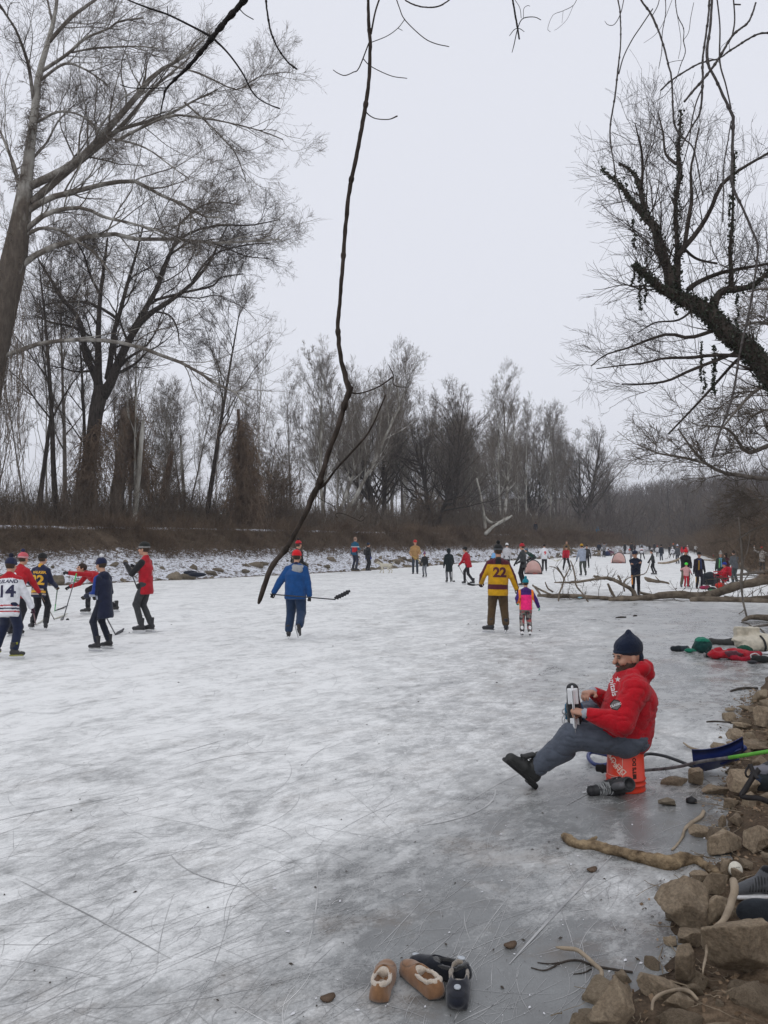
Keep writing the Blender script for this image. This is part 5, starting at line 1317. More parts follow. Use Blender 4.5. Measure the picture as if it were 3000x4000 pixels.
far('person in a long black coat standing on the far ice', 2442, 2164, 2118, 20, (.014, .014, .014), K, ('hair', (.10, .07, .05)), foot=BT, hem=.4)
far('large man in black at the edge of the far ice', 2468, 2172, 2117, 10, K, K, ('hair', (.02, .015, .01)), foot=BT, bulk=1.25)
far('small dark figure beside the large man in black', 2480, 2160, 2124, 0, (.05, .03, .03), K, ('hair', (.03, .02, .02)))
far('man in a grey hoodie standing beyond the far net', 2508, 2158, 2119, 10, (.15, .155, .17), (.06, .07, .09), ('hair', (.05, .03, .02)), foot=BT)
a = far('bending player in a white jersey with red letters', 2507, 2187, 2144, -20, WHITE, K, ('hair', (.02, .02, .02)), lean=50, hip=(0, -.15, .82), hR=(.2, .5, .6), fR=(.28, .0, .1), H=1.4, paint=bands((.14, .24, (.45, .12, .12))))
far('child in a red helmet behind the folded arms man', 2468, 2200, 2157, 100, (.35, .33, .33), (.25, .25, .26), ('helmet', (.60, .10, .08)), lean=25, H=1.25)
a = person('man in a navy jacket with folded arms and dark beanie, standing by the fallen branches', 2484, 2327, 2151, 165, (.016, .022, .040), (.016, .016, .020), ('beanie', (.018, .025, .05), (.018, .025, .05)), foot=BT, hR=(-.10, .20, 1.26), hL=(.08, .22, 1.22), gloves=None, head=(-55, 8), bulk=1.15, hem=.14, elbow=(.7, -.2, -1),
           ppaint=lambda V, Cc: np.where(((V[:, 0] > .115) & (V[:, 2] > .45) & (V[:, 2] < .80))[:, None], np.array([[.75, .28, .05]]), Cc))
far('man in a grey shirt and black trousers with a stick near the middle ice', 2552, 2246, 2148, 70, (.05, .052, .05), K, ('hair', (.02, .018, .015)), hR=(.1, .3, .85), hL=(-.1, .36, .82), lean=8, fL=(-.15, -.2, .1))
far('dark figure walking beyond the shirt and trousers man', 2538, 2158, 2125, 0, (.03, .025, .022), K, ('hair', (.03, .02, .02)))
far('dark figure beside the child in the red hat', 2557, 2158, 2119, 20, K, K, ('hair', (.12, .10, .08)), foot=BT)
far('child in a white top and red hat on the far ice', 2568, 2177, 2132, -10, (.6, .6, .62), K, ('beanie', (.6, .06, .05), (.6, .2, .2)))
far('broad man in a dark jacket and jeans seen from behind', 2584, 2189, 2127, 0, (.020, .026, .040), (.05, .065, .09), ('beanie', K, K), foot=BT, bulk=1.25, legs=1.15)
far('dark clad skater left of the orange helmet', 2616, 2170, 2128, 30, K, K, ('hair', (.02, .02, .02)))
far('skater with an orange helmet', 2631, 2168, 2123, 0, (.05, .045, .045), K, ('helmet', (.75, .14, .04)))
a = far('hockey player in a white jersey numbered 26 striding left', 2628, 2182, 2136, -10, WHITE, K, ('helmet', (.7, .7, .7)), fL=(-.45, 0, .1), hip=(0, 0, .86), lean=12, bulk=1.15, hL=(-.3, .4, .75))
decal(a['j'], '26', a['T'](.0, -.4, .22), a['Mt'][:, 0], a['Mt'][:, 2], .24, MT_NAVY, a['o'], bold=.012)
stick('thin stick of jersey 26 on the far ice', a['wL'], G(2606, 2183), G(2596, 2184), (.2, .18, .16), (.3, .3, .3), r=.02)
far('person in a grey coat and white and blue hat', 2648, 2201, 2126, 10, (.075, .08, .09), (.04, .045, .06), ('pom', (.6, .62, .7), (.1, .14, .4), (.6, .6, .7)), foot=BT, bulk=1.1)
far('skater in a bright red jacket in the far group', 2664, 2178, 2136, 0, (.55, .02, .04), K, ('hood', (.55, .02, .04)))
far('skater in a white and pink hat in the far group', 2686, 2172, 2130, 0, (.5, .3, .32), K, ('pom', (.8, .6, .62), (.7, .1, .12), (.8, .8, .8)))
far('dark skater behind the far group', 2672, 2164, 2128, 0, K, K, ('hair', K))
far('hockey player in a white jersey skating in the distance', 2718, 2164, 2127, 0, (.6, .6, .6), K, ('hair', (.3, .3, .3)), fL=(-.3, 0, .1), fR=(.3, 0, .1), hip=(0, 0, .88), hR=(.4, .2, .9))
far('skater in pale grey beyond the white jersey', 2735, 2162, 2135, 0, (.3, .3, .31), (.2, .2, .2), ('hair', K))
far('stooping dark skater near the right shore', 2775, 2168, 2146, 60, (.08, .07, .07), K, ('helmet', (.4, .4, .4)), lean=30, H=1.4)
far('child in red trousers near the right shore', 2788, 2181, 2152, 20, (.35, .33, .33), (.55, .03, .03), ('beanie', (.3, .3, .3)))
# ---- the family beyond the fallen tree
person('man in a black coat, khaki trousers and red knitted hat holding a toddler', 2678, 2298, 2141, 176, (.014, .014, .016), (.14, .13, .095), ('pom', (.60, .015, .025), (.62, .02, .03), (.6, .02, .03)), hR=(.14, .26, .88), hL=(-.2, .22, .95), bulk=1.25, head=(0, 18), fR=(.22, .08, .10), fL=(-.12, 0, .10), legs=1.1)
person('toddler in a pink coat, red trousers and green helmet', 2681, 2301, 2198, 176, (.62, .34, .34), (.42, .012, .03), ('helmet', (.06, .75, .05), (.04, .6, .04)), foot=('figure', (.7, .7, .7), (.7, .7, .7)), bulk=1.15, hR=(.36, .0, 1.22), hL=(-.36, 0, 1.0), gloves=(.02, .02, .02), hem=.05)
person('woman in a dark coat and brimmed hat with a blue and yellow scarf', 2731, 2299, 2157, 178, (.022, .018, .026), (.018, .018, .028), ('brim', (.022, .02, .018)), foot=('boot', (.07, .035, .022), (.03, .02, .02)), scarf=((.035, .05, .13), (.30, .18, .04)), bulk=1.15, hem=.30, hair=(.05, .03, .02))
person('woman in a grey pompom hat with a long striped green and blue scarf', 2817, 2283, 2153, 150, (.035, .045, .035), (.03, .05, .05), ('pom', (.30, .29, .27), (.32, .31, .29), (.4, .38, .36)), foot=BT, scarf=((.12, .30, .42), (.14, .45, .16)), bulk=1.2, hem=.2)
person('man in a grey sweatshirt and grey trousers, back to us, beside the red chair', 2871, 2279, 2149, 12, (.10, .108, .118), (.085, .10, .105), ('hair', (.025, .018, .014)), foot=BT, hR=(.10, .30, 1.15), hL=(-.1, .3, 1.15), bulk=1.2, legs=1.15)
person('dark haired person between the scarf woman and the man in grey', 2839, 2272, 2159, 20, (.05, .012, .018), (.03, .02, .03), ('longhair', (.025, .018, .014)), foot=BT, bulk=1.1)
person('man in an off white hoodie and red cap raising one arm on the right shore', 2978, 2243, 2134, -30, (.33, .31, .285), (.075, .075, .072), ('cap', (.55, .03, .02)), foot=BT, hL=(-.46, .12, 1.72), hR=(.2, .2, 1.2), gloves=None, elbow=(.6, -.2, -.4), Yz=.1)
a = person('child in red sitting in the small red chair', 2822, 2290, 2232, 95, (.50, .012, .03), (.05, .05, .06), ('beanie', (.02, .04, .30), (.02, .04, .3)), foot=BT, hip=(0, -.1, .42), fR=(.1, .35, .1), fL=(-.1, .35, .1), hR=(.2, .3, .6), hL=(-.2, .3, .6), lean=-4, H=1.02)
# ---- on the path
for (lb, u, ft, tp_, c, p, hat) in (('walker in a bright blue coat on the path', 2334, 2102, 2074, (.01, .16, .30), K, ('hood', (.01, .14, .26))), ('walker in brown beside the blue coat on the path', 2351, 2103, 2071, (.05, .04, .03), K, ('hair', K)),
                                   ('lone dark figure on the path under the trees', 2092, 2091, 2046, (.018, .018, .026), (.04, .05, .07), ('hair', (.03, .02, .02)))):
    x, y = behind(u, 8.2); z = gz(x, y); t_ = 1.78
    person(lb, u, 0, 0, -20, c, p, hat, foot=BT, X0=(x, y, z), H=t_)
print('crowd done')
# ================================================================ the man on the bucket
def Z1(x, y, Y): return P(1900 + x / 2.0737, 2400 + y / 2.0737, Y)
YB = 6.50
m = Mat('bucket_plastic', .38, .45); m.col(m.mix(m.ramp(m.noise(5, 5, .6), (.4, 0.), (.75, .6)), (.70, .042, .012), (.50, .036, .014))); m.bump(m.noise(40, 3, .5), .08, .003); M_BUCK = m.m
bc = G(2425, 3060); bc = np.array([bc[0], YB, 0])
def lathe(prof, n=40, name='lathe'):
    a = np.arange(n) / n * 2 * math.pi; pr = np.array(prof); V = np.stack([pr[:, 0][:, None] * np.cos(a), pr[:, 0][:, None] * np.sin(a), np.repeat(pr[:, 1][:, None], n, 1)], -1).reshape(-1, 3)
    k = len(pr); b = np.arange(k - 1)[:, None] * n; j = np.arange(n)[None]; Q = np.stack([b + j, b + (j + 1) % n, b + n + (j + 1) % n, b + n + j], -1).reshape(-1, 4)
    V = np.vstack([V, [[0, 0, pr[0, 1]], [0, 0, pr[-1, 1]]]]); c0, c1 = len(V) - 2, len(V) - 1; j = np.arange(n)
    T_ = np.concatenate([np.stack([(j + 1) % n, j, np.full(n, c0)], 1), np.stack([(k - 1) * n + j, (k - 1) * n + (j + 1) % n, np.full(n, c1)], 1)])
    return mesh_np(name, V, quads=Q, tris=T_)
bk = empty('bucket', bc); tag(bk, 'orange plastic bucket turned upside down on the ice as a seat', 'bucket')
bme = lathe([(.148, .0), (.150, .004), (.150, .012), (.147, .020), (.147, .048), (.151, .050), (.151, .056), (.146, .058), (.146, .085), (.151, .087), (.151, .094), (.1435, .098), (.134, .355), (.130, .368), (.122, .372)], 48, 'shell')
add('shell', bme, M_BUCK, bk)
def wrap(o_, ang, z, xs, name, mat, txt, size, rot=0, bold=0, shear=0):
    me = txt if not isinstance(txt, str) else text_mesh(txt, size, bold, shear)
    for v in me.vertices:
        x, y = v.co.x, v.co.y; c_, s_ = math.cos(rot), math.sin(rot); x, y = x * c_ - y * s_, x * s_ + y * c_
        zz = z + y; r = .1435 - (zz - .098) * .0375 + .0012; th = ang + x / r; v.co = (r * math.sin(th), -r * math.cos(th), zz)
    add(name, me, mat, o_)
M_PW = plain('print_pale', (.85, .62, .52)); M_PK = plain('print_black', (.05, .02, .015))
wrap(bk, R(-62), .235, 1, 'logo_lettering', M_PW, 'THE HOME', .050, R(180 + 45 - 90), .001); wrap(bk, R(-44), .215, 1, 'logo_lettering', M_PW, 'DEPOT', .060, R(180 + 45 - 90), .001)
tb = Tubes()
def arcline(a0, z0, a1, z1):
    t = np.linspace(0, 1, 12); zz = z0 + (z1 - z0) * t; aa = R(a0) + (R(a1) - R(a0)) * t; r = .1435 - (zz - .098) * .0375 + .0008
    return np.column_stack([r * np.sin(aa), -r * np.cos(aa), zz])
for q in ((-85, .12, -25, .12), (-25, .12, -25, .34), (-85, .12, -85, .34)): tb.add(arcline(*q), np.full(12, .0016), 4)
add('logo_border', tb.mesh('logo_border'), M_PW, bk)
wrap(bk, R(12), .235, 1, 'slogan_lettering', M_PK, "LET'S DO THIS", .038, R(90), .0022)
wrap(bk, R(12), .125, 1, 'slogan_lettering', M_PK, poly([.019, .019, .019, .019], 45), 1, 0)
hd = Tubes().add(spline([(.150, -.02, .05), (.19, -.06, .02), (.20, -.09, .006), (.12, -.14, .006)], 14), np.full(14, .0022), 5)
add('handle', hd.mesh('handle'), M_STEEL, bk)

sm_ = empty('person', bc); tag(sm_, 'bearded man in a red hoodie and navy beanie sitting on a bucket, holding his skate', 'person')
L_ = lambda p: np.array(p) - bc
Wn = lambda x, y, Y: L_(Z1(x, y, Y))
pel = Wn(1120, 1000, YB + .02); wst = Wn(1110, 860, YB); che = Wn(1165, 690, YB); nk = Wn(1175, 500, YB); hdc = Wn(1140, 352, YB - .01)
sN, sF = Wn(1205, 610, YB - .19), Wn(1130, 600, YB + .21)
eN, wN = Wn(1085, 880, YB - .30), Wn(815, 805, YB - .26)
eF, wF = Wn(1010, 740, YB + .26), Wn(868, 632, YB + .10)
hN, hF = Wn(1130, 1040, YB - .10), Wn(1130, 1010, YB + .14)
kN, aN = Wn(700, 985, YB - .12), Wn(430, 1235, YB)
kF, aF = Wn(850, 790, YB + .34), Wn(742, 862, YB + .02)
yaw = math.degrees(math.atan2(1, 0)) + 16                       # he looks left and a little towards us
Mh = rotm(yaw, 6, 0)
f = Field(); head_prims(f, hdc, Mh, beard=True, s=1.10)
f.cone(hdc + Mh @ np.array([0, .088, .024]), hdc + Mh @ np.array([0, .110, -.018]), .010, .0125, 'skin', sm=.012)
f.cone(hdc + Mh @ np.array([0, -.02, -.06]), nk, .066, .072, 'skin', sm=.02)
f.cone(pel, wst, .12, .13, 'skin', sm=.03); f.cone(wst, che, .13, .13, 'skin', sm=.03); f.cone(sN, sF, .05, .05, 'skin')
for a, e, w in ((sN, eN, wN), (sF, eF, wF)): f.cone(a, e, .045, .04, 'skin'); f.cone(e, w, .04, .029, 'skin')
for a, k, w in ((hN, kN, aN), (hF, kF, aF)): f.cone(a, k, .075, .05, 'skin'); f.cone(k, w, .05, .035, 'skin')
gN = Wn(735, 785, YB - .20) - wN; hand(f, wN, gN, (0.1, -.35, .9), 1, 'skin', .75, 1.08, 1.15)
gF = Wn(770, 640, YB - .02) - wF; hand(f, wF, gF, (0, .1, 1.0), -1, 'skin', .25, 1.08, 1.15)
SKM = (.43, .235, .165)
cols = {'skin': SKM, 'eye': (.13, .08, .06), 'lip': (.30, .11, .09), 'brow': (.06, .04, .03), 'beard': (.085, .055, .042)}
def face_paint(V, Cc):
    q = (V - hdc) @ Mh / 1.10
    n_ = fbm(V, 60, 2, 3) * .012
    be = (q[:, 2] < -.025 + n_ - .25 * np.maximum(0, -.01 - q[:, 1])) & (q[:, 2] > -.14) & (q[:, 1] > -.030) & (np.abs(q[:, 0]) < .09) & ~((np.abs(q[:, 0]) < .024) & (q[:, 2] > -.052) & (q[:, 2] < -.040) & (q[:, 1] > .07))
    be &= ~((q[:, 2] > -.034 + n_) & (q[:, 1] > .015) & (np.abs(q[:, 0]) > .03)); Cc[be] = (.075, .048, .036)
    return Cc
add('body', f.mesh('body', .0065, .010, .0, 1, cols, face_paint), M_SKIN, sm_)
# beard with a shape of its own
f = Field(); q_ = lambda x, y, z: hdc + Mh @ (np.array([x, y, z]) * 1.10)
f.ell(q_(0, .052, -.090), (.044, .040, .038), 0, Mh.T); f.ell(q_(0, .080, -.072), (.024, .016, .016), 0, Mh.T); f.cone(q_(-.058, .0, -.035), q_(-.03, .05, -.09), .011, .022, 0); f.cone(q_(.058, .0, -.035), q_(.03, .05, -.09), .011, .022, 0)
f.cone(q_(-.022, .092, -.034), q_(.022, .092, -.034), .006, .006, 0)
add('beard', f.mesh('beard', .0055, .012, .006, 45, {0: (.070, .045, .034)}), M_KNIT, sm_)
# beanie, a little slouched to a point
f = Field(); f.ell(q_(0, -.018, .070), (.097, .116, .094), 0, Mh.T); f.cone(q_(0, -.03, .10), q_(0, -.032, .178), .075, .022, 0, sm=.05); f.ell(q_(0, -.012, .052), (.101, .118, .030), 1, Mh.T, sm=.006); f.ell(q_(0, -.075, .0), (.075, .045, .045), 1, Mh.T, sm=.02)
cutc = q_(0, .14, -.12); f.box(cutc, (.3, .22, .135), 0, Mh.T); f.sub()
add('hat', f.mesh('hat', .0065, .012, .004, 30, {0: (.010, .016, .036), 1: (.011, .018, .040)}), M_KNIT, sm_)
# hoodie
f = Field(); yx = np.array([0, 1., 0])
f.cone(Wn(1170, 985, YB), Wn(1110, 900, YB), .155, .185, 't', yx, .95, sm=.05); f.cone(Wn(1110, 880, YB), Wn(1150, 760, YB), .188, .172, 't', yx, .88, sm=.05); f.cone(Wn(1210, 900, YB), Wn(1250, 700, YB), .12, .12, 't', yx, .75, sm=.05); f.cone(Wn(1150, 760, YB), Wn(1175, 600, YB), .172, .14, 't', yx, .82, sm=.05)
f.cone(sN + [0, .03, 0], sF - [0, .03, 0], .105, .105, 't', sm=.05); f.cone(che, nk, .13, .085, 't', sm=.04); f.ell(Wn(1120, 620, YB), (.10, .17, .13), 't', sm=.06)
f.cone(sN, eN, .098, .092, 's', sm=.03); f.cone(eN, wN + (eN - wN) * .10, .092, .046, 's', sm=.03); f.cone(sF, eF, .095, .082, 's', sm=.03); f.cone(eF, wF + (eF - wF) * .10, .080, .044, 's', sm=.03)
f.ell(Wn(1010, 945, YB - .16), (.10, .07, .055), 's', sm=.05)
for x, y, dy, r in ((1285, 425, 0, .062), (1265, 440, -.08, .055), (1265, 430, .08, .055), (1185, 490, -.105, .046), (1185, 485, .11, .046), (1105, 505, -.05, .036), (1300, 480, 0, .058), (1100, 500, .05, .036)): f.ell(Wn(x, y, YB + dy), (r, r * 1.15, r), 'h', sm=.03)
f.ell(Wn(1185, 400, YB), (.088, .082, .11), 0); f.sub(sm=.012)
ptw = Wn(1170, 990, YB)
hj = (.44, .009, .018)
def foldw(me, amp, cen, axis_dir, freq, seed=0):
    co = np.empty(len(me.vertices) * 3, np.float32); me.vertices.foreach_get('co', co); co = co.reshape(-1, 3)
    no = np.empty(len(me.vertices) * 3, np.float32); me.vertices.foreach_get('normal', no); no = no.reshape(-1, 3)
    d = fbm(co * np.array([.8, .7, 1.6]), freq, 2, seed); r_ = .6 - 1.6 * np.maximum(0, 1 - np.abs(d) * 8) ** 1.5
    co += no * (amp * r_)[:, None]; me.vertices.foreach_set('co', co.ravel()); me.update()
hme = f.mesh('hoodie', .0095, .02, .010, 5.5, {'t': hj, 's': hj, 'h': (.46, .010, .020)}, seed=4); foldw(hme, .0055, None, None, 5.5, 2); foldw(hme, .0035, None, None, 13, 3)
add('hoodie', hme, cloth('fleece', .95, .45, 45), sm_)
ft = Tubes()
for w, e in ((wN, eN), (wF, eF)):
    d = (e - w) / np.linalg.norm(e - w); ft.add([w - d * .002, w + d * .055], [.040, .044], 16)
add('cuff', ft.mesh('cuff'), plain('cuff_black', (.02, .02, .022)), sm_)
ft = Tubes()
for w, e in ((wN, eN), (wF, eF)):
    d = (e - w) / np.linalg.norm(e - w); ft.add([w - d * .028, w + d * .01], [.036, .038], 16)
add('shirt_cuff', ft.mesh('shirt_cuff'), plain('cuff_grey', (.34, .36, .40)), sm_)
decal(hme, 'capitals', Wn(1052, 585, YB - .64), np.array([.20, .0, -.98]), np.array([.98, .0, .20]), .058, MT_WHITE, sm_, 'chest_lettering', .001, .003, .7)
decal(hme, poly([.009 if i % 2 else .022 for i in range(10)]), Wn(1095, 545, YB - .64), (1, 0, 0), (0, 0, 1), 1, MT_WHITE, sm_, 'chest_star', 0, .003, .7)
decal(hme, poly([.033] * 6), Wn(1078, 755, YB - .64), (.95, 0, .3), (-.3, 0, .95), 1, plain('patch_grey', (.22, .20, .20)), sm_, 'sleeve_patch', .002, .0042, .7)
c0 = Wn(1078, 755, YB - .64)
decal(hme, poly([.042] * 6), c0, (.95, 0, .3), (-.3, 0, .95), 1, plain('patch_black', (.035, .03, .03)), sm_, 'sleeve_patch', .002, .003, .7)
decal(hme, 'CLASSIC', c0, (.95, 0, .3), (-.3, 0, .95), .022, MT_WHITE, sm_, 'patch_lettering', .0012, .0056, .7)
# trousers
f = Field(); f.cone(Wn(1180, 1010, YB - .06), Wn(1180, 1010, YB + .10), .13, .13, 0, (0, 0, 1), 1.25, sm=.05); f.cone(Wn(1120, 1035, YB - .10), Wn(940, 990, YB - .12), .118, .112, 0, sm=.04); f.cone(Wn(940, 1000, YB - .12), kN, .112, .098, 0, sm=.04)
f.cone(kN, Wn(560, 1120, YB - .05), .098, .082, 0, sm=.04); f.cone(Wn(560, 1120, YB - .05), Wn(425, 1225, YB), .082, .076, 0, sm=.03); f.ell(Wn(640, 1120, YB - .03), (.07, .06, .05), 0, sm=.05)
f.cone(hF, kF, .115, .095, 0, sm=.04); f.cone(kF, aF + (kF - aF) * .12, .092, .070, 0, sm=.04)
tme = f.mesh('trousers', .0095, .02, .010, 6, {0: (.085, .098, .125)}, seed=9); foldw(tme, .006, None, None, 5.5, 5); foldw(tme, .0035, None, None, 13, 6)
add('trousers', tme, M_CLOTH, sm_)
# left work shoe, heel on the ice and toe in the air
def frame(toe, sole):
    y = np.array(toe, float); y /= np.linalg.norm(y); z = -np.array(sole, float); z -= (z @ y) * y; z /= np.linalg.norm(z); return np.column_stack([np.cross(y, z), y, z])
def put(o_, at, Mf, sc=1.0): o_.location = tuple(at); o_.rotation_euler = Matrix(Mf.tolist()).to_euler(); o_.scale = (sc,) * 3; return o_
f = Field(); f.cone((0, -.005, .06), (0, -.004, 0), .058, .052, 0); f.cone((0, -.035, -.05), (0, .06, -.05), .048, .048, 0); f.cone((0, .06, -.052), (0, .165, -.066), .048, .038, 0); f.box((0, .055, -.096), (.045, .145, .013), 1, rd=.011, sm=.004); f.box((0, -.055, -.105), (.042, .04, .018), 1, rd=.01, sm=.004)
f.cone((0, .055, .055), (0, .10, -.0), .03, .03, 0, (0, 0, 1), 2.2, sm=.01); f.ell((0, 0, .11), (.042, .045, .05), 0); f.sub()
for i in range(5): f.cone((-.03, .05 + .022 * i, .012 - .014 * i), (.03, .055 + .022 * i, .012 - .014 * i), .0035, .0035, 1, sm=.002)
sh = add('shoe', f.mesh('shoe', .0065, .012, .003, 20, {0: (.022, .023, .022), 1: (.010, .010, .010)}), M_LEATHER, sm_)
put(sh, Wn(392, 1228, YB), frame((-.74, -.1, .62), (-.62, -.12, -.76)), 1.14)
# the skate he is holding, worn on the crossed foot, blade towards us
def big_skate(parent, at, Mf, sc, laces='tied', nm='skate'):
    f = Field(); f.cone((0, -.012, .13), (0, -.004, 0), .052, .048, 0); f.cone((0, -.035, -.045), (0, .05, -.05), .046, .045, 0); f.cone((0, .05, -.055), (0, .150, -.066), .045, .036, 0); f.ell((0, .165, -.062), (.038, .035, .032), 1, sm=.004)
    f.box((0, .045, -.098), (.038, .125, .006), 1, rd=.005, sm=.006); f.cone((0, .050, .145), (0, .045, .05), .024, .022, 2, sm=.012); f.cone((-.05, -.03, .02), (-.045, .06, -.04), .014, .010, 3, sm=.006); f.cone((.05, -.03, .02), (.045, .06, -.04), .014, .010, 3, sm=.006)
    f.ell((0, -.01, .19), (.042, .042, .07), 0); f.sub()
    o_ = add(nm, f.mesh('boot', .0065, .012, 0, 1, {0: (.035, .036, .038), 1: (.018, .018, .020), 2: (.10, .10, .105), 3: (.02, .16, .28) if nm == 'skate' else (.02, .02, .022)}), M_LEATHER, parent)
    put(o_, at, Mf, sc)
    f = Field(); f.box((0, .125, -.108), (.033, .050, .005), 0, rd=.004); f.box((0, -.045, -.108), (.028, .036, .005), 0, rd=.004); f.box((0, .125, -.122), (.013, .042, .018), 0, rd=.006, sm=.008); f.box((0, -.045, -.122), (.012, .032, .018), 0, rd=.006, sm=.008); f.box((0, .045, -.140), (.007, .15, .010), 0, rd=.005, sm=.006)
    hm = f.mesh('blade_holder', .0045, .006); add('blade_holder', hm, M_HOLDER, o_)
    bmh = blade_mesh(); bmh.materials.append(M_STEEL); b2 = add('blade', bmh, None, o_); b2.location = (0, -.004, -.004); b2.scale = (1, 1.04, 1)
    return o_
sk = big_skate(sm_, Wn(712, 800, YB - .02), frame((-.06, .03, 1), (-.22, -.975, 0)), 1.22)
tb = Tubes()
for i in range(9): t = i * 2.2; tb.add([(.006 * math.cos(t) + (-.028 if i < 5 else .024), .11 if i % 4 < 2 else .14, -.1135), (.006 * math.cos(t) + (-.028 if i < 5 else .024), .11 if i % 4 < 2 else .14, -.1125)], [.003, .003], 6) if False else None
lc = Tubes().add(spline([Wn(640, 790, YB - .03), Wn(612, 850, YB - .05), Wn(625, 900, YB - .06), Wn(605, 950, YB - .06)], 14), np.full(14, .0035), 5).add(spline([Wn(640, 760, YB - .03), Wn(615, 775, YB - .05), Wn(618, 800, YB - .06), Wn(645, 812, YB - .04)], 12), np.full(12, .0045), 5)
lc.add(spline([Wn(650, 800, YB - .03), Wn(630, 870, YB - .06), Wn(642, 930, YB - .08)], 12), np.full(12, .0035), 5)
add('lace', lc.mesh('lace'), plain('lace', (.45, .45, .45)), sm_)

# ================================================================ things by the bucket
so = empty('ice_skate', G(2385, 3108)); tag(so, 'black ice skate on its side before the orange bucket, grey laces wound round it', 'ice skate')
so_z = .058
Mf = frame((-.93, -.30, -.06), (-.30, .86, -.35))
sk = big_skate(so, (.045, .0, so_z + .01), Mf, 1.08, nm='boot')
tb = Tubes(); rg = np.random.default_rng(3)
for i in range(17):
    yy = .015 + .0062 * i + rg.normal() * .002; a = np.linspace(0, 2 * math.pi, 26); til = rg.normal() * .012
    rx, rz = .052 - .0008 * i, .050 - .0010 * i
    c_ = np.column_stack([rx * np.cos(a), yy + til * np.cos(a) + .004 * np.sin(a * 2 + i), -.040 - .0012 * i + rz * np.sin(a)])
    tb.add(c_, np.full(26, .0030), 5)
tb.add(spline([(.03, .02, .03), (.055, -.01, .02), (.06, -.03, -.03), (.065, -.02, -.075)], 12), np.full(12, .003), 5)
add('lace', tb.mesh('lace'), plain('lace_grey', (.33, .34, .34)), sk)

# snow shovel: D grip, bent black shaft, blue scoop
M_BLUE = Mat('blue_plastic', .35, .45); M_BLUE.col((.010, .024, .125)); M_BLUE = M_BLUE.m
so = empty('snow_shovel', G(2700, 3000)); tag(so, 'blue snow shovel with a bent black shaft lying behind the bucket', 'snow shovel'); oc = np.array(so.location)
sp_ = spline([G(2400, 2958, .05), G(2490, 2962, .06), P(2530, 2945, 7.35), P(2590, 2952, 7.25), P(2650, 2972, 7.1), P(2712, 2996, 6.95), P(2760, 3005, 6.85)], 30) - oc
add('shaft', Tubes().add(sp_, np.full(30, .0135), 10).mesh('shaft'), plain('shaft_black', (.02, .02, .023), .4), so)
gp = [G(2400, 2958, .05), G(2355, 2945, .06), G(2310, 2938, .05), G(2298, 2958, .04), G(2322, 2985, .03), G(2362, 2988, .03), G(2400, 2970, .04)]
add('grip', Tubes().add(spline(gp, 26) - oc, np.full(26, .017), 10).mesh('grip'), M_BLUE, so)
# scoop: a curved pan, opening to the left
n1, n2 = 22, 16; cx = P(2800, 2985, 6.75); V = []
for i in range(n1):
    t = i / (n1 - 1)                                         # 0 front lip (left) .. 1 socket (right)
    for j in range(n2):
        w = (j / (n2 - 1) - .5) * 2
        hw = .215 - .045 * t; curl = .085 * abs(w) ** 5
        V.append((-.20 + .40 * t, hw * w, .012 + .12 * t ** 2.2 + curl * (1 - .2 * t)))
V = np.array(V); V = np.concatenate([V, V + [0, 0, -.006]]); ii = np.arange(n1 * n2).reshape(n1, n2)
q1 = np.stack([ii[:-1, :-1], ii[1:, :-1], ii[1:, 1:], ii[:-1, 1:]], -1).reshape(-1, 4); N2 = n1 * n2
rim = np.concatenate([ii[0], ii[1:, -1], ii[-1, -2::-1], ii[-2:0:-1, 0]]); rn = np.roll(rim, -1)
Q = np.concatenate([q1, q1[:, ::-1] + N2, np.stack([rn, rim, rim + N2, rn + N2], 1)])
sco = add('scoop', mesh_np('scoop', V, quads=Q), M_BLUE, so); sco.location = tuple(cx - oc + np.array([.02, 0, -.035])); sco.rotation_euler = (R(-31), R(-6), R(-16))
f = Field(); f.cone((.02, 0, .05), (.21, 0, .16), .022, .026, 0); f.cone((-.02, -.09, .05), (.17, -.13, .11), .008, .008, 0); f.cone((-.02, .09, .05), (.17, .13, .11), .008, .008, 0)
rb = add('rib', f.mesh('rib', .007, .01), M_BLUE, so); rb.location = sco.location; rb.rotation_euler = sco.rotation_euler
A_ = P(3020, 2932, 5.6); B_ = P(2470, 3012, 6.85)
so = empty('hockey_stick', (A_ + B_) / 2); tag(so, 'long grey and green hockey stick reaching from behind the bucket to the right bank', 'hockey stick'); oc = np.array(so.location)
pt = spline([B_, P(2620, 3000, 6.5), P(2740, 2975, 6.2), P(2860, 2958, 5.9), A_], 20)
add('shaft', Tubes().add(pt[:17] - oc, np.full(17, .0135), 6).mesh('shaft'), mottled('stick_worn', (.03, .03, .032), (.20, .20, .20), 18, .5, .4, .1), so)
add('shaft_end', Tubes().add(pt[14:] - oc, np.full(6, .0150), 6).mesh('shaft_end'), plain('stick_green', (.12, .40, .05), .4), so)
f = Field()
for i in range(6):
    cv = lambda t: np.array([-.28 * t, .05 * t * t, .012 * t]); f.cone(cv(i / 6), cv((i + 1) / 6), .010, .010, 0, (0, 0, 1), .3, sm=.01)
bl = add('blade', f.mesh('blade', .007, .006), plain('blade_black', (.02, .02, .02)), so); bl.location = tuple(B_ - oc - np.array([0, 0, .0]))
f = Tubes().add([[0, 0, 0.0], [0, 0, .0254]], [.038, .038], 28); o = add('puck', f.mesh('puck', False), plain('rubber_near', (.012, .012, .013), .5)); o.location = tuple(G(2701, 3135)); tag(o, 'black puck on the wet ice right of the bucket', 'puck')
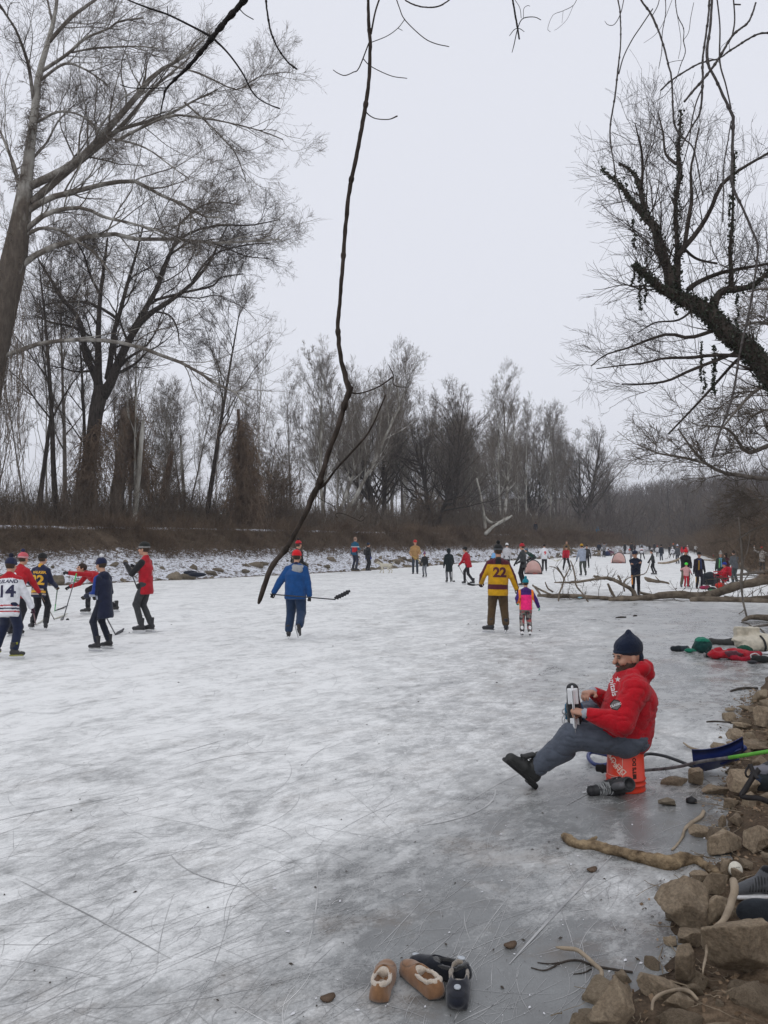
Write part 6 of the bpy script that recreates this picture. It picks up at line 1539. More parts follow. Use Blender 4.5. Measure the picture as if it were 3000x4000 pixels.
# black bag with dangling straps at the right edge
bg_ = GG(3015, 3075, .06) + np.array([0, 0, .05]); so = empty('backpack', bg_); tag(so, 'black backpack with hanging straps lying on the bank at the right edge', 'backpack')
f = Field(); f.ell((0, 0, 0), (.22, .16, .10), 0); f.ell((.12, .02, .05), (.18, .15, .11), 0, sm=.05); f.ell((-.14, -.02, .02), (.08, .10, .05), 1, sm=.03); f.ell((-.05, -.02, .09), (.13, .08, .018), 2, sm=.02)
add('shell', f.mesh('shell', .009, .02, .014, 7, {0: (.016, .020, .022), 1: (.022, .03, .05), 2: (.13, .13, .15)}), M_CLOTH, so)
def ribbon(pts, w, nrm, n=30, th=.003):
    p = spline(pts, n); T_ = np.gradient(p, axis=0); T_ /= np.linalg.norm(T_, axis=1, keepdims=True); s_ = np.cross(T_, np.array(nrm, float)); s_ /= np.linalg.norm(s_, axis=1, keepdims=True); nn_ = np.cross(s_, T_)
    V = np.stack([p - s_ * w - nn_ * th, p + s_ * w - nn_ * th, p + s_ * w + nn_ * th, p - s_ * w + nn_ * th], 1).reshape(-1, 3)
    b = np.arange(n - 1)[:, None] * 4; k = np.arange(4)[None]; Q = np.stack([b + k, b + (k + 1) % 4, b + 4 + (k + 1) % 4, b + 4 + k], -1).reshape(-1, 4)
    return V, np.concatenate([Q, [[3, 2, 1, 0], [n * 4 - 4, n * 4 - 3, n * 4 - 2, n * 4 - 1]]])
for pts, w in (([P(2965, 3005, 5.55), P(2935, 3045, 5.45), P(2910, 3085, 5.40), P(2897, 3108, 5.35), P(2925, 3116, 5.35), P(2965, 3118, 5.3), P(3010, 3135, 5.3)], .017), ([P(2930, 2985, 5.55), P(2945, 3020, 5.5), P(2958, 3040, 5.45)], .014), ([P(2925, 2990, 5.55), P(2912, 3018, 5.5), P(2922, 3035, 5.5), P(2940, 3020, 5.5)], .006)):
    V, Q = ribbon(pts, w, (0, -1, .4)); add('strap', mesh_np('strap', V - bg_, quads=Q, smooth=False), plain('webbing', (.016, .014, .014)), so)

# ================================================================ footwear on the ice in front
def slipper(label, toe_px, heel_px, c, lining, roll=0, cat='slipper', name='slipper', dark=False, group=None, patch=False, zt=0):
    t_, h_ = G(*toe_px), G(*heel_px); d = t_ - h_; L = .285; c0 = (t_ + h_) / 2; rz = math.atan2(-d[0], d[1])
    o = empty(name, (c0[0], c0[1], 0), rz); tag(o, label, cat, group)
    f = Field(); f.ell((0, .070, .034), (.049, .082, .034), 0); f.ell((0, -.07, .036), (.040, .080, .038), 0, sm=.04); f.box((0, 0, .012), (.042, .125, .012), 0, rd=.012, sm=.02); f.cone((0, .02, .035), (0, -.02, .048), .044, .038, 0, sm=.03); f.cone((0, -.11, .04), (0, -.118, .062), .028, .022, 0, sm=.03)
    f.ell((0, -.045, .078), (.033, .080, .060), 0); f.sub(sm=.01)
    f.box((0, 0, -.05), (.3, .3, .05)); f.sub()
    def pt(V, Cc):
        seam = (np.abs(np.sqrt((V[:, 0] / .036) ** 2 + ((V[:, 1] - .085) / .050) ** 2) - 1) < .07) & (V[:, 2] > .05); Cc[seam] = tuple(q * .55 for q in c)
        Cc[V[:, 2] < .008] = (.02, .016, .014); return Cc
    add('upper', f.mesh('upper', .005, .012, .0025, 25, {0: c}, pt), M_SUEDE, o)
    f = Field(); a = np.linspace(0, 2 * math.pi, 26)[:-1]; rg = np.random.default_rng(7)
    for i in range(25):
        a0 = a[i]; x, y = .036 * math.cos(a0), -.045 + .080 * math.sin(a0); z = .058 - .004 * math.sin(a0) + (.008 if math.sin(a0) < -.6 else 0)
        f.ell((x, y, z + .003), (.0085, .012, .0085), 0, sm=.012)
    f.ell((0, -.045, .022), (.036, .082, .012), 1, sm=.01); f.ell((0, .025, .052), (.034, .02, .022), 0, sm=.01)
    add('lining', f.mesh('lining', .004, .01, .004, 60, {0: lining, 1: tuple(q * .7 for q in lining)}), M_FLEECE, o)
    if patch:
        for (x, y, z) in patch:
            g_ = Field(); g_.ell((x, y, z), (.016, .020, .006), 0); add('patch', g_.mesh('patch', .004), plain('patch_white', (.42, .45, .48)), o)
    return o
m = Mat('suede', .95, .1); m.col(m.mix(1.0, m.attr('Col'), m.ramp(m.noise(30, 6, .7), (.3, .72), (.7, 1.15)), 'MULTIPLY')); m.b.inputs['Sheen Weight'].default_value = .3; m.bump(m.noise(260, 4, .7), .35, .002); M_SUEDE = m.m
m = Mat('fleece_lining', 1.0, .05); m.col(m.mix(1.0, m.attr('Col'), m.ramp(m.noise(120, 5, .7), (.3, .7), (.7, 1.1)), 'MULTIPLY')); m.b.inputs['Sheen Weight'].default_value = .5; m.bump(m.noise(300, 5, .8), .9, .004); M_FLEECE = m.m
slipper('tan suede slipper with fleece lining, toe pointing away, left one of the pair', (1518, 3785), (1473, 3935), (.235, .125, .062), (.55, .47, .38), cat='slipper')
slipper('tan suede slipper with fleece lining, lying slanted next to the black slippers', (1578, 3790), (1722, 3915), (.22, .115, .058), (.55, .47, .38))
slipper('black slipper lying on its side behind the tan pair', (1612, 3780), (1830, 3842), (.012, .014, .020), (.03, .03, .03), patch=((.012, .125, .055), (.03, -.09, .085)), dark=True)
slipper('black slipper with beige lining, nearest the bottom edge, toe towards us', (1782, 3975), (1800, 3800), (.012, .014, .022), (.24, .20, .155), patch=((.0, .085, .074),), dark=True)

# clothes and boots dumped by the right shore
def soft(name, label, cat, at, prims, cols, h=.009, warp=.015, wf=9, sm=.025, mat=None, rz=0, seed=0):
    o = empty(name, at, rz); tag(o, label, cat); f = Field()
    for q in prims: getattr(f, q[0])(*q[1:])
    add('fabric', f.mesh('fabric', h, sm, warp, wf, cols, seed=seed), mat or M_CLOTH, o); return o
Yp = lambda v: G(0, v)[1]
soft('boot', 'dark winter boot on its side, leftmost of the things dumped near the right shore', 'boot', G(2650, 2545), [('cone', (-.10, 0, .05), (.0, 0, .05), .045, .055, 0), ('cone', (.0, 0, .05), (.14, .0, .055), .05, .045, 1), ('ell', (.16, 0, .05), (.03, .05, .05), 2)], {0: (.015, .02, .024), 1: (.03, .04, .05), 2: (.10, .10, .09)}, warp=.008)
soft('duffel_bag', 'green drawstring bag with a bright green flap on the ice', 'bag', G(2745, 2550), [('ell', (0, 0, .11), (.17, .12, .12), 0), ('ell', (-.20, 0, .04), (.12, .06, .035), 1), ('ell', (.01, .02, .20), (.13, .10, .065), 1), ('ell', (-.10, -.06, .10), (.03, .02, .03), 2)], {0: (.006, .040, .036), 1: (.012, .16, .10), 2: (.6, .6, .6)}, warp=.03, wf=12)
soft('jacket', 'red jacket crumpled on the ice beside the green bag', 'jacket', G(2862, 2575), [('ell', (-.20, .02, .07), (.20, .14, .07), 0), ('ell', (.08, .05, .08), (.24, .15, .09), 0), ('ell', (.30, .0, .06), (.16, .12, .07), 1), ('cone', (-.05, -.13, .03), (.28, -.20, .03), .04, .035, 1), ('cone', (-.28, .08, .10), (-.16, .10, .14), .05, .04, 0), ('ell', (-.02, -.08, .09), (.18, .05, .04), 2)], {0: (.33, .010, .020), 1: (.26, .008, .022), 2: (.08, .025, .035)}, warp=.045, wf=9)
soft('glove', 'small black and grey glove between the green bag and the red jacket', 'glove', G(2770, 2568), [('cone', (-.05, 0, .035), (.05, 0, .04), .035, .04, 0), ('ell', (-.08, 0, .04), (.02, .04, .04), 1)], {0: (.02, .02, .02), 1: (.2, .2, .2)}, h=.007, warp=.005)
soft('snow_boot', 'long grey winter boot lying flat beside the canvas bag', 'boot', G(2838, 2520), [('cone', (-.28, 0, .07), (-.14, 0, .06), .065, .05, 0), ('cone', (-.14, 0, .055), (.12, 0, .06), .05, .07, 0), ('cone', (.10, 0, .06), (.30, -.04, .07), .07, .075, 1)], {0: (.050, .050, .048), 1: (.038, .036, .032)}, warp=.010)
tb_ = soft('tote_bag', 'slumped cream canvas tote bag with green base and black straps', 'bag', G(2942, 2540), [('ell', (0, 0, .12), (.34, .20, .13), 0), ('ell', (.18, -.02, .15), (.17, .19, .14), 0), ('box', (-.06, .10, .30), (.20, .05, .09), 0), ('ell', (-.22, -.14, .05), (.13, .06, .05), 1), ('ell', (-.25, 0, .18), (.14, .14, .06), 0)], {0: (.52, .48, .39), 1: (.015, .07, .045)}, warp=.05, wf=6, sm=.04, seed=5)
for x in (.10, .33):
    V, Q = ribbon([(x - .02, -.10, .27), (x, -.20, .20), (x + .02, -.225, .10), (x + .02, -.20, .01)], .018, (0, -1, .2)); add('strap', mesh_np('strap', V, quads=Q, smooth=False), plain('strap_black', (.02, .02, .02)), tb_)
soft('ice_skate', 'black skate with a white strap lying right of the red jacket', 'ice skate', G(2972, 2590), [('cone', (-.10, 0, .07), (.05, 0, .06), .06, .055, 0), ('cone', (.05, 0, .06), (.16, -.03, .05), .05, .045, 0), ('box', (.0, .075, .05), (.13, .006, .02), 1)], {0: (.02, .022, .022), 1: (.5, .5, .5)}, warp=.004)
add('strap', Tubes().add(spline([(-.12, -.02, .04), (-.16, 0, .12), (-.08, 0, .15), (0, 0, .10)], 16), np.full(16, .010), 6).mesh('strap'), plain('strap_white', (.5, .5, .5)), [o for o in C.objects if o.name.startswith('ice_skate') and o.parent is None][-1])
soft('hat', 'small crumpled black hat at the right end of the red jacket', 'hat', G(2938, 2592), [('ell', (0, 0, .025), (.08, .05, .025), 0)], {0: (.03, .03, .035)}, h=.007, warp=.008)
soft('cloth', 'white scrap of cloth on the ice at the right edge', 'cloth', G(3000, 2556), [('ell', (0, 0, .02), (.13, .06, .02), 0), ('ell', (.05, 0, .04), (.06, .04, .03), 0)], {0: (.6, .6, .62)}, h=.009, warp=.008)

# shoes and litter on the near bank
zb = .20
s1 = soft('sneaker', 'grey knitted running shoe sitting on the bank at the right edge', 'shoe', GG(2978, 3484, .04), [('cone', (.02, 0, .06), (-.16, -.02, .02), .055, .035, 0), ('cone', (.02, 0, .09), (.03, 0, .04), .05, .055, 0), ('ell', (.03, 0, .13), (.036, .036, .03), 1)], {0: (.085, .088, .095), 1: (.012, .012, .014)}, h=.0065, warp=.003, sm=.02)
tb = Tubes()
for i in range(7): x = -.10 + .018 * i; tb.add(spline([(x, -.053 - .0 * i, .022), (x + .004, -.050, .05 + .008 * i), (x + .012, -.02, .075 + .009 * i)], 8), np.full(8, .0035), 4)
add('stripe', tb.mesh('stripe'), plain('stripe_black', (.02, .02, .02)), s1)
f = Field(); f.box((-.055, -.02, -.012), (.13, .045, .012), 0, rd=.011); add('midsole', f.mesh('midsole', .006), plain('sole_white', (.62, .62, .62)), s1)
s2 = soft('sneaker', 'black running shoe tipped over in front of the grey one, sole towards us', 'shoe', GG(2985, 3592, .03), [('ell', (-.04, 0, .045), (.12, .045, .075), 0), ('ell', (.07, .01, .045), (.10, .05, .065), 0), ('box', (0, -.045, -.025), (.16, .012, .022), 1)], {0: (.022, .026, .032), 1: (.012, .012, .014)}, h=.007, warp=.003, sm=.03)
s1.scale = s2.scale = (.84, .84, .84)
cu = empty('paper_cup', GG(2875, 3395, .05)); tag(cu, 'white paper cup lying on the bank with its printed base towards us', 'cup')
cm = lathe([(.0395, 0), (.0405, .003), (.038, .006), (.036, .008), (.030, .085), (.029, .088)], 32, 'cup'); c_ = add('cup_wall', cm, plain('paper', (.66, .63, .54), .7), cu); c_.rotation_euler = (R(-112), 0, R(10))
for k_, y_ in enumerate((.010, -.008)): me = text_mesh('hot drinks' if k_ == 0 else 'please', .010, .0002); t_ = add('print', me, plain('print_grey', (.16, .15, .13)), cu); t_.location = (0, -.004 - y_ * .4, y_ + .002); t_.rotation_euler = (R(68), 0, R(10))
for lb, at_, c, s_ in (('white plastic scrap beside the large pointed rock', P(2605, 3503, 4.55), (.72, .72, .74), .030), ('blue white scrap caught in the fallen tree', P(2265, 2334, 26.6), (.35, .6, .7), .07)):
    g_ = Field(); g_.ell((0, 0, 0), (s_, s_ * .6, s_ * .35), 0); g_.ell((s_ * .6, 0, s_ * .1), (s_ * .6, s_ * .5, s_ * .25), 0); o = add('litter', g_.mesh('litter', s_ * .2, s_ * .2, s_ * .12, 2 / s_), plain('litter', c)); o.location = tuple(at_); tag(o, lb, 'litter')

# ================================================================ pop-up goals, chair, bags on the far ice
def goal(label, u, v, w, h_, rz):
    p0 = G(u, v); o = empty('hockey_goal', p0, R(rz)); tag(o, label, 'goal'); a = np.linspace(0, math.pi, 25); W_ = w / 2
    fr_ = np.column_stack([-W_ * np.cos(a) * (1 - .08 * np.sin(a) ** 6), np.zeros(25), h_ * np.sin(a) ** .8 + .02])
    bk_ = np.column_stack([-W_ * .9 * np.cos(a), .12 + .42 * (1 - np.sin(a) * .55), h_ * .72 * np.sin(a) ** .8 + .02])
    add('frame', Tubes().add(fr_, np.full(25, .028), 8).add([fr_[0], fr_[-1]], [.026, .026], 8).add(bk_[[0, -1]], [.02, .02], 6).add([fr_[0], bk_[0]], [.02] * 2, 6).add([fr_[-1], bk_[-1]], [.02] * 2, 6).mesh('frame'), plain('goal_frame', (.025, .022, .025)), o)
    V = np.concatenate([fr_, bk_]); n = 25; i = np.arange(n - 1); Q = np.stack([i, i + 1, i + 1 + n, i + n], 1)
    c_ = bk_.mean(0); V = np.vstack([V, c_]); T_ = np.stack([i + n, i + 1 + n, np.full(n - 1, 2 * n)], 1)
    me = mesh_np('net', V, quads=Q, tris=np.concatenate([T_, [[2 * n - 1, n, 2 * n]]])); no_ = add('net', me, M_NET, o); md = no_.modifiers.new('s', 'SOLIDIFY'); md.thickness = .006
    g_ = Field(); g_.ell((.12, -.02, .05), (.16, .06, .05), 0); g_.ell((-.15, -.02, .03), (.18, .05, .03), 1); add('skirt', g_.mesh('skirt', .02, .03, .02, 6, {0: (.30, .08, .07), 1: (.06, .02, .03)}), M_CLOTH, o)
m = Mat('goal_net', .8, .2); m.col(m.ramp(m.noise(5, 4, .6), (.3, (.92, .60, .55)), (.7, (.97, .70, .65)))); M_NET = m.m
goal('small pink pop-up goal with black hoop, the nearer one right of jersey 22', 2083, 2243, .98, .80, -18)
goal('small pink pop-up goal with black hoop, the farther one near the middle', 2418, 2200, 1.16, .92, 4)
cp0 = G(2822, 2291); so = empty('folding_chair', cp0, R(95)); tag(so, 'small red folding chair beside the woman with the striped scarf', 'chair')
tb = Tubes()
for sx_ in (-.24, .24):
    tb.add([(sx_, .22, .0), (sx_, -.22, .42)], [.014] * 2, 6).add([(sx_, -.24, 0), (sx_, .24, .42)], [.014] * 2, 6).add([(sx_, -.22, .42), (sx_, -.30, .85)], [.014] * 2, 6).add([(sx_, .24, .42), (sx_, .24, .62)], [.012] * 2, 6).add([(sx_, .26, .62), (sx_, -.26, .62)], [.02] * 2, 6)
add('frame', tb.mesh('frame'), plain('chair_frame', (.45, .02, .04)), so)
for nm_, c0, r0, M0 in (('seat', (0, 0, .40), (.24, .23, .012), rotm()), ('backrest', (0, -.27, .64), (.24, .012, .20), rotm(0, 8))):
    g_ = Field(); g_.box(c0, r0, 0, M0.T, rd=.01); add(nm_, g_.mesh(nm_, .02, .01, .008, 5, {0: (.50, .015, .04)}), M_CLOTH, so)
soft('backpack', 'dark backpack standing on the ice behind the woman in the brimmed hat', 'backpack', G(2765, 2284), [('box', (0, 0, .24), (.26, .15, .24), 0), ('ell', (.06, -.08, .42), (.22, .16, .16), 0), ('box', (.02, -.17, .14), (.2, .05, .11), 1)], {0: (.028, .032, .040), 1: (.018, .02, .025)}, h=.022, warp=.03, wf=3, sm=.06)
soft('jacket', 'pink and maroon clothes dropped in front of the red chair', 'jacket', G(2752, 2302), [('ell', (0, 0, .07), (.22, .15, .08), 0), ('ell', (.12, 0, .10), (.12, .1, .07), 1)], {0: (.28, .02, .07), 1: (.16, .02, .05)}, h=.022, warp=.03, wf=4)
soft('jacket', 'bright red clothes heaped below the red chair', 'jacket', G(2812, 2299), [('ell', (0, 0, .12), (.2, .15, .13), 0), ('ell', (.2, 0, .08), (.2, .15, .1), 1)], {0: (.50, .03, .02), 1: (.03, .03, .06)}, h=.022, warp=.03, wf=4)
soft('bag', 'small green and black bag beside the fallen trunk', 'bag', G(2780, 2309), [('ell', (0, 0, .08), (.18, .12, .09), 0), ('ell', (.0, -.08, .04), (.14, .06, .04), 1)], {0: (.02, .02, .02), 1: (.04, .30, .12)}, h=.022, warp=.02, wf=4)
soft('tool_box', 'yellow bottle shaped thing standing behind the brimmed hat woman', 'bottle', G(2724, 2280), [('box', (0, 0, .16), (.06, .06, .15), 0), ('cone', (0, 0, .3), (0, 0, .38), .03, .02, 1)], {0: (.65, .36, .03), 1: (.5, .3, .05)}, h=.02, warp=.003)
soft('duffel_bag', 'dark blue bag left on the shore rocks near the crouching figure', 'bag', G(2371, 2172), [('ell', (0, 0, .3), (.5, .3, .35), 0)], {0: (.02, .03, .08)}, h=.04, warp=.05, wf=2)
soft('jacket', 'dark coat thrown over a rock at the edge of the far bank', 'coat', G(770, 2254, .15), [('ell', (0, 0, .12), (.45, .2, .12), 0), ('ell', (-.35, .1, .22), (.35, .15, .10), 0)], {0: (.012, .016, .028)}, h=.022, warp=.03, wf=4)

# ================================================================ the white dog
dp = G(1506, 2238); do = empty('dog', dp, R(78)); tag(do, 'cream white dog walking left along the edge of the far shore', 'dog')
f = Field()
f.cone((0, .20, .44), (0, -.05, .45), .125, .115, 0, (1, 0, 0), 1.2, sm=.05); f.cone((0, -.05, .45), (0, -.30, .46), .100, .105, 0, (1, 0, 0), 1.1, sm=.05)
f.cone((0, .26, .50), (0, .40, .60), .085, .07, 0, sm=.05); f.ell((0, .46, .62), (.070, .085, .068), 0, sm=.03); f.cone((0, .51, .60), (0, .61, .575), .042, .030, 0, sm=.02)
for sx_ in (-1, 1):
    f.ell((sx_ * .06, .42, .66), (.02, .03, .05), 1, sm=.02)
    k = .06 * sx_; f.cone((sx_ * .07, .22, .40), (sx_ * .075, .20 + k, .22), .055, .032, 0, sm=.03); f.cone((sx_ * .075, .20 + k, .22), (sx_ * .075, .22 + k * 2, .03), .030, .024, 0, sm=.02); f.ell((sx_ * .075, .24 + k * 2, .02), (.03, .045, .022), 0, sm=.02)
    f.cone((sx_ * .07, -.28, .42), (sx_ * .08, -.20 - k, .26), .075, .045, 0, sm=.03); f.cone((sx_ * .08, -.20 - k, .26), (sx_ * .08, -.33 - k, .16), .038, .026, 0, sm=.02); f.cone((sx_ * .08, -.33 - k, .16), (sx_ * .08, -.30 - k, .03), .025, .024, 0, sm=.02); f.ell((sx_ * .08, -.275 - k, .02), (.03, .045, .022), 0, sm=.02)
f.cone((0, -.38, .50), (0, -.50, .58), .035, .03, 0, sm=.02); f.cone((0, -.50, .58), (0, -.52, .70), .032, .018, 0, sm=.02); f.ell((0, .625, .585), (.016, .012, .014), 2)
add('body', f.mesh('body', .014, .03, .010, 18, {0: (.58, .54, .44), 1: (.46, .40, .30), 2: (.03, .03, .03)}), M_FLEECE, do)
add('collar', Tubes().add([(.075 * math.cos(a), .345 + .02 * math.sin(a), .565 + .075 * math.sin(a)) for a in np.linspace(0, 6.28, 16)], np.full(16, .010), 5).mesh('collar'), plain('collar', (.05, .02, .02)), do)
print('near done')
# ================================================================ stones
m = Mat('stone', .92, .15)
oi = m.n('ShaderNodeObjectInfo')
st = m.ramp(m.noise(5.5, 9, .78, dist=.6), (.28, (.24, .185, .128)), (.5, (.41, .33, .24)), (.75, (.56, .47, .355)))
st = m.mix(1.0, st, m.ramp(oi.outputs['Random'], (0, (.66, .64, .62)), (1, (1.12, 1.1, 1.06))), 'MULTIPLY')
st = m.mix(.8, st, m.ramp(m.noise(48, 6, .75), (.35, .5), (.65, 1.2)), 'MULTIPLY')
st = m.mix(m.ramp(m.noise(2.2, 8, .75), (.52, 0.0), (.64, .45)), st, (.11, .08, .055))
m.col(st); m.bump(m.noise(22, 9, .8), 1.0, .03); M_STONE = m.m
m = Mat('stone_snowy', .92, .15)
gn = m.n('ShaderNodeNewGeometry'); sx = m.n('ShaderNodeSeparateXYZ'); m.l(gn.outputs['Normal'], sx.inputs[0])
oi = m.n('ShaderNodeObjectInfo')
st = m.ramp(m.noise(5.5, 9, .78, dist=.6), (.3, (.10, .082, .060)), (.7, (.26, .22, .165))); st = m.mix(1.0, st, m.ramp(oi.outputs['Random'], (0, .6), (1, 1.15)), 'MULTIPLY')
sf = m.ramp(m.math('ADD', m.math('MULTIPLY', sx.outputs[2], .62), m.noise(2.6, 6, .7)), (1.03, 0.), (1.10, 1.))
m.col(m.mix(sf, st, (.68, .70, .74))); m.bump(m.noise(18, 8, .75), .7, .02); M_STONES = m.m
def rock_mesh(seed, dims, h, cuts=9, flat=.12, pl=()):
    q = np.random.default_rng(seed); dims = np.array(dims, float)
    nn = q.normal(size=(cuts, 3)); nn[:, 2] *= .8; nn /= np.linalg.norm(nn, axis=1, keepdims=True); off = q.uniform(.48, .86, cuts)
    lo = -dims * 1.15; n = np.ceil(2 * 1.15 * dims / h).astype(int) + 2
    X = np.stack(np.meshgrid(*[lo[i] + h * np.arange(n[i]) for i in range(3)], indexing='ij'), -1)
    A_ = rotm(q.uniform(-25, 25), q.uniform(-14, 14), q.uniform(-14, 14)); U = X / dims; d = np.abs(U @ A_).max(-1) - .86
    k = .035
    for a, b in list(zip(nn, off)) + [(np.array(a_) / np.linalg.norm(a_), b_) for a_, b_ in pl]:
        e = U @ a - b; t = np.maximum(k - np.abs(d - e), 0) / k; d = np.maximum(d, e) + t * t * k * .25
    d = d + .035 * fbm(U, 1.6, 3, seed) + .035 * fbm(U, 5, 4, seed + 5)
    V, Q = surface_nets(d, lo, h); return mesh_np('rock', V, quads=Q)
def rock(label, u, v, w, hh, dep=None, seed=0, rz=0, tilt=(0, 0), z=None, Y=None, snowy=False, sink=.25, group=None, cat='rock', pl=()):
    """u, v: foot of the stone in the picture; w, hh: its size in photograph pixels"""
    if Y is None:
        p = G(u, v, 0); zz = gz(p[0], p[1])
        for _ in range(4): p = G(u, v, zz * .9); zz = gz(p[0], p[1])
        Y = p[1]
    else: p = P(u, v, Y); zz = p[2]
    k = Y / F; W_, H_ = w * k / 2, hh * k / 2; D_ = (dep * k / 2) if dep else W_ * .8
    me = rock_mesh(seed, (W_, D_, H_), max(W_, H_, D_) / 26, pl=pl)
    o = add('rock', me, M_STONES if snowy else M_STONE); o.location = (p[0], p[1] + D_ * .6, zz + H_ * (1 - sink)); o.rotation_euler = (tilt[0], tilt[1], rz)
    return tag(o, label, cat, group)
rock('big pointed rock jutting onto the ice near the lower right', 2660, 3655, 310, 260, 200, 1, .1, (0.2, -.1), sink=.1, pl=[((-.62, 0, .78), .22), ((-.75, 0, -.65), .42), ((.5, -.3, .8), .55)])
rock('square faced stone just right of the big pointed rock', 2800, 3625, 100, 130, 90, 2, .2, (.2, 0))
rock('huge brown boulder at the right edge below the shoes', 2905, 3850, 330, 260, 160, 3, -.1, (.15, -.12), sink=.1)
rock('flat topped stone between the pointed rock and the boulder', 2705, 3705, 130, 75, 90, 4, .1)
rock('large slanting slab at the bottom edge of the picture', 2395, 4060, 310, 240, 130, 5, .25, (.1, -.1), sink=.15, pl=[((-.66, -.2, .75), .16), ((.8, -.2, .5), .5)])
rock('flat tan stone behind the slanting slab', 2590, 3905, 200, 80, 120, 6, -.2, (.1, .15))
rock('upright split stone standing left of the boulder', 2685, 3865, 105, 160, 80, 7, .3, (0, -.2), sink=.2)
rock('rounded stone beside the small dead root at the bottom', 2665, 3945, 120, 65, 80, 8, 0)
rock('small flat stone at the water edge', 2622, 3695, 55, 34, 40, 9, 0)
rock('upright narrow stone beside the paper cup', 2840, 3440, 42, 85, 40, 10, 0, (0, .1))
rock('brown rock right of the upright stone', 2890, 3450, 80, 55, 50, 11, .3)
rock('triangular stone above the big pointed rock', 2800, 3500, 105, 90, 70, 12, .6, (.1, .4))
rock('long cracked slab pointing at the ice', 2850, 3335, 200, 100, 110, 13, .4, (0, -.2))
rock('brown lump of rock right of the cracked slab', 2975, 3330, 120, 120, 110, 14, .1)
rock('small pyramid shaped stone above the slab', 2825, 3235, 52, 60, 40, 15, .2)
rock('round stone beside the pyramid stone', 2880, 3225, 58, 48, 45, 16, .4)
rock('dark stone below the backpack strap', 2862, 3160, 70, 45, 50, 17, .1)
rock('leaning stone under the backpack', 2935, 3160, 70, 75, 50, 18, .5)
rock('wide pale boulder under the backpack straps', 2945, 3110, 190, 110, 120, 19, 0)
rock('round topped stone frozen in the ice before the shovel', 2725, 3072, 95, 78, 70, 20, .3, sink=.15)
rock('low flat stone frozen in the ice beside the round topped one', 2640, 3070, 120, 36, 60, 21, 0, sink=.3)
rock('snow ringed brown stone in the ice right of the skate', 2607, 3150, 75, 36, 45, 22, 0, snowy=True)
rock('broad flat stone in the wet ice below the shovel', 2790, 3105, 110, 40, 60, 23, .2, sink=.4)
rock('rusty tan stone at the tip of the thin frozen branch', 2735, 3272, 95, 50, 50, 24, .2, sink=.35)
rock('block shaped stone with frost at the shore behind the seated man', 2885, 2905, 95, 52, 60, 25, 0)
rock('smooth brown rock behind the green stick', 2950, 2940, 120, 48, 80, 26, 0)
rock('flat stone stacked near the shore right of the snow patch', 2865, 2925, 60, 30, 40, 27, .3)
rock('tall brown rock at the right edge above the stick', 2985, 2840, 110, 90, 80, 28, .1)
rock('dark stone at the shore end of the thin branch', 2905, 2850, 80, 30, 50, 29, .2)
rock('brown rock half in the ice left of the shoes', 2740, 3445, 110, 55, 60, 30, .2, sink=.4)
rnd2 = np.random.default_rng(77)
protos = [rock_mesh(100 + i, (1, rnd2.uniform(.6, 1), rnd2.uniform(.45, .8)), .11) for i in range(7)]
for p_ in protos: p_.materials.append(M_STONE)
n = 0
while n < 230:
    s_ = cr_[3] + rnd2.random() * (cr_[14] - cr_[3]) if False else None
    x, y = rnd2.uniform(.3, 4.6), rnd2.uniform(2.6, 12)
    X_ = np.array([[x, y]]); z_, a_, b_, *_ = land(X_)
    if b_[0] < -.06 or b_[0] > 2.2 or rnd2.random() < b_[0] * .3: continue
    sc = .02 + .065 * rnd2.random() ** 3 * (1 + y / 10)
    o = bpy.data.objects.new('stone', protos[rnd2.integers(7)]); C.objects.link(o); o.location = (x, y, max(z_[0], 0) + sc * .15); o.scale = (sc, sc, sc); o.rotation_euler = (rnd2.normal() * .3, rnd2.normal() * .3, rnd2.uniform(0, 6.28))
    tag(o, 'small brown stone lying loose on the muddy near bank', 'stone', 'small loose stones on the muddy near bank'); n += 1
protos2 = [rock_mesh(200 + i, (1, rnd2.uniform(.5, 1), rnd2.uniform(.35, .7)), .11) for i in range(7)]
for p_ in protos2: p_.materials.append(M_STONES)
n = 0
while n < 290:
    s_ = s_vis - 6 + rnd2.random() ** 1.2 * 112; d_ = .0 + 2.6 * rnd2.random() ** 1.7; x, y = shore_pt(s_, d_)
    uu = x / y * F + 1500
    if uu < 480 and rnd2.random() < .6: continue
    sc = .13 + .42 * rnd2.random() ** 2.2
    o = bpy.data.objects.new('shore_rock', protos2[rnd2.integers(7)]); C.objects.link(o); o.location = (x, y, gz(x, y) + sc * .05); o.scale = (sc, sc, sc); o.rotation_euler = (.4 * rnd2.normal(), .3 * rnd2.normal(), rnd2.uniform(0, 6.28))
    tag(o, 'snow dusted tan rock in the stone edging of the far shore', 'rock', 'rocks of the far shore edging'); n += 1
# leaf litter, twigs and gravel on the near bank
q = np.random.default_rng(8); N_ = 26000
pts = np.column_stack([q.uniform(.2, 4.8, N_), q.uniform(2.4, 13, N_)]); z_, _, dr_, *_ = land(pts); ok = (dr_ > -.12) & (dr_ < 3) & (q.random(N_) < np.where(dr_ < 0, .12, 1)); pts = pts[ok]; z_ = np.maximum(z_[ok], 0); n = len(pts)
c = np.column_stack([pts, z_ + .006]); a = q.normal(size=(n, 3)) * [1, 1, .25]; a /= np.linalg.norm(a, axis=1, keepdims=True); b = np.cross(a, [0, 0, 1] + q.normal(size=(n, 3)) * .35); b /= np.linalg.norm(b, axis=1, keepdims=True)
s_ = (.004 + .016 * q.random(n) ** 2)[:, None]; up_ = np.cross(a, b) * s_ * .5
V = np.stack([c - a * s_, c + b * s_ * .6 + up_, c + a * s_, c - b * s_ * .6 - up_], 1).reshape(-1, 3); k = np.arange(n)[:, None] * 4
me = mesh_np('leaf_litter', V, tris=np.concatenate([k + [0, 1, 2], k + [0, 2, 3]]), smooth=False)
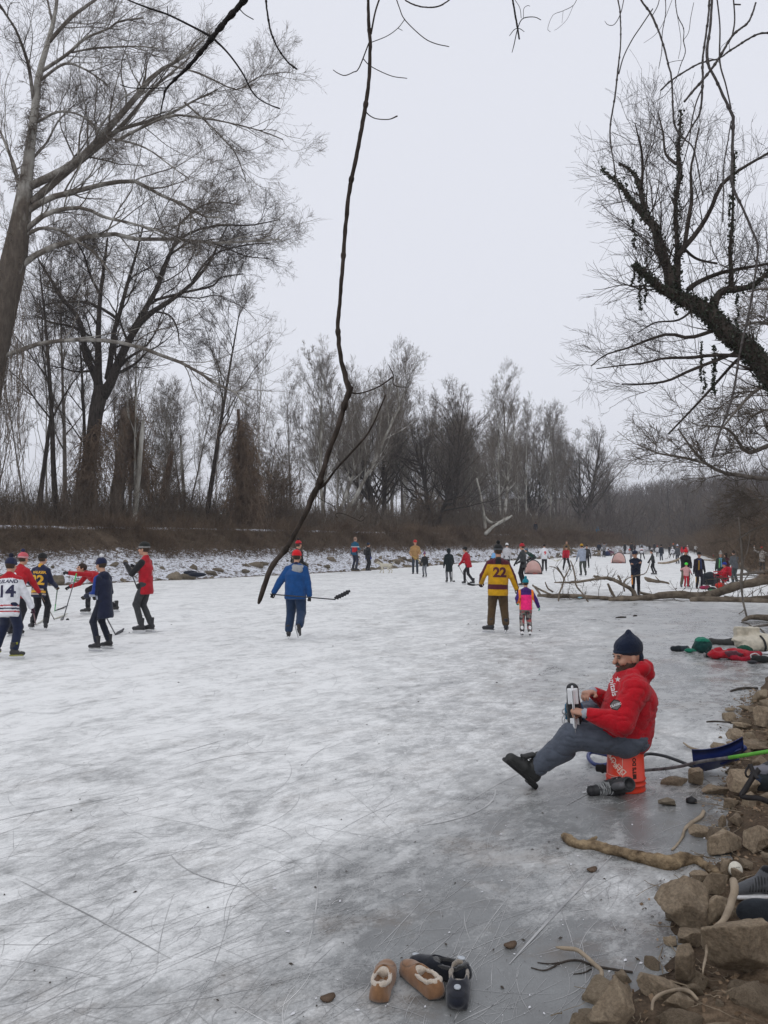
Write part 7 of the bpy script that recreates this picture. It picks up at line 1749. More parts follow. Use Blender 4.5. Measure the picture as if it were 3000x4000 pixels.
tag(add('leaf_litter', me, mottled('leaf', (.085, .055, .034), (.36, .26, .17), 9, .9, .15, 0)), 'dead leaves and grit scattered over the near bank', None, None, 'stuff')
N_ = 3200; pts = np.column_stack([q.uniform(.3, 4.8, N_), q.uniform(2.4, 13, N_)]); z_, _, dr_, *_ = land(pts); ok = (dr_ > -.08) & (dr_ < 3); pts = pts[ok]; z_ = np.maximum(z_[ok], 0); n = len(pts)
th = q.uniform(0, 6.28, n); Ls = .04 + .22 * q.random(n) ** 2; t = np.linspace(-.5, .5, 5)
st = np.stack([pts[:, 0:1] + np.cos(th)[:, None] * Ls[:, None] * t + .006 * q.normal(size=(n, 5)), pts[:, 1:2] + np.sin(th)[:, None] * Ls[:, None] * t + .006 * q.normal(size=(n, 5)), z_[:, None] + .010 + .010 * q.random((n, 5)) + 0 * t], -1)
tag(add('twig_litter', Tubes().add(st, np.repeat((.0012 + .003 * q.random(n) ** 2)[:, None], 5, 1), 4).mesh('twig_litter'), mottled('dead_twig', (.11, .085, .06), (.32, .26, .185), 6, .9, .1, 0)), 'broken twigs and roots scattered over the near bank', None, None, 'stuff')
# specks on the ice
N_ = 620; v_ = 2420 + 1560 * q.random(N_) ** 1.1; u_ = q.uniform(0, 2900, N_); u_ = np.where(q.random(N_) < .65, 1100 + 1700 * q.random(N_), u_); pp = np.array([G(a, b)[:2] for a, b in zip(u_, v_)]); pp = pp[in_canal(pp)]; n = len(pp)
th = q.uniform(0, 6.28, n); s_ = (.003 + .012 * q.random(n) ** 3)[:, None] * np.maximum(1, pp[:, 1:2] / 8); e1 = np.column_stack([np.cos(th), np.sin(th), 0 * th]); e2 = np.column_stack([-np.sin(th), np.cos(th), 0 * th]); c = np.column_stack([pp, np.full(n, .004)])
V = np.stack([c - e1 * s_, c + e2 * s_ * .5, c + e1 * s_, c - e2 * s_ * .5, c + np.array([0, 0, 1]) * s_ * .5], 1).reshape(-1, 3); k = np.arange(n)[:, None] * 5; T_ = np.concatenate([k + [0, 1, 4], k + [1, 2, 4], k + [2, 3, 4], k + [3, 0, 4]])
h_ = len(T_) // 2; me = mesh_np('ice_grit', V, tris=T_, smooth=False); me.polygons.foreach_set('material_index', np.tile((q.random(n) < .5).astype(np.int32), 4)); 
tag(add('ice_grit', me, [plain('grit_dark', (.05, .04, .03)), plain('grit_white', (.7, .7, .72))]), 'dirt specks and ice crumbs lying on the ice', None, None, 'stuff')

# ================================================================ driftwood on the near ice
def gp_(lst, zoff=.0, kr=1.0):
    o = []
    for (u, v, r) in lst:
        p = GG(u, v, zoff); z0 = gz(p[0], p[1]) + zoff
        p = G(u, v, z0); r_ = r * p[1] / F * kr; z1 = z0 + r_ * .7; p = G(u, v, z1); o.append([p[0], p[1], z1, r_])
    return np.array(o)
def log(name, label, cat, pts, n=40, sides=12, mat=None, extra=(), zoff=0, rough=.0, twigs=None, seed=0, raw=None, ex_raw=()):
    a = spline(gp_(pts, zoff) if raw is None else raw, n); q = np.random.default_rng(seed); o = empty(name, a[0, :3]); tag(o, label, cat); c0 = a[0, :3].copy()
    def tube(a_, nn, s_):
        t = Tubes().add(a_[:, :3] - c0, a_[:, 3], s_); me = t.mesh('limb')
        if rough:
            co = np.empty(len(me.vertices) * 3, np.float32); me.vertices.foreach_get('co', co); co = co.reshape(-1, 3); no = np.empty_like(co).ravel(); me.vertices.foreach_get('normal', no); no = no.reshape(-1, 3)
            rr = a_[:, 3].mean(); co += no * ((fbm(co, .35 / rr, 3, seed) + .5 * fbm(co, 1.6 / rr, 3, seed + 4)) * rr * rough)[:, None]; me.vertices.foreach_set('co', co.ravel()); me.update()
        return me
    add('trunk' if name in ('fallen_tree', 'driftwood_log') else 'stem', tube(a, n, sides), mat or M_WOOD, o)
    for e in ex_raw: add('limb', tube(spline(e, 16), 16, 8), mat or M_WOOD, o)
    for e in extra: add('limb', tube(spline(gp_(e, zoff), 14), 14, 8), mat or M_WOOD, o)
    return o, a
M_LOG = mottled('log_wood', (.060, .040, .025), (.36, .27, .165), 13, .92, .12, 1.0, .02, detail=8)
log('driftwood_log', 'thick crooked driftwood log lying on the ice below the bucket', 'log', [(2202, 3262, 10), (2225, 3280, 20), (2262, 3298, 19), (2320, 3302, 18), (2393, 3322, 20), (2489, 3347, 24), (2562, 3361, 26), (2610, 3371, 28), (2653, 3361, 24), (2706, 3356, 18), (2754, 3380, 17), (2803, 3410, 15), (2825, 3434, 9)], 60, 16, M_LOG, extra=[[(2290, 3292, 9), (2315, 3280, 7), (2330, 3270, 4)], [(2700, 3350, 7), (2735, 3348, 6), (2742, 3345, 5)]], rough=.55, seed=3)
log('dead_branch', 'bent grey branch leaning over the rocks right of the pointed rock', 'branch', [(2865, 3442, 15), (2870, 3475, 15), (2860, 3514, 14), (2846, 3557, 14), (2822, 3600, 12), (2778, 3639, 9), (2764, 3663, 7), (2759, 3726, 5), (2747, 3784, 4), (2745, 3827, 2.5)], 40, 12, M_WOOD, rough=.25, seed=5, zoff=.16)
log('dead_branch', 'curved tan root reaching from the slanting slab onto the ice', 'branch', [(2172, 3700, 4), (2200, 3704, 7), (2248, 3709, 8), (2277, 3726, 8), (2325, 3769, 8), (2349, 3793, 8), (2349, 3832, 8), (2369, 3861, 8), (2407, 3885, 7)], 34, 10, M_WOOD, rough=.2, zoff=.03)
log('dead_branch', 'thin dark forked twig frozen in the ice beside the tan root', 'branch', [(2075, 3780, 2.5), (2130, 3790, 3), (2200, 3758, 4), (2260, 3752, 4.5), (2330, 3775, 5), (2470, 3798, 5)], 30, 8, M_DARK, extra=[[(2200, 3758, 3), (2150, 3765, 3), (2100, 3760, 2)], [(2310, 3785, 3), (2280, 3800, 3), (2240, 3805, 2)]])
log('dead_branch', 'small arched root curling over the stones at the bottom', 'branch', [(2547, 3945, 6), (2552, 3910, 6), (2580, 3885, 7), (2640, 3868, 8), (2690, 3872, 8), (2725, 3905, 6)], 26, 9, M_WOOD, zoff=.07, rough=.2)
log('dead_branch', 'thin snowy branch frozen in the ice right of the log', 'branch', [(2748, 3170, 8), (2738, 3190, 8), (2700, 3215, 7), (2675, 3240, 6), (2665, 3270, 5), (2645, 3300, 4), (2625, 3320, 5)], 26, 9, M_WOOD, rough=.3)
log('dead_branch', 'thin stick reaching from the ice to the green hockey stick', 'branch', [(2670, 2902, 3), (2700, 2922, 5), (2750, 2935, 5), (2810, 2948, 5), (2880, 2962, 4)], 24, 8, M_WOOD, zoff=.02)
log('dead_branch', 'dark snowy twig at the shore behind the seated man', 'branch', [(2855, 2700, 4), (2880, 2692, 5), (2910, 2688, 5), (2960, 2688, 4)], 20, 8, M_DARK)
log('dead_branch', 'thin twig lying on the ice below the log at the far side of the bucket', 'branch', [(2760, 2820, 3), (2790, 2818, 4), (2850, 2822, 4), (2900, 2826, 3)], 20, 8, M_DARK)
for lb, u, v, w in (('short dark stick on open ice left of the rubber strip', 2425, 2411, 40), ('little rubber strip on open ice right of the short stick', 2480, 2405, 14)):
    log('stick', lb, 'stick', [(u - w / 2, v + 2, 2), (u, v, 4), (u + w / 2, v, 3)], 8, 7, M_DARK)
for lb, u, v in (('small dark clod of bark on the ice below the log', 2310, 3405), ('crumpled brown leaf on the grey ice right of the slippers', 1990, 3702), ('brown leaf curled beside the tan slipper', 1275, 3910)):
    g_ = Field(); g_.ell((0, 0, .012), (.035, .018, .012), 0); g_.ell((.02, .01, .015), (.02, .014, .012), 0); o = add('leaf', g_.mesh('leaf', .006, .01, .010, 30), M_BROWN); o.location = tuple(G(u, v)); tag(o, lb, 'leaf')

# ---- the tree fallen across the ice
def pr(lst, kr=1.0, wob=0, seed=0):
    q = np.random.default_rng(seed); return np.array([[*P(u, v, y), r * y / F * kr] for u, v, r, y in lst])
YL = 26.6
M_FALL = mottled('fallen_bark', (.075, .060, .046), (.25, .205, .155), 4, .92, .12, .8, .03, stretch=(1, 1, 1))
ftree, fa = log('fallen_tree', 'big fallen tree lying across the ice with its trunk rising to the right bank', 'fallen tree', [], 46, 14, M_FALL, rough=.35, seed=8,
    raw=pr([(2380, 2342, 8, YL), (2430, 2338, 10, YL), (2480, 2336, 10, YL), (2540, 2334, 12, YL + .1), (2590, 2326, 15, YL + .2), (2650, 2322, 15, YL + .3), (2700, 2326, 15, YL + .3), (2753, 2325, 17, YL + .3), (2802, 2315, 17, YL + .2), (2856, 2296, 17, YL), (2904, 2284, 17, YL - .2), (2964, 2270, 18, YL - .4), (3010, 2264, 18, YL - .6), (3160, 2246, 19, YL - 1)]),
    ex_raw=[pr(e) for e in ([(2100, 2326, 6, YL + 1), (2150, 2328, 8, YL + .8), (2230, 2328, 9, YL + .6), (2320, 2334, 8, YL + .4), (2430, 2340, 8, YL + .2)],
      [(2700, 2343, 10, YL - .3), (2760, 2341, 12, YL - .3), (2844, 2343, 12, YL - .4), (3000, 2351, 12, YL - .8), (3150, 2362, 13, YL - 1)],
      [(2166, 2275, 2.5, YL + 1.4), (2241, 2275, 4, YL + 1), (2319, 2263, 5, YL + .6), (2362, 2257, 6, YL + .4), (2392, 2263, 7, YL + .2), (2434, 2284, 7, YL), (2470, 2305, 8, YL), (2486, 2335, 8, YL)],
      [(2319, 2250, 4, YL + .8), (2335, 2254, 5, YL + .7), (2362, 2260, 5, YL + .5)], [(2414, 2249, 4, YL), (2422, 2262, 4, YL), (2426, 2280, 5, YL)],
      [(2175, 2212, 2, YL - .2), (2184, 2226, 3, YL - .1), (2193, 2242, 3, YL), (2203, 2262, 3.4, YL), (2196, 2290, 3.4, YL), (2185, 2318, 3, YL - .1), (2181, 2352, 3, YL - .2)],
      [(2146, 2213, 1.6, YL), (2170, 2218, 2, YL), (2190, 2238, 2.4, YL)], [(2201, 2262, 3, YL), (2215, 2240, 2.5, YL), (2225, 2218, 2, YL), (2230, 2208, 1.5, YL)],
      [(2228, 2190, 2, YL - .3), (2240, 2220, 2.6, YL - .3), (2247, 2260, 3, YL - .2), (2252, 2290, 3, YL - .1), (2275, 2318, 3, YL - .3), (2297, 2350, 3.4, YL - .5)],
      [(2080, 2285, 3, YL + .8), (2095, 2300, 4, YL + .7), (2110, 2322, 4, YL + .6)], [(2085, 2290, 3, YL + 1), (2120, 2308, 4, YL + .9), (2160, 2326, 4, YL + .7)],
      [(2130, 2275, 2, YL), (2140, 2298, 3, YL + .2), (2160, 2312, 3, YL + .3)], [(2375, 2280, 5, YL), (2385, 2305, 5.5, YL), (2402, 2335, 5, YL)],
      [(2440, 2310, 3, YL), (2436, 2285, 2.4, YL), (2448, 2262, 2.2, YL), (2480, 2250, 2.4, YL - .1), (2520, 2240, 2, YL - .1), (2533, 2215, 1.6, YL - .1), (2540, 2195, 1.2, YL)],
      [(2500, 2315, 6, YL + .6), (2530, 2322, 6, YL + .5), (2570, 2330, 6, YL + .3)], [(2830, 2330, 5, YL + .4), (2880, 2340, 6, YL), (2960, 2335, 8, YL - .2), (3060, 2330, 9, YL - .3)],
      [(2790, 2320, 9, YL + .2), (2775, 2322, 12, YL + .2), (2762, 2330, 10, YL + .1)])])
q = np.random.default_rng(12)
bp = [pr(e) for e in ([(2150, 2328, 3, YL + .6), (2300, 2332, 3, YL + .4), (2430, 2338, 3, YL)], [(2166, 2275, 2.5, YL + 1.4), (2319, 2263, 3, YL + .6), (2392, 2263, 3, YL + .2), (2470, 2305, 3, YL)], [(2480, 2336, 3, YL), (2650, 2322, 3, YL + .3), (2850, 2290, 3, YL)], [(2840, 2330, 3, YL), (2960, 2335, 3, YL), (3060, 2330, 3, YL)])]
bp = np.array([spline(b, 10) for b in bp])
a1, r1 = sprout(bp[:, :, :3], bp[:, :, 3], 26, .0, 1.3, .26, 7, .2, .10, .45, .004, q, lmin=.5); a2, r2 = sprout(a1, r1, 5, .2, .7, .5, 5, .22, .04, .6, .003, q)
a1[..., 2] = np.maximum(a1[..., 2], .02); a2[..., 2] = np.maximum(a2[..., 2], .02)
tw = Tubes().add(a1, np.maximum(r1, .004), 4).add(a2, np.maximum(r2, .003), 3).mesh('twigs'); tw.transform(Matrix.Translation(-ftree.location)); add('twigs', tw, M_TWIG, ftree)
log('driftwood_log', 'splintered grey driftwood piece on the ice behind the fallen tree', 'log', [], 20, 9, M_FALL, rough=.3, seed=2, raw=pr([(2519, 2256, 3, 37), (2530, 2264, 9, 37), (2560, 2270, 7, 37), (2600, 2275, 4, 37), (2612, 2280, 3, 36.8), (2616, 2300, 4, 36.5), (2622, 2310, 3, 36.3)]), ex_raw=[pr([(2575, 2268, 2, 37), (2560, 2252, 1.5, 37)])])
log('driftwood_log', 'long pale branch lying on the ice beyond the splintered driftwood', 'log', [], 20, 8, M_WOOD, raw=pr([(2570, 2199, 3, 68), (2600, 2199, 4, 68), (2640, 2190, 5, 68), (2655, 2180, 3, 68)]))
log('driftwood_log', 'thin straight branch frozen in the ice behind the pompom hat woman', 'log', [], 12, 7, M_WOOD, raw=pr([(2750, 2187, 3, 76), (2790, 2189, 3, 76), (2830, 2190, 3, 76)]))
for lb, e, yy in (('dark forked stub on the ice right of the splintered driftwood', [(2630, 2312, 3), (2636, 2304, 3), (2643, 2298, 2)], 33),):
    log('dead_branch', lb, 'branch', [], 8, 7, M_DARK, raw=pr([(u, v, r, yy) for u, v, r in e]))
log('sapling', 'thin bare sapling standing on the right shore in front of the fallen trunk', 'sapling', [], 26, 7, M_MID, raw=pr([(2885, 2020, 1.5, 21), (2893, 2100, 3, 21), (2900, 2190, 5, 21), (2896, 2260, 6, 21), (2898, 2310, 4, 21), (2905, 2360, 4, 21), (2918, 2412, 4, 21)]),
    ex_raw=[pr(e) for e in ([(2898, 2290, 2, 21), (2920, 2250, 2, 21), (2960, 2225, 1.5, 21)], [(2896, 2270, 2.5, 21), (2870, 2262, 2, 21), (2850, 2256, 1.5, 21)], [(2908, 2380, 2, 21), (2898, 2390, 2, 21), (2886, 2398, 2, 21)], [(2900, 2200, 2, 21), (2920, 2150, 1.6, 21), (2930, 2080, 1, 21)], [(2898, 2230, 2, 21), (2880, 2190, 1.6, 21), (2872, 2150, 1, 21)])])
log('driftwood_log', 'brown log end on the right shore below the fallen trunk', 'log', [(2900, 2425, 6), (2930, 2412, 9), (2970, 2410, 11), (3020, 2418, 12), (3080, 2430, 12)], 16, 10, M_FALL, zoff=.05, rough=.3)
log('dead_branch', 'thin branches fanning onto the ice below the brown log end', 'branch', [(2910, 2462, 2), (2950, 2448, 4), (3010, 2440, 5)], 16, 8, M_MID, extra=[[(2960, 2450, 3), (2985, 2470, 3), (2995, 2490, 2)], [(2940, 2452, 3), (2920, 2435, 2.5), (2895, 2432, 2)]])
for lb, e in (('fallen bough on the right shore ice, lower of several behind the grey sapling', [(2850, 2250, 3, 44), (2900, 2244, 5, 44), (2960, 2236, 6, 44), (3060, 2225, 6, 44)]), ('fallen bough on the right shore ice behind the off white hoodie', [(2830, 2222, 3, 56), (2880, 2224, 4, 56), (2940, 2220, 5, 56), (3040, 2210, 6, 56)]), ('dark bough slanting down to the ice by the far right shore', [(2890, 2200, 2.5, 50), (2910, 2222, 4, 50), (2940, 2244, 4, 50), (2950, 2250, 3, 50)])):
    log('fallen_bough', lb, 'branch', [], 14, 7, M_MID, raw=pr(e))

# ================================================================ landmarks in the wood
def snag(name, label, base, top_, r0, r1, Y, mat, cat='tree trunk', jag=True):
    pts = pr([(base[0], base[1] + 12, r0 * 1.25, Y), (base[0] * .7 + top_[0] * .3, base[1] * .7 + top_[1] * .3, r0, Y), (base[0] * .35 + top_[0] * .65, base[1] * .35 + top_[1] * .65, (r0 + r1) / 2, Y), (top_[0], top_[1], r1, Y)])
    o, a = log(name, label, cat, [], 22, 12, mat, rough=.25, raw=pts, seed=int(base[0])); return o, a
M_STRIP = mottled('barkless_wood', (.13, .10, .078), (.27, .22, .175), 3, .9, .1, .7, .03, stretch=(1, 1, .2))
o, a = snag('dead_tree', 'broken pale trunk stripped of bark beside the dark spreading tree', (450, 2030), (492, 1600), 26, 17, 54, M_STRIP)
snag('dead_tree', 'dark broken stub rising above the thicket at the far left', (150, 1990), (210, 1545), 9, 5, 60, M_DARK)
snag('dead_tree', 'short dark snag between the white barked tree and the vine tower', (620, 2020), (672, 1765), 13, 9, 62, M_BROWN)
snag('bare_tree', 'white barked stem rising at the foot of the broken pale trunk', (524, 2030), (560, 1640), 11, 7, 53, M_PALE)
snag('bare_tree', 'thin white barked stem near the vine tower', (722, 2010), (705, 1700), 7, 4, 60, M_PALE)
o, a = snag('bare_tree', 'bent white limb of a fallen sycamore by the path', (1895, 2075), (2000, 2015), 6, 4, 88, M_PALE)
log('dead_branch', 'thick horizontal pale limb lying behind the path near the middle', 'branch', [], 18, 8, M_PALE, raw=pr([(1862, 1868, 3, 92), (1880, 1950, 5, 92), (1893, 2030, 6, 92), (1895, 2065, 6, 92)]), ex_raw=[pr([(1893, 2020, 6, 92), (1915, 2040, 6, 92), (1950, 2040, 5, 92), (1985, 2020, 5, 92)])])
# vines smothering two trunks
M_VM = mottled('vine_brown', (.10, .070, .050), (.25, .18, .125), 1.5, .95, .1, 0)
def vine_mass(label, axis, Y, n, wid, seed):
    q = np.random.default_rng(seed); ax_ = spline(pr([(u, v, 1, Y) for u, v in axis]), 20)[:, :3]; n1 = 10
    i = q.random(n) ** .9 * 18; i0 = i.astype(int); st_ = ax_[i0] + (ax_[np.minimum(i0 + 1, 19)] - ax_[i0]) * (i - i0)[:, None]
    w = wid * (.45 + .9 * (i / 18))[:, None] if wid > 0 else 0
    st_ = st_ + q.normal(size=(n, 3)) * [1, 1, .3] * w * .45 * (1 + .5 * np.sin(i * 1.3 + 1))[:, None]
    p_ = np.zeros((n, n1, 3)); p_[:, 0] = st_; d = q.normal(size=(n, 3)) * [.5, .5, .5]; L = q.uniform(.8, 3.2, n)
    for j in range(1, n1): d = d * .8 + q.normal(size=(n, 3)) * .28 + [0, 0, -.30]; dd = d / np.linalg.norm(d, axis=1, keepdims=True); p_[:, j] = p_[:, j - 1] + dd * (L / n1)[:, None]
    p_[..., 2] = np.maximum(p_[..., 2], 2.0)
    a2, r2 = sprout(p_, np.full((n, n1), .016), 5, .1, .9, .35, 4, .4, -.02, .7, .008, q)
    tag(add('climbing_vine', Tubes().add(p_, np.full((n, n1), .016), 3).add(a2, np.maximum(r2, .009), 3).mesh('climbing_vine'), M_VM), label, 'vine')
vine_mass('brown vine mass smothering a trunk into a tower, middle left of the wood', [(945, 1640), (945, 1750), (960, 1880), (975, 2010)], 58, 1100, .75, 1)
vine_mass('brown vines wrapped round the broken pale trunk', [(500, 1560), (505, 1640), (520, 1720), (540, 1900)], 54.5, 650, .8, 2)
vine_mass('vines hanging at the foot of the dark spreading tree', [(400, 1650), (350, 1800), (345, 2000)], 52, 500, .8, 3)
snag('dead_tree', 'bare trunk inside the brown vine tower', (960, 2030), (930, 1600), 14, 7, 58, M_BROWN)

# ================================================================ boughs and vines hanging close to the camera
M_VINE = mottled('vine_bark', (.022, .018, .015), (.080, .064, .054), 60, .9, .15, .6, .003, stretch=(1, 1, .3))
M_VDARK = mottled('bough_dark', (.008, .008, .008), (.028, .024, .022), 30, .85, .2, .5, .003)
RS_ = .9
def hang(name, label, cat, Y, main, subs=(), mat=None, dy=0, kn=0, seed=0, n=60):
    q = np.random.default_rng(seed)
    def mk(e, n_, y0):
        k = len(e); return spline(np.array([[*P(u, v, y0 + dy * i / max(1, k - 1)), r * y0 / F * RS_] for i, (u, v, r) in enumerate(e)]), n_)
    a = mk(main, n, Y); o = empty(name, a[0, :3]); tag(o, label, cat); c0 = a[0, :3].copy()
    b = a.copy(); b[:, :3] += q.normal(size=(n, 3)) * (a[:, 3:4] * .10)
    b[:, 3] *= 1 + .10 * q.normal(size=n) * .6
    tb = Tubes().add(b[:, :3] - c0, b[:, 3], 12); add('stem', tb.mesh('stem'), mat or M_VINE, o)
    ks = np.arange(8, n - 2, max(4, int(n / (kn + 1)))) if kn else []
    if len(ks):
        for k in ks:
            tb = Tubes(); T_ = (a[k + 1, :3] - a[k - 1, :3]); T_ /= np.linalg.norm(T_); r = a[k, 3]; tb.add(np.array([a[k, :3] + T_ * r * t for t in (-2, -1, 0, 1, 2)]) - c0, [r * .9, r * 1.3, r * 1.4, r * 1.25, r * .9], 9); add('node', tb.mesh('node'), mat or M_VINE, o)
    for e in subs: s_ = mk(e, 26, Y); add('side_shoot', Tubes().add(s_[:, :3] - c0, s_[:, 3] * .85, 7).mesh('side_shoot'), mat or M_VINE, o)
    return o
hang('hanging_vine', 'long thick vine hanging down the middle of the view with a broken lower end', 'vine', 2.55, [(1437, -60, 6), (1440, 80, 7), (1445, 160, 8), (1442, 300, 8), (1425, 430, 9), (1390, 620, 9), (1362, 760, 9), (1345, 950, 9), (1330, 1150, 8), (1320, 1290, 9), (1332, 1400, 10), (1356, 1500, 12), (1366, 1528, 17), (1352, 1560, 12), (1330, 1640, 11), (1290, 1750, 11), (1244, 1895, 12), (1222, 1935, 14), (1180, 2030, 10), (1120, 2140, 10), (1062, 2212, 12), (1030, 2300, 11), (1012, 2352, 10), (1010, 2358, 6)],
     subs=[[(1366, 1532, 6), (1390, 1537, 4), (1420, 1533, 3.5), (1480, 1510, 3.5), (1535, 1472, 4), (1538, 1466, 3), (1525, 1440, 2.4), (1518, 1424, 2)], [(1536, 1472, 3), (1537, 1500, 2.4), (1560, 1511, 2.2), (1595, 1512, 2)],
           [(1505, 1543, 5), (1498, 1562, 4.5), (1465, 1640, 4.5), (1430, 1702, 5.5), (1370, 1770, 5.5), (1310, 1835, 6), (1270, 1890, 7), (1232, 1918, 8)], [(1366, 1520, 9), (1378, 1513, 7)],
           [(1225, 1925, 2.5), (1250, 1948, 2), (1290, 1970, 2), (1310, 1982, 1.5)], [(1318, 2022, 1.8), (1310, 2012, 1.8), (1322, 2004, 1.8), (1350, 2010, 1.8), (1390, 2028, 1.8), (1412, 2036, 1.8), (1424, 2024, 1.6), (1414, 2014, 1.5), (1404, 2026, 1.5)],
           [(1441, 168, 3.5), (1402, 266, 3), (1380, 282, 2.5), (1347, 295, 2.5), (1320, 286, 2.2), (1301, 273, 2)], [(1417, 227, 2.5), (1449, 259, 2.4), (1527, 296, 2.2), (1590, 306, 2)], [(1449, 166, 2.2), (1511, 141, 2), (1554, 110, 2), (1582, 74, 2)], [(1554, 110, 1.6), (1572, 119, 1.4)],
           [(1484, -10, 4.5), (1465, 50, 4.5), (1449, 133, 5)], [(1427, 435, 3.5), (1445, 452, 3), (1472, 464, 2.6), (1519, 466, 2.6), (1552, 453, 4)], [(1540, -30, 3), (1560, 30, 2.6), (1582, 78, 2.6), (1652, 145, 2.5), (1700, 170, 2.4), (1754, 182, 2.2)]], mat=M_VDARK if False else M_VINE, kn=7, seed=1, n=110)
hang('overhanging_bough', 'dark bough crossing the top left corner close to the camera', 'branch', 3.4, [(1010, -60, 13), (965, -12, 12), (882, 83, 11), (829, 147, 10), (746, 249, 7.5), (656, 339, 5), (640, 380, 3.5), (625, 452, 2.5)],
     subs=[[(460, -20, 4), (520, 8, 4), (588, 34, 5), (656, 57, 5), (754, 105, 5.5), (829, 145, 7)], [(833, 150, 6), (875, 190, 5), (912, 234, 4.5), (950, 290, 4.5), (980, 350, 4), (1010, 385, 3.5), (1055, 410, 3), (1093, 424, 4)], [(648, 343, 3), (580, 345, 2.6), (512, 343, 2.6), (470, 331, 3)], [(648, 345, 2.5), (635, 315, 2), (620, 283, 2)], [(930, 28, 3), (955, 55, 2.5), (990, 76, 2.5)], [(656, 57, 3), (654, 25, 2)]], mat=M_VDARK, kn=9, seed=2)
hang('hanging_vine', 'thin curved shoot hanging right of the dark bough', 'vine', 3.2, [(1036, -40, 4), (1042, 30, 4), (1055, 113, 4), (1068, 150, 4), (1085, 188, 3.8), (1123, 241, 3.5), (1160, 271, 4)], mat=M_VDARK, kn=4, seed=3)
hang('hanging_vine', 'short arched shoot dipping from the top edge beside the thick vine', 'vine', 3.0, [(1560, -30, 3), (1590, 5, 3), (1645, 26, 3), (1707, 26, 3), (1754, 0, 3), (1790, -40, 3)], kn=0, seed=4)
hang('hanging_vine', 'short vine with knotted tendrils at the top right of centre', 'vine', 4.0, [(1998, -30, 4), (2008, 30, 4), (2018, 90, 4), (2029, 153, 3.5)], subs=[[(2000, 205, 1.6), (2008, 175, 2.4), (2020, 120, 2.6), (2035, 80, 2.4), (2055, 68, 2.4), (2090, 67, 2), (2113, 78, 2)], [(1990, 140, 1.6), (2010, 115, 2), (2030, 112, 2), (2048, 124, 1.4)], [(2005, -10, 1.4), (2030, 30, 1.4), (2036, 70, 1.6)], [(2045, 70, 1.4), (2046, 35, 1.4), (2060, 22, 1.4), (2070, 24, 1.2)]], mat=M_VDARK, kn=0, seed=5)
M_VG = mottled('vine_grey', (.045, .040, .038), (.125, .115, .11), 60, .9, .15, .5, .003)
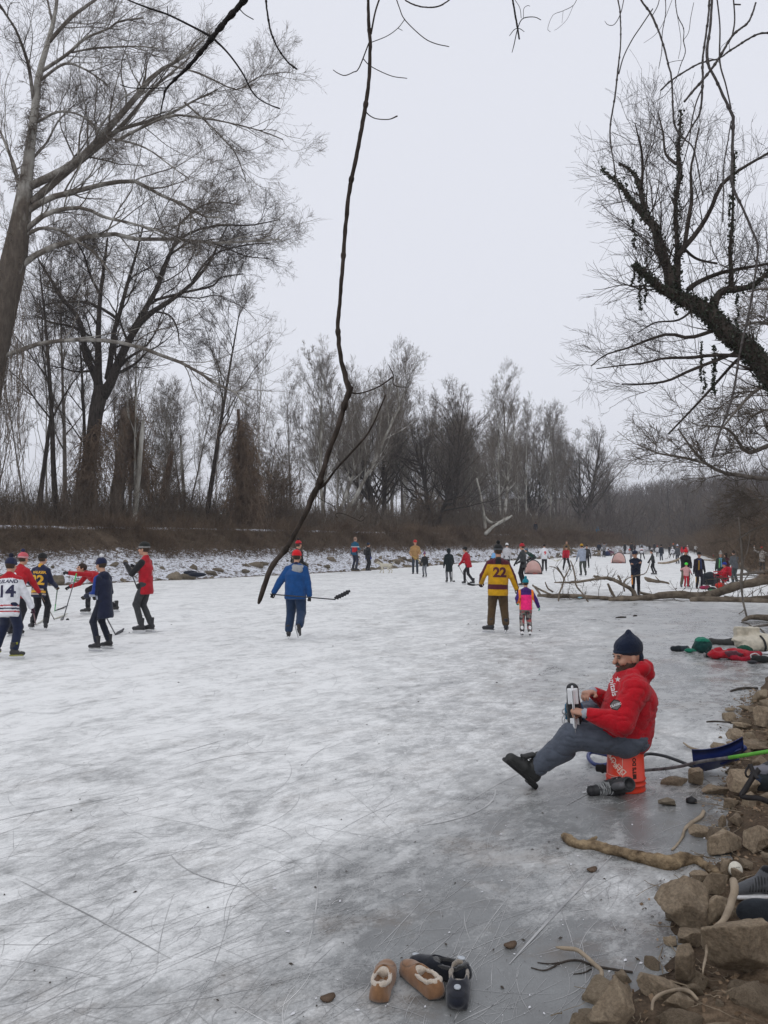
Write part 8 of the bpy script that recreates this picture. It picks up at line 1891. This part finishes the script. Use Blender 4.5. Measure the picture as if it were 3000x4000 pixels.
VN = [('leftmost long grey vine of the upper right tangle, hanging free', [(2405, -40, 4), (2422, 48, 4), (2424, 169, 4), (2412, 289, 5), (2402, 376, 5), (2383, 516, 4.5), (2400, 651, 4), (2412, 723, 4), (2441, 827, 3)], [[(2417, 289, 4.5), (2436, 222, 4), (2470, 154, 4), (2506, 100, 4), (2550, 34, 4)], [(2440, -20, 3), (2425, 50, 3), (2400, 95, 2.5), (2375, 97, 2), (2362, 82, 1.5)], [(2383, 516, 1.6), (2402, 540, 1.4), (2392, 575, 1.3), (2380, 600, 1.3), (2355, 612, 1.3), (2358, 625, 1.2)], [(2390, 515, 2), (2440, 540, 1.8), (2480, 568, 1.6)]], 5.2),
      ('grey vine slanting down right with a kink, upper right tangle', [(2490, -40, 5), (2504, 0, 5), (2547, 63, 6), (2586, 159, 5), (2610, 250, 5), (2624, 313, 5), (2634, 482, 6), (2670, 540, 4.5), (2711, 588, 4), (2745, 762, 3.5)], [[(2547, 63, 3), (2570, 20, 3), (2580, -30, 3)], [(2610, 245, 2), (2640, 238, 1.8), (2668, 235, 1.8)], [(2634, 482, 2), (2690, 440, 1.6)]], 4.8),
      ('thick knotted grey vine dropping straight from the top right', [(2774, -40, 6), (2765, 80, 6), (2745, 231, 6), (2745, 313, 7), (2735, 434, 6), (2701, 497, 5), (2663, 569, 4.5)], [[(2745, 340, 5), (2720, 400, 5), (2701, 480, 4.5), (2690, 560, 4), (2650, 700, 3)]], 4.6),
      ('longest grey vine of the upper right, reaching down to the far trees', [(2783, -40, 7), (2775, 100, 7), (2762, 229, 8), (2805, 330, 7), (2851, 429, 9), (2863, 458, 10), (2861, 600, 8), (2861, 723, 8), (2900, 810, 7), (2938, 900, 6), (2960, 960, 6), (2955, 1030, 6), (2928, 1210, 6), (2892, 1370, 6), (2861, 1549, 6), (2815, 1680, 6), (2782, 1785, 6)], [[(2798, -30, 5), (2812, 100, 5), (2812, 241, 6), (2835, 330, 5), (2856, 424, 5)], [(2856, 472, 4), (2842, 560, 4), (2827, 651, 5), (2826, 760, 4.5), (2822, 868, 4)], [(2762, 229, 3), (2790, 232, 2.5), (2812, 245, 2.5)]], 4.4),
      ('dark vine crossing diagonally through the upper right tangle', [(2952, 10, 5), (2940, 50, 5), (2918, 92, 5.5), (2861, 140, 6.5), (2803, 236, 7), (2745, 313, 7), (2710, 352, 6.5), (2673, 398, 6)], [[(2862, -40, 5), (2870, 72, 5), (2861, 140, 6)], [(2865, 17, 5), (2893, 18, 5)]], 4.2),
      ('slender vine crossing the tangle from the right edge', [(3050, 112, 5), (3010, 127, 5), (2952, 137, 5.5), (2851, 198, 5.5), (2808, 228, 4.5), (2726, 251, 5), (2624, 313, 5), (2581, 354, 5)], [[(2581, 354, 2), (2572, 390, 1.8), (2540, 412, 1.6)], [(2850, 200, 2), (2845, 165, 1.6), (2820, 180, 1.4), (2812, 205, 1.3)]], 4.9),
      ('fine hanging shoot left of the thick knotted vine', [(2636, -30, 2.6), (2645, 55, 2.6), (2670, 111, 2.6), (2670, 160, 2.6), (2677, 203, 2.4), (2658, 256, 2.4), (2640, 310, 2), (2600, 370, 1.8), (2548, 400, 1.4)], [[(2710, 10, 2), (2698, 70, 2), (2690, 125, 2), (2668, 160, 2)], [(2645, 55, 1.8), (2660, 160, 1.8), (2650, 230, 1.6)]], 5.6),
      ('fine hanging shoot left of the kinked grey vine', [(2598, -30, 2.6), (2600, 50, 2.4), (2587, 130, 2.4), (2585, 200, 2.2), (2573, 268, 1.8)], [[(2625, 0, 1.8), (2590, 90, 1.8), (2560, 135, 1.6), (2515, 168, 1.2)]], 5.9),
      ('wispy tendrils at the top edge left of the tangle', [(2260, -20, 1.6), (2240, 20, 1.6), (2200, 42, 1.5), (2160, 60, 1.3), (2140, 110, 1.2), (2150, 125, 1.1)], [[(2240, 20, 1.3), (2215, 75, 1.2), (2180, 110, 1.2), (2165, 118, 1.1)], [(2200, 42, 1.2), (2195, 90, 1)]], 5.0)]
RS_ = .68
for i, (lb, mn, sb, y_) in enumerate(VN): hang('hanging_vine', lb, 'vine', y_, mn, sb, M_VG, kn=max(3, len(mn)), seed=20 + i, n=80)
print('bank done')
# ================================================================ winter air
hz = bpy.data.meshes.new('haze'); bm = bmesh.new(); bmesh.ops.create_cube(bm, size=1.0)
for v in bm.verts: v.co = (v.co.x * 1100, v.co.y * 1100 + 440, (v.co.z + .5) * 62 - 1.5)
bm.to_mesh(hz); bm.free(); ho = add('haze', hz); tag(ho, kind='stuff', label='thin grey winter haze')
hm = bpy.data.materials.new('haze_air'); hm.use_nodes = True; t_ = hm.node_tree; t_.nodes.clear()
pv = t_.nodes.new('ShaderNodeVolumePrincipled'); pv.inputs['Color'].default_value = (.82, .84, .88, 1); pv.inputs['Density'].default_value = .0005; pv.inputs['Anisotropy'].default_value = .2
oo = t_.nodes.new('ShaderNodeOutputMaterial'); t_.links.new(pv.outputs[0], oo.inputs['Volume']); hz.materials.append(hm)
S.cycles.volume_bounces = 1
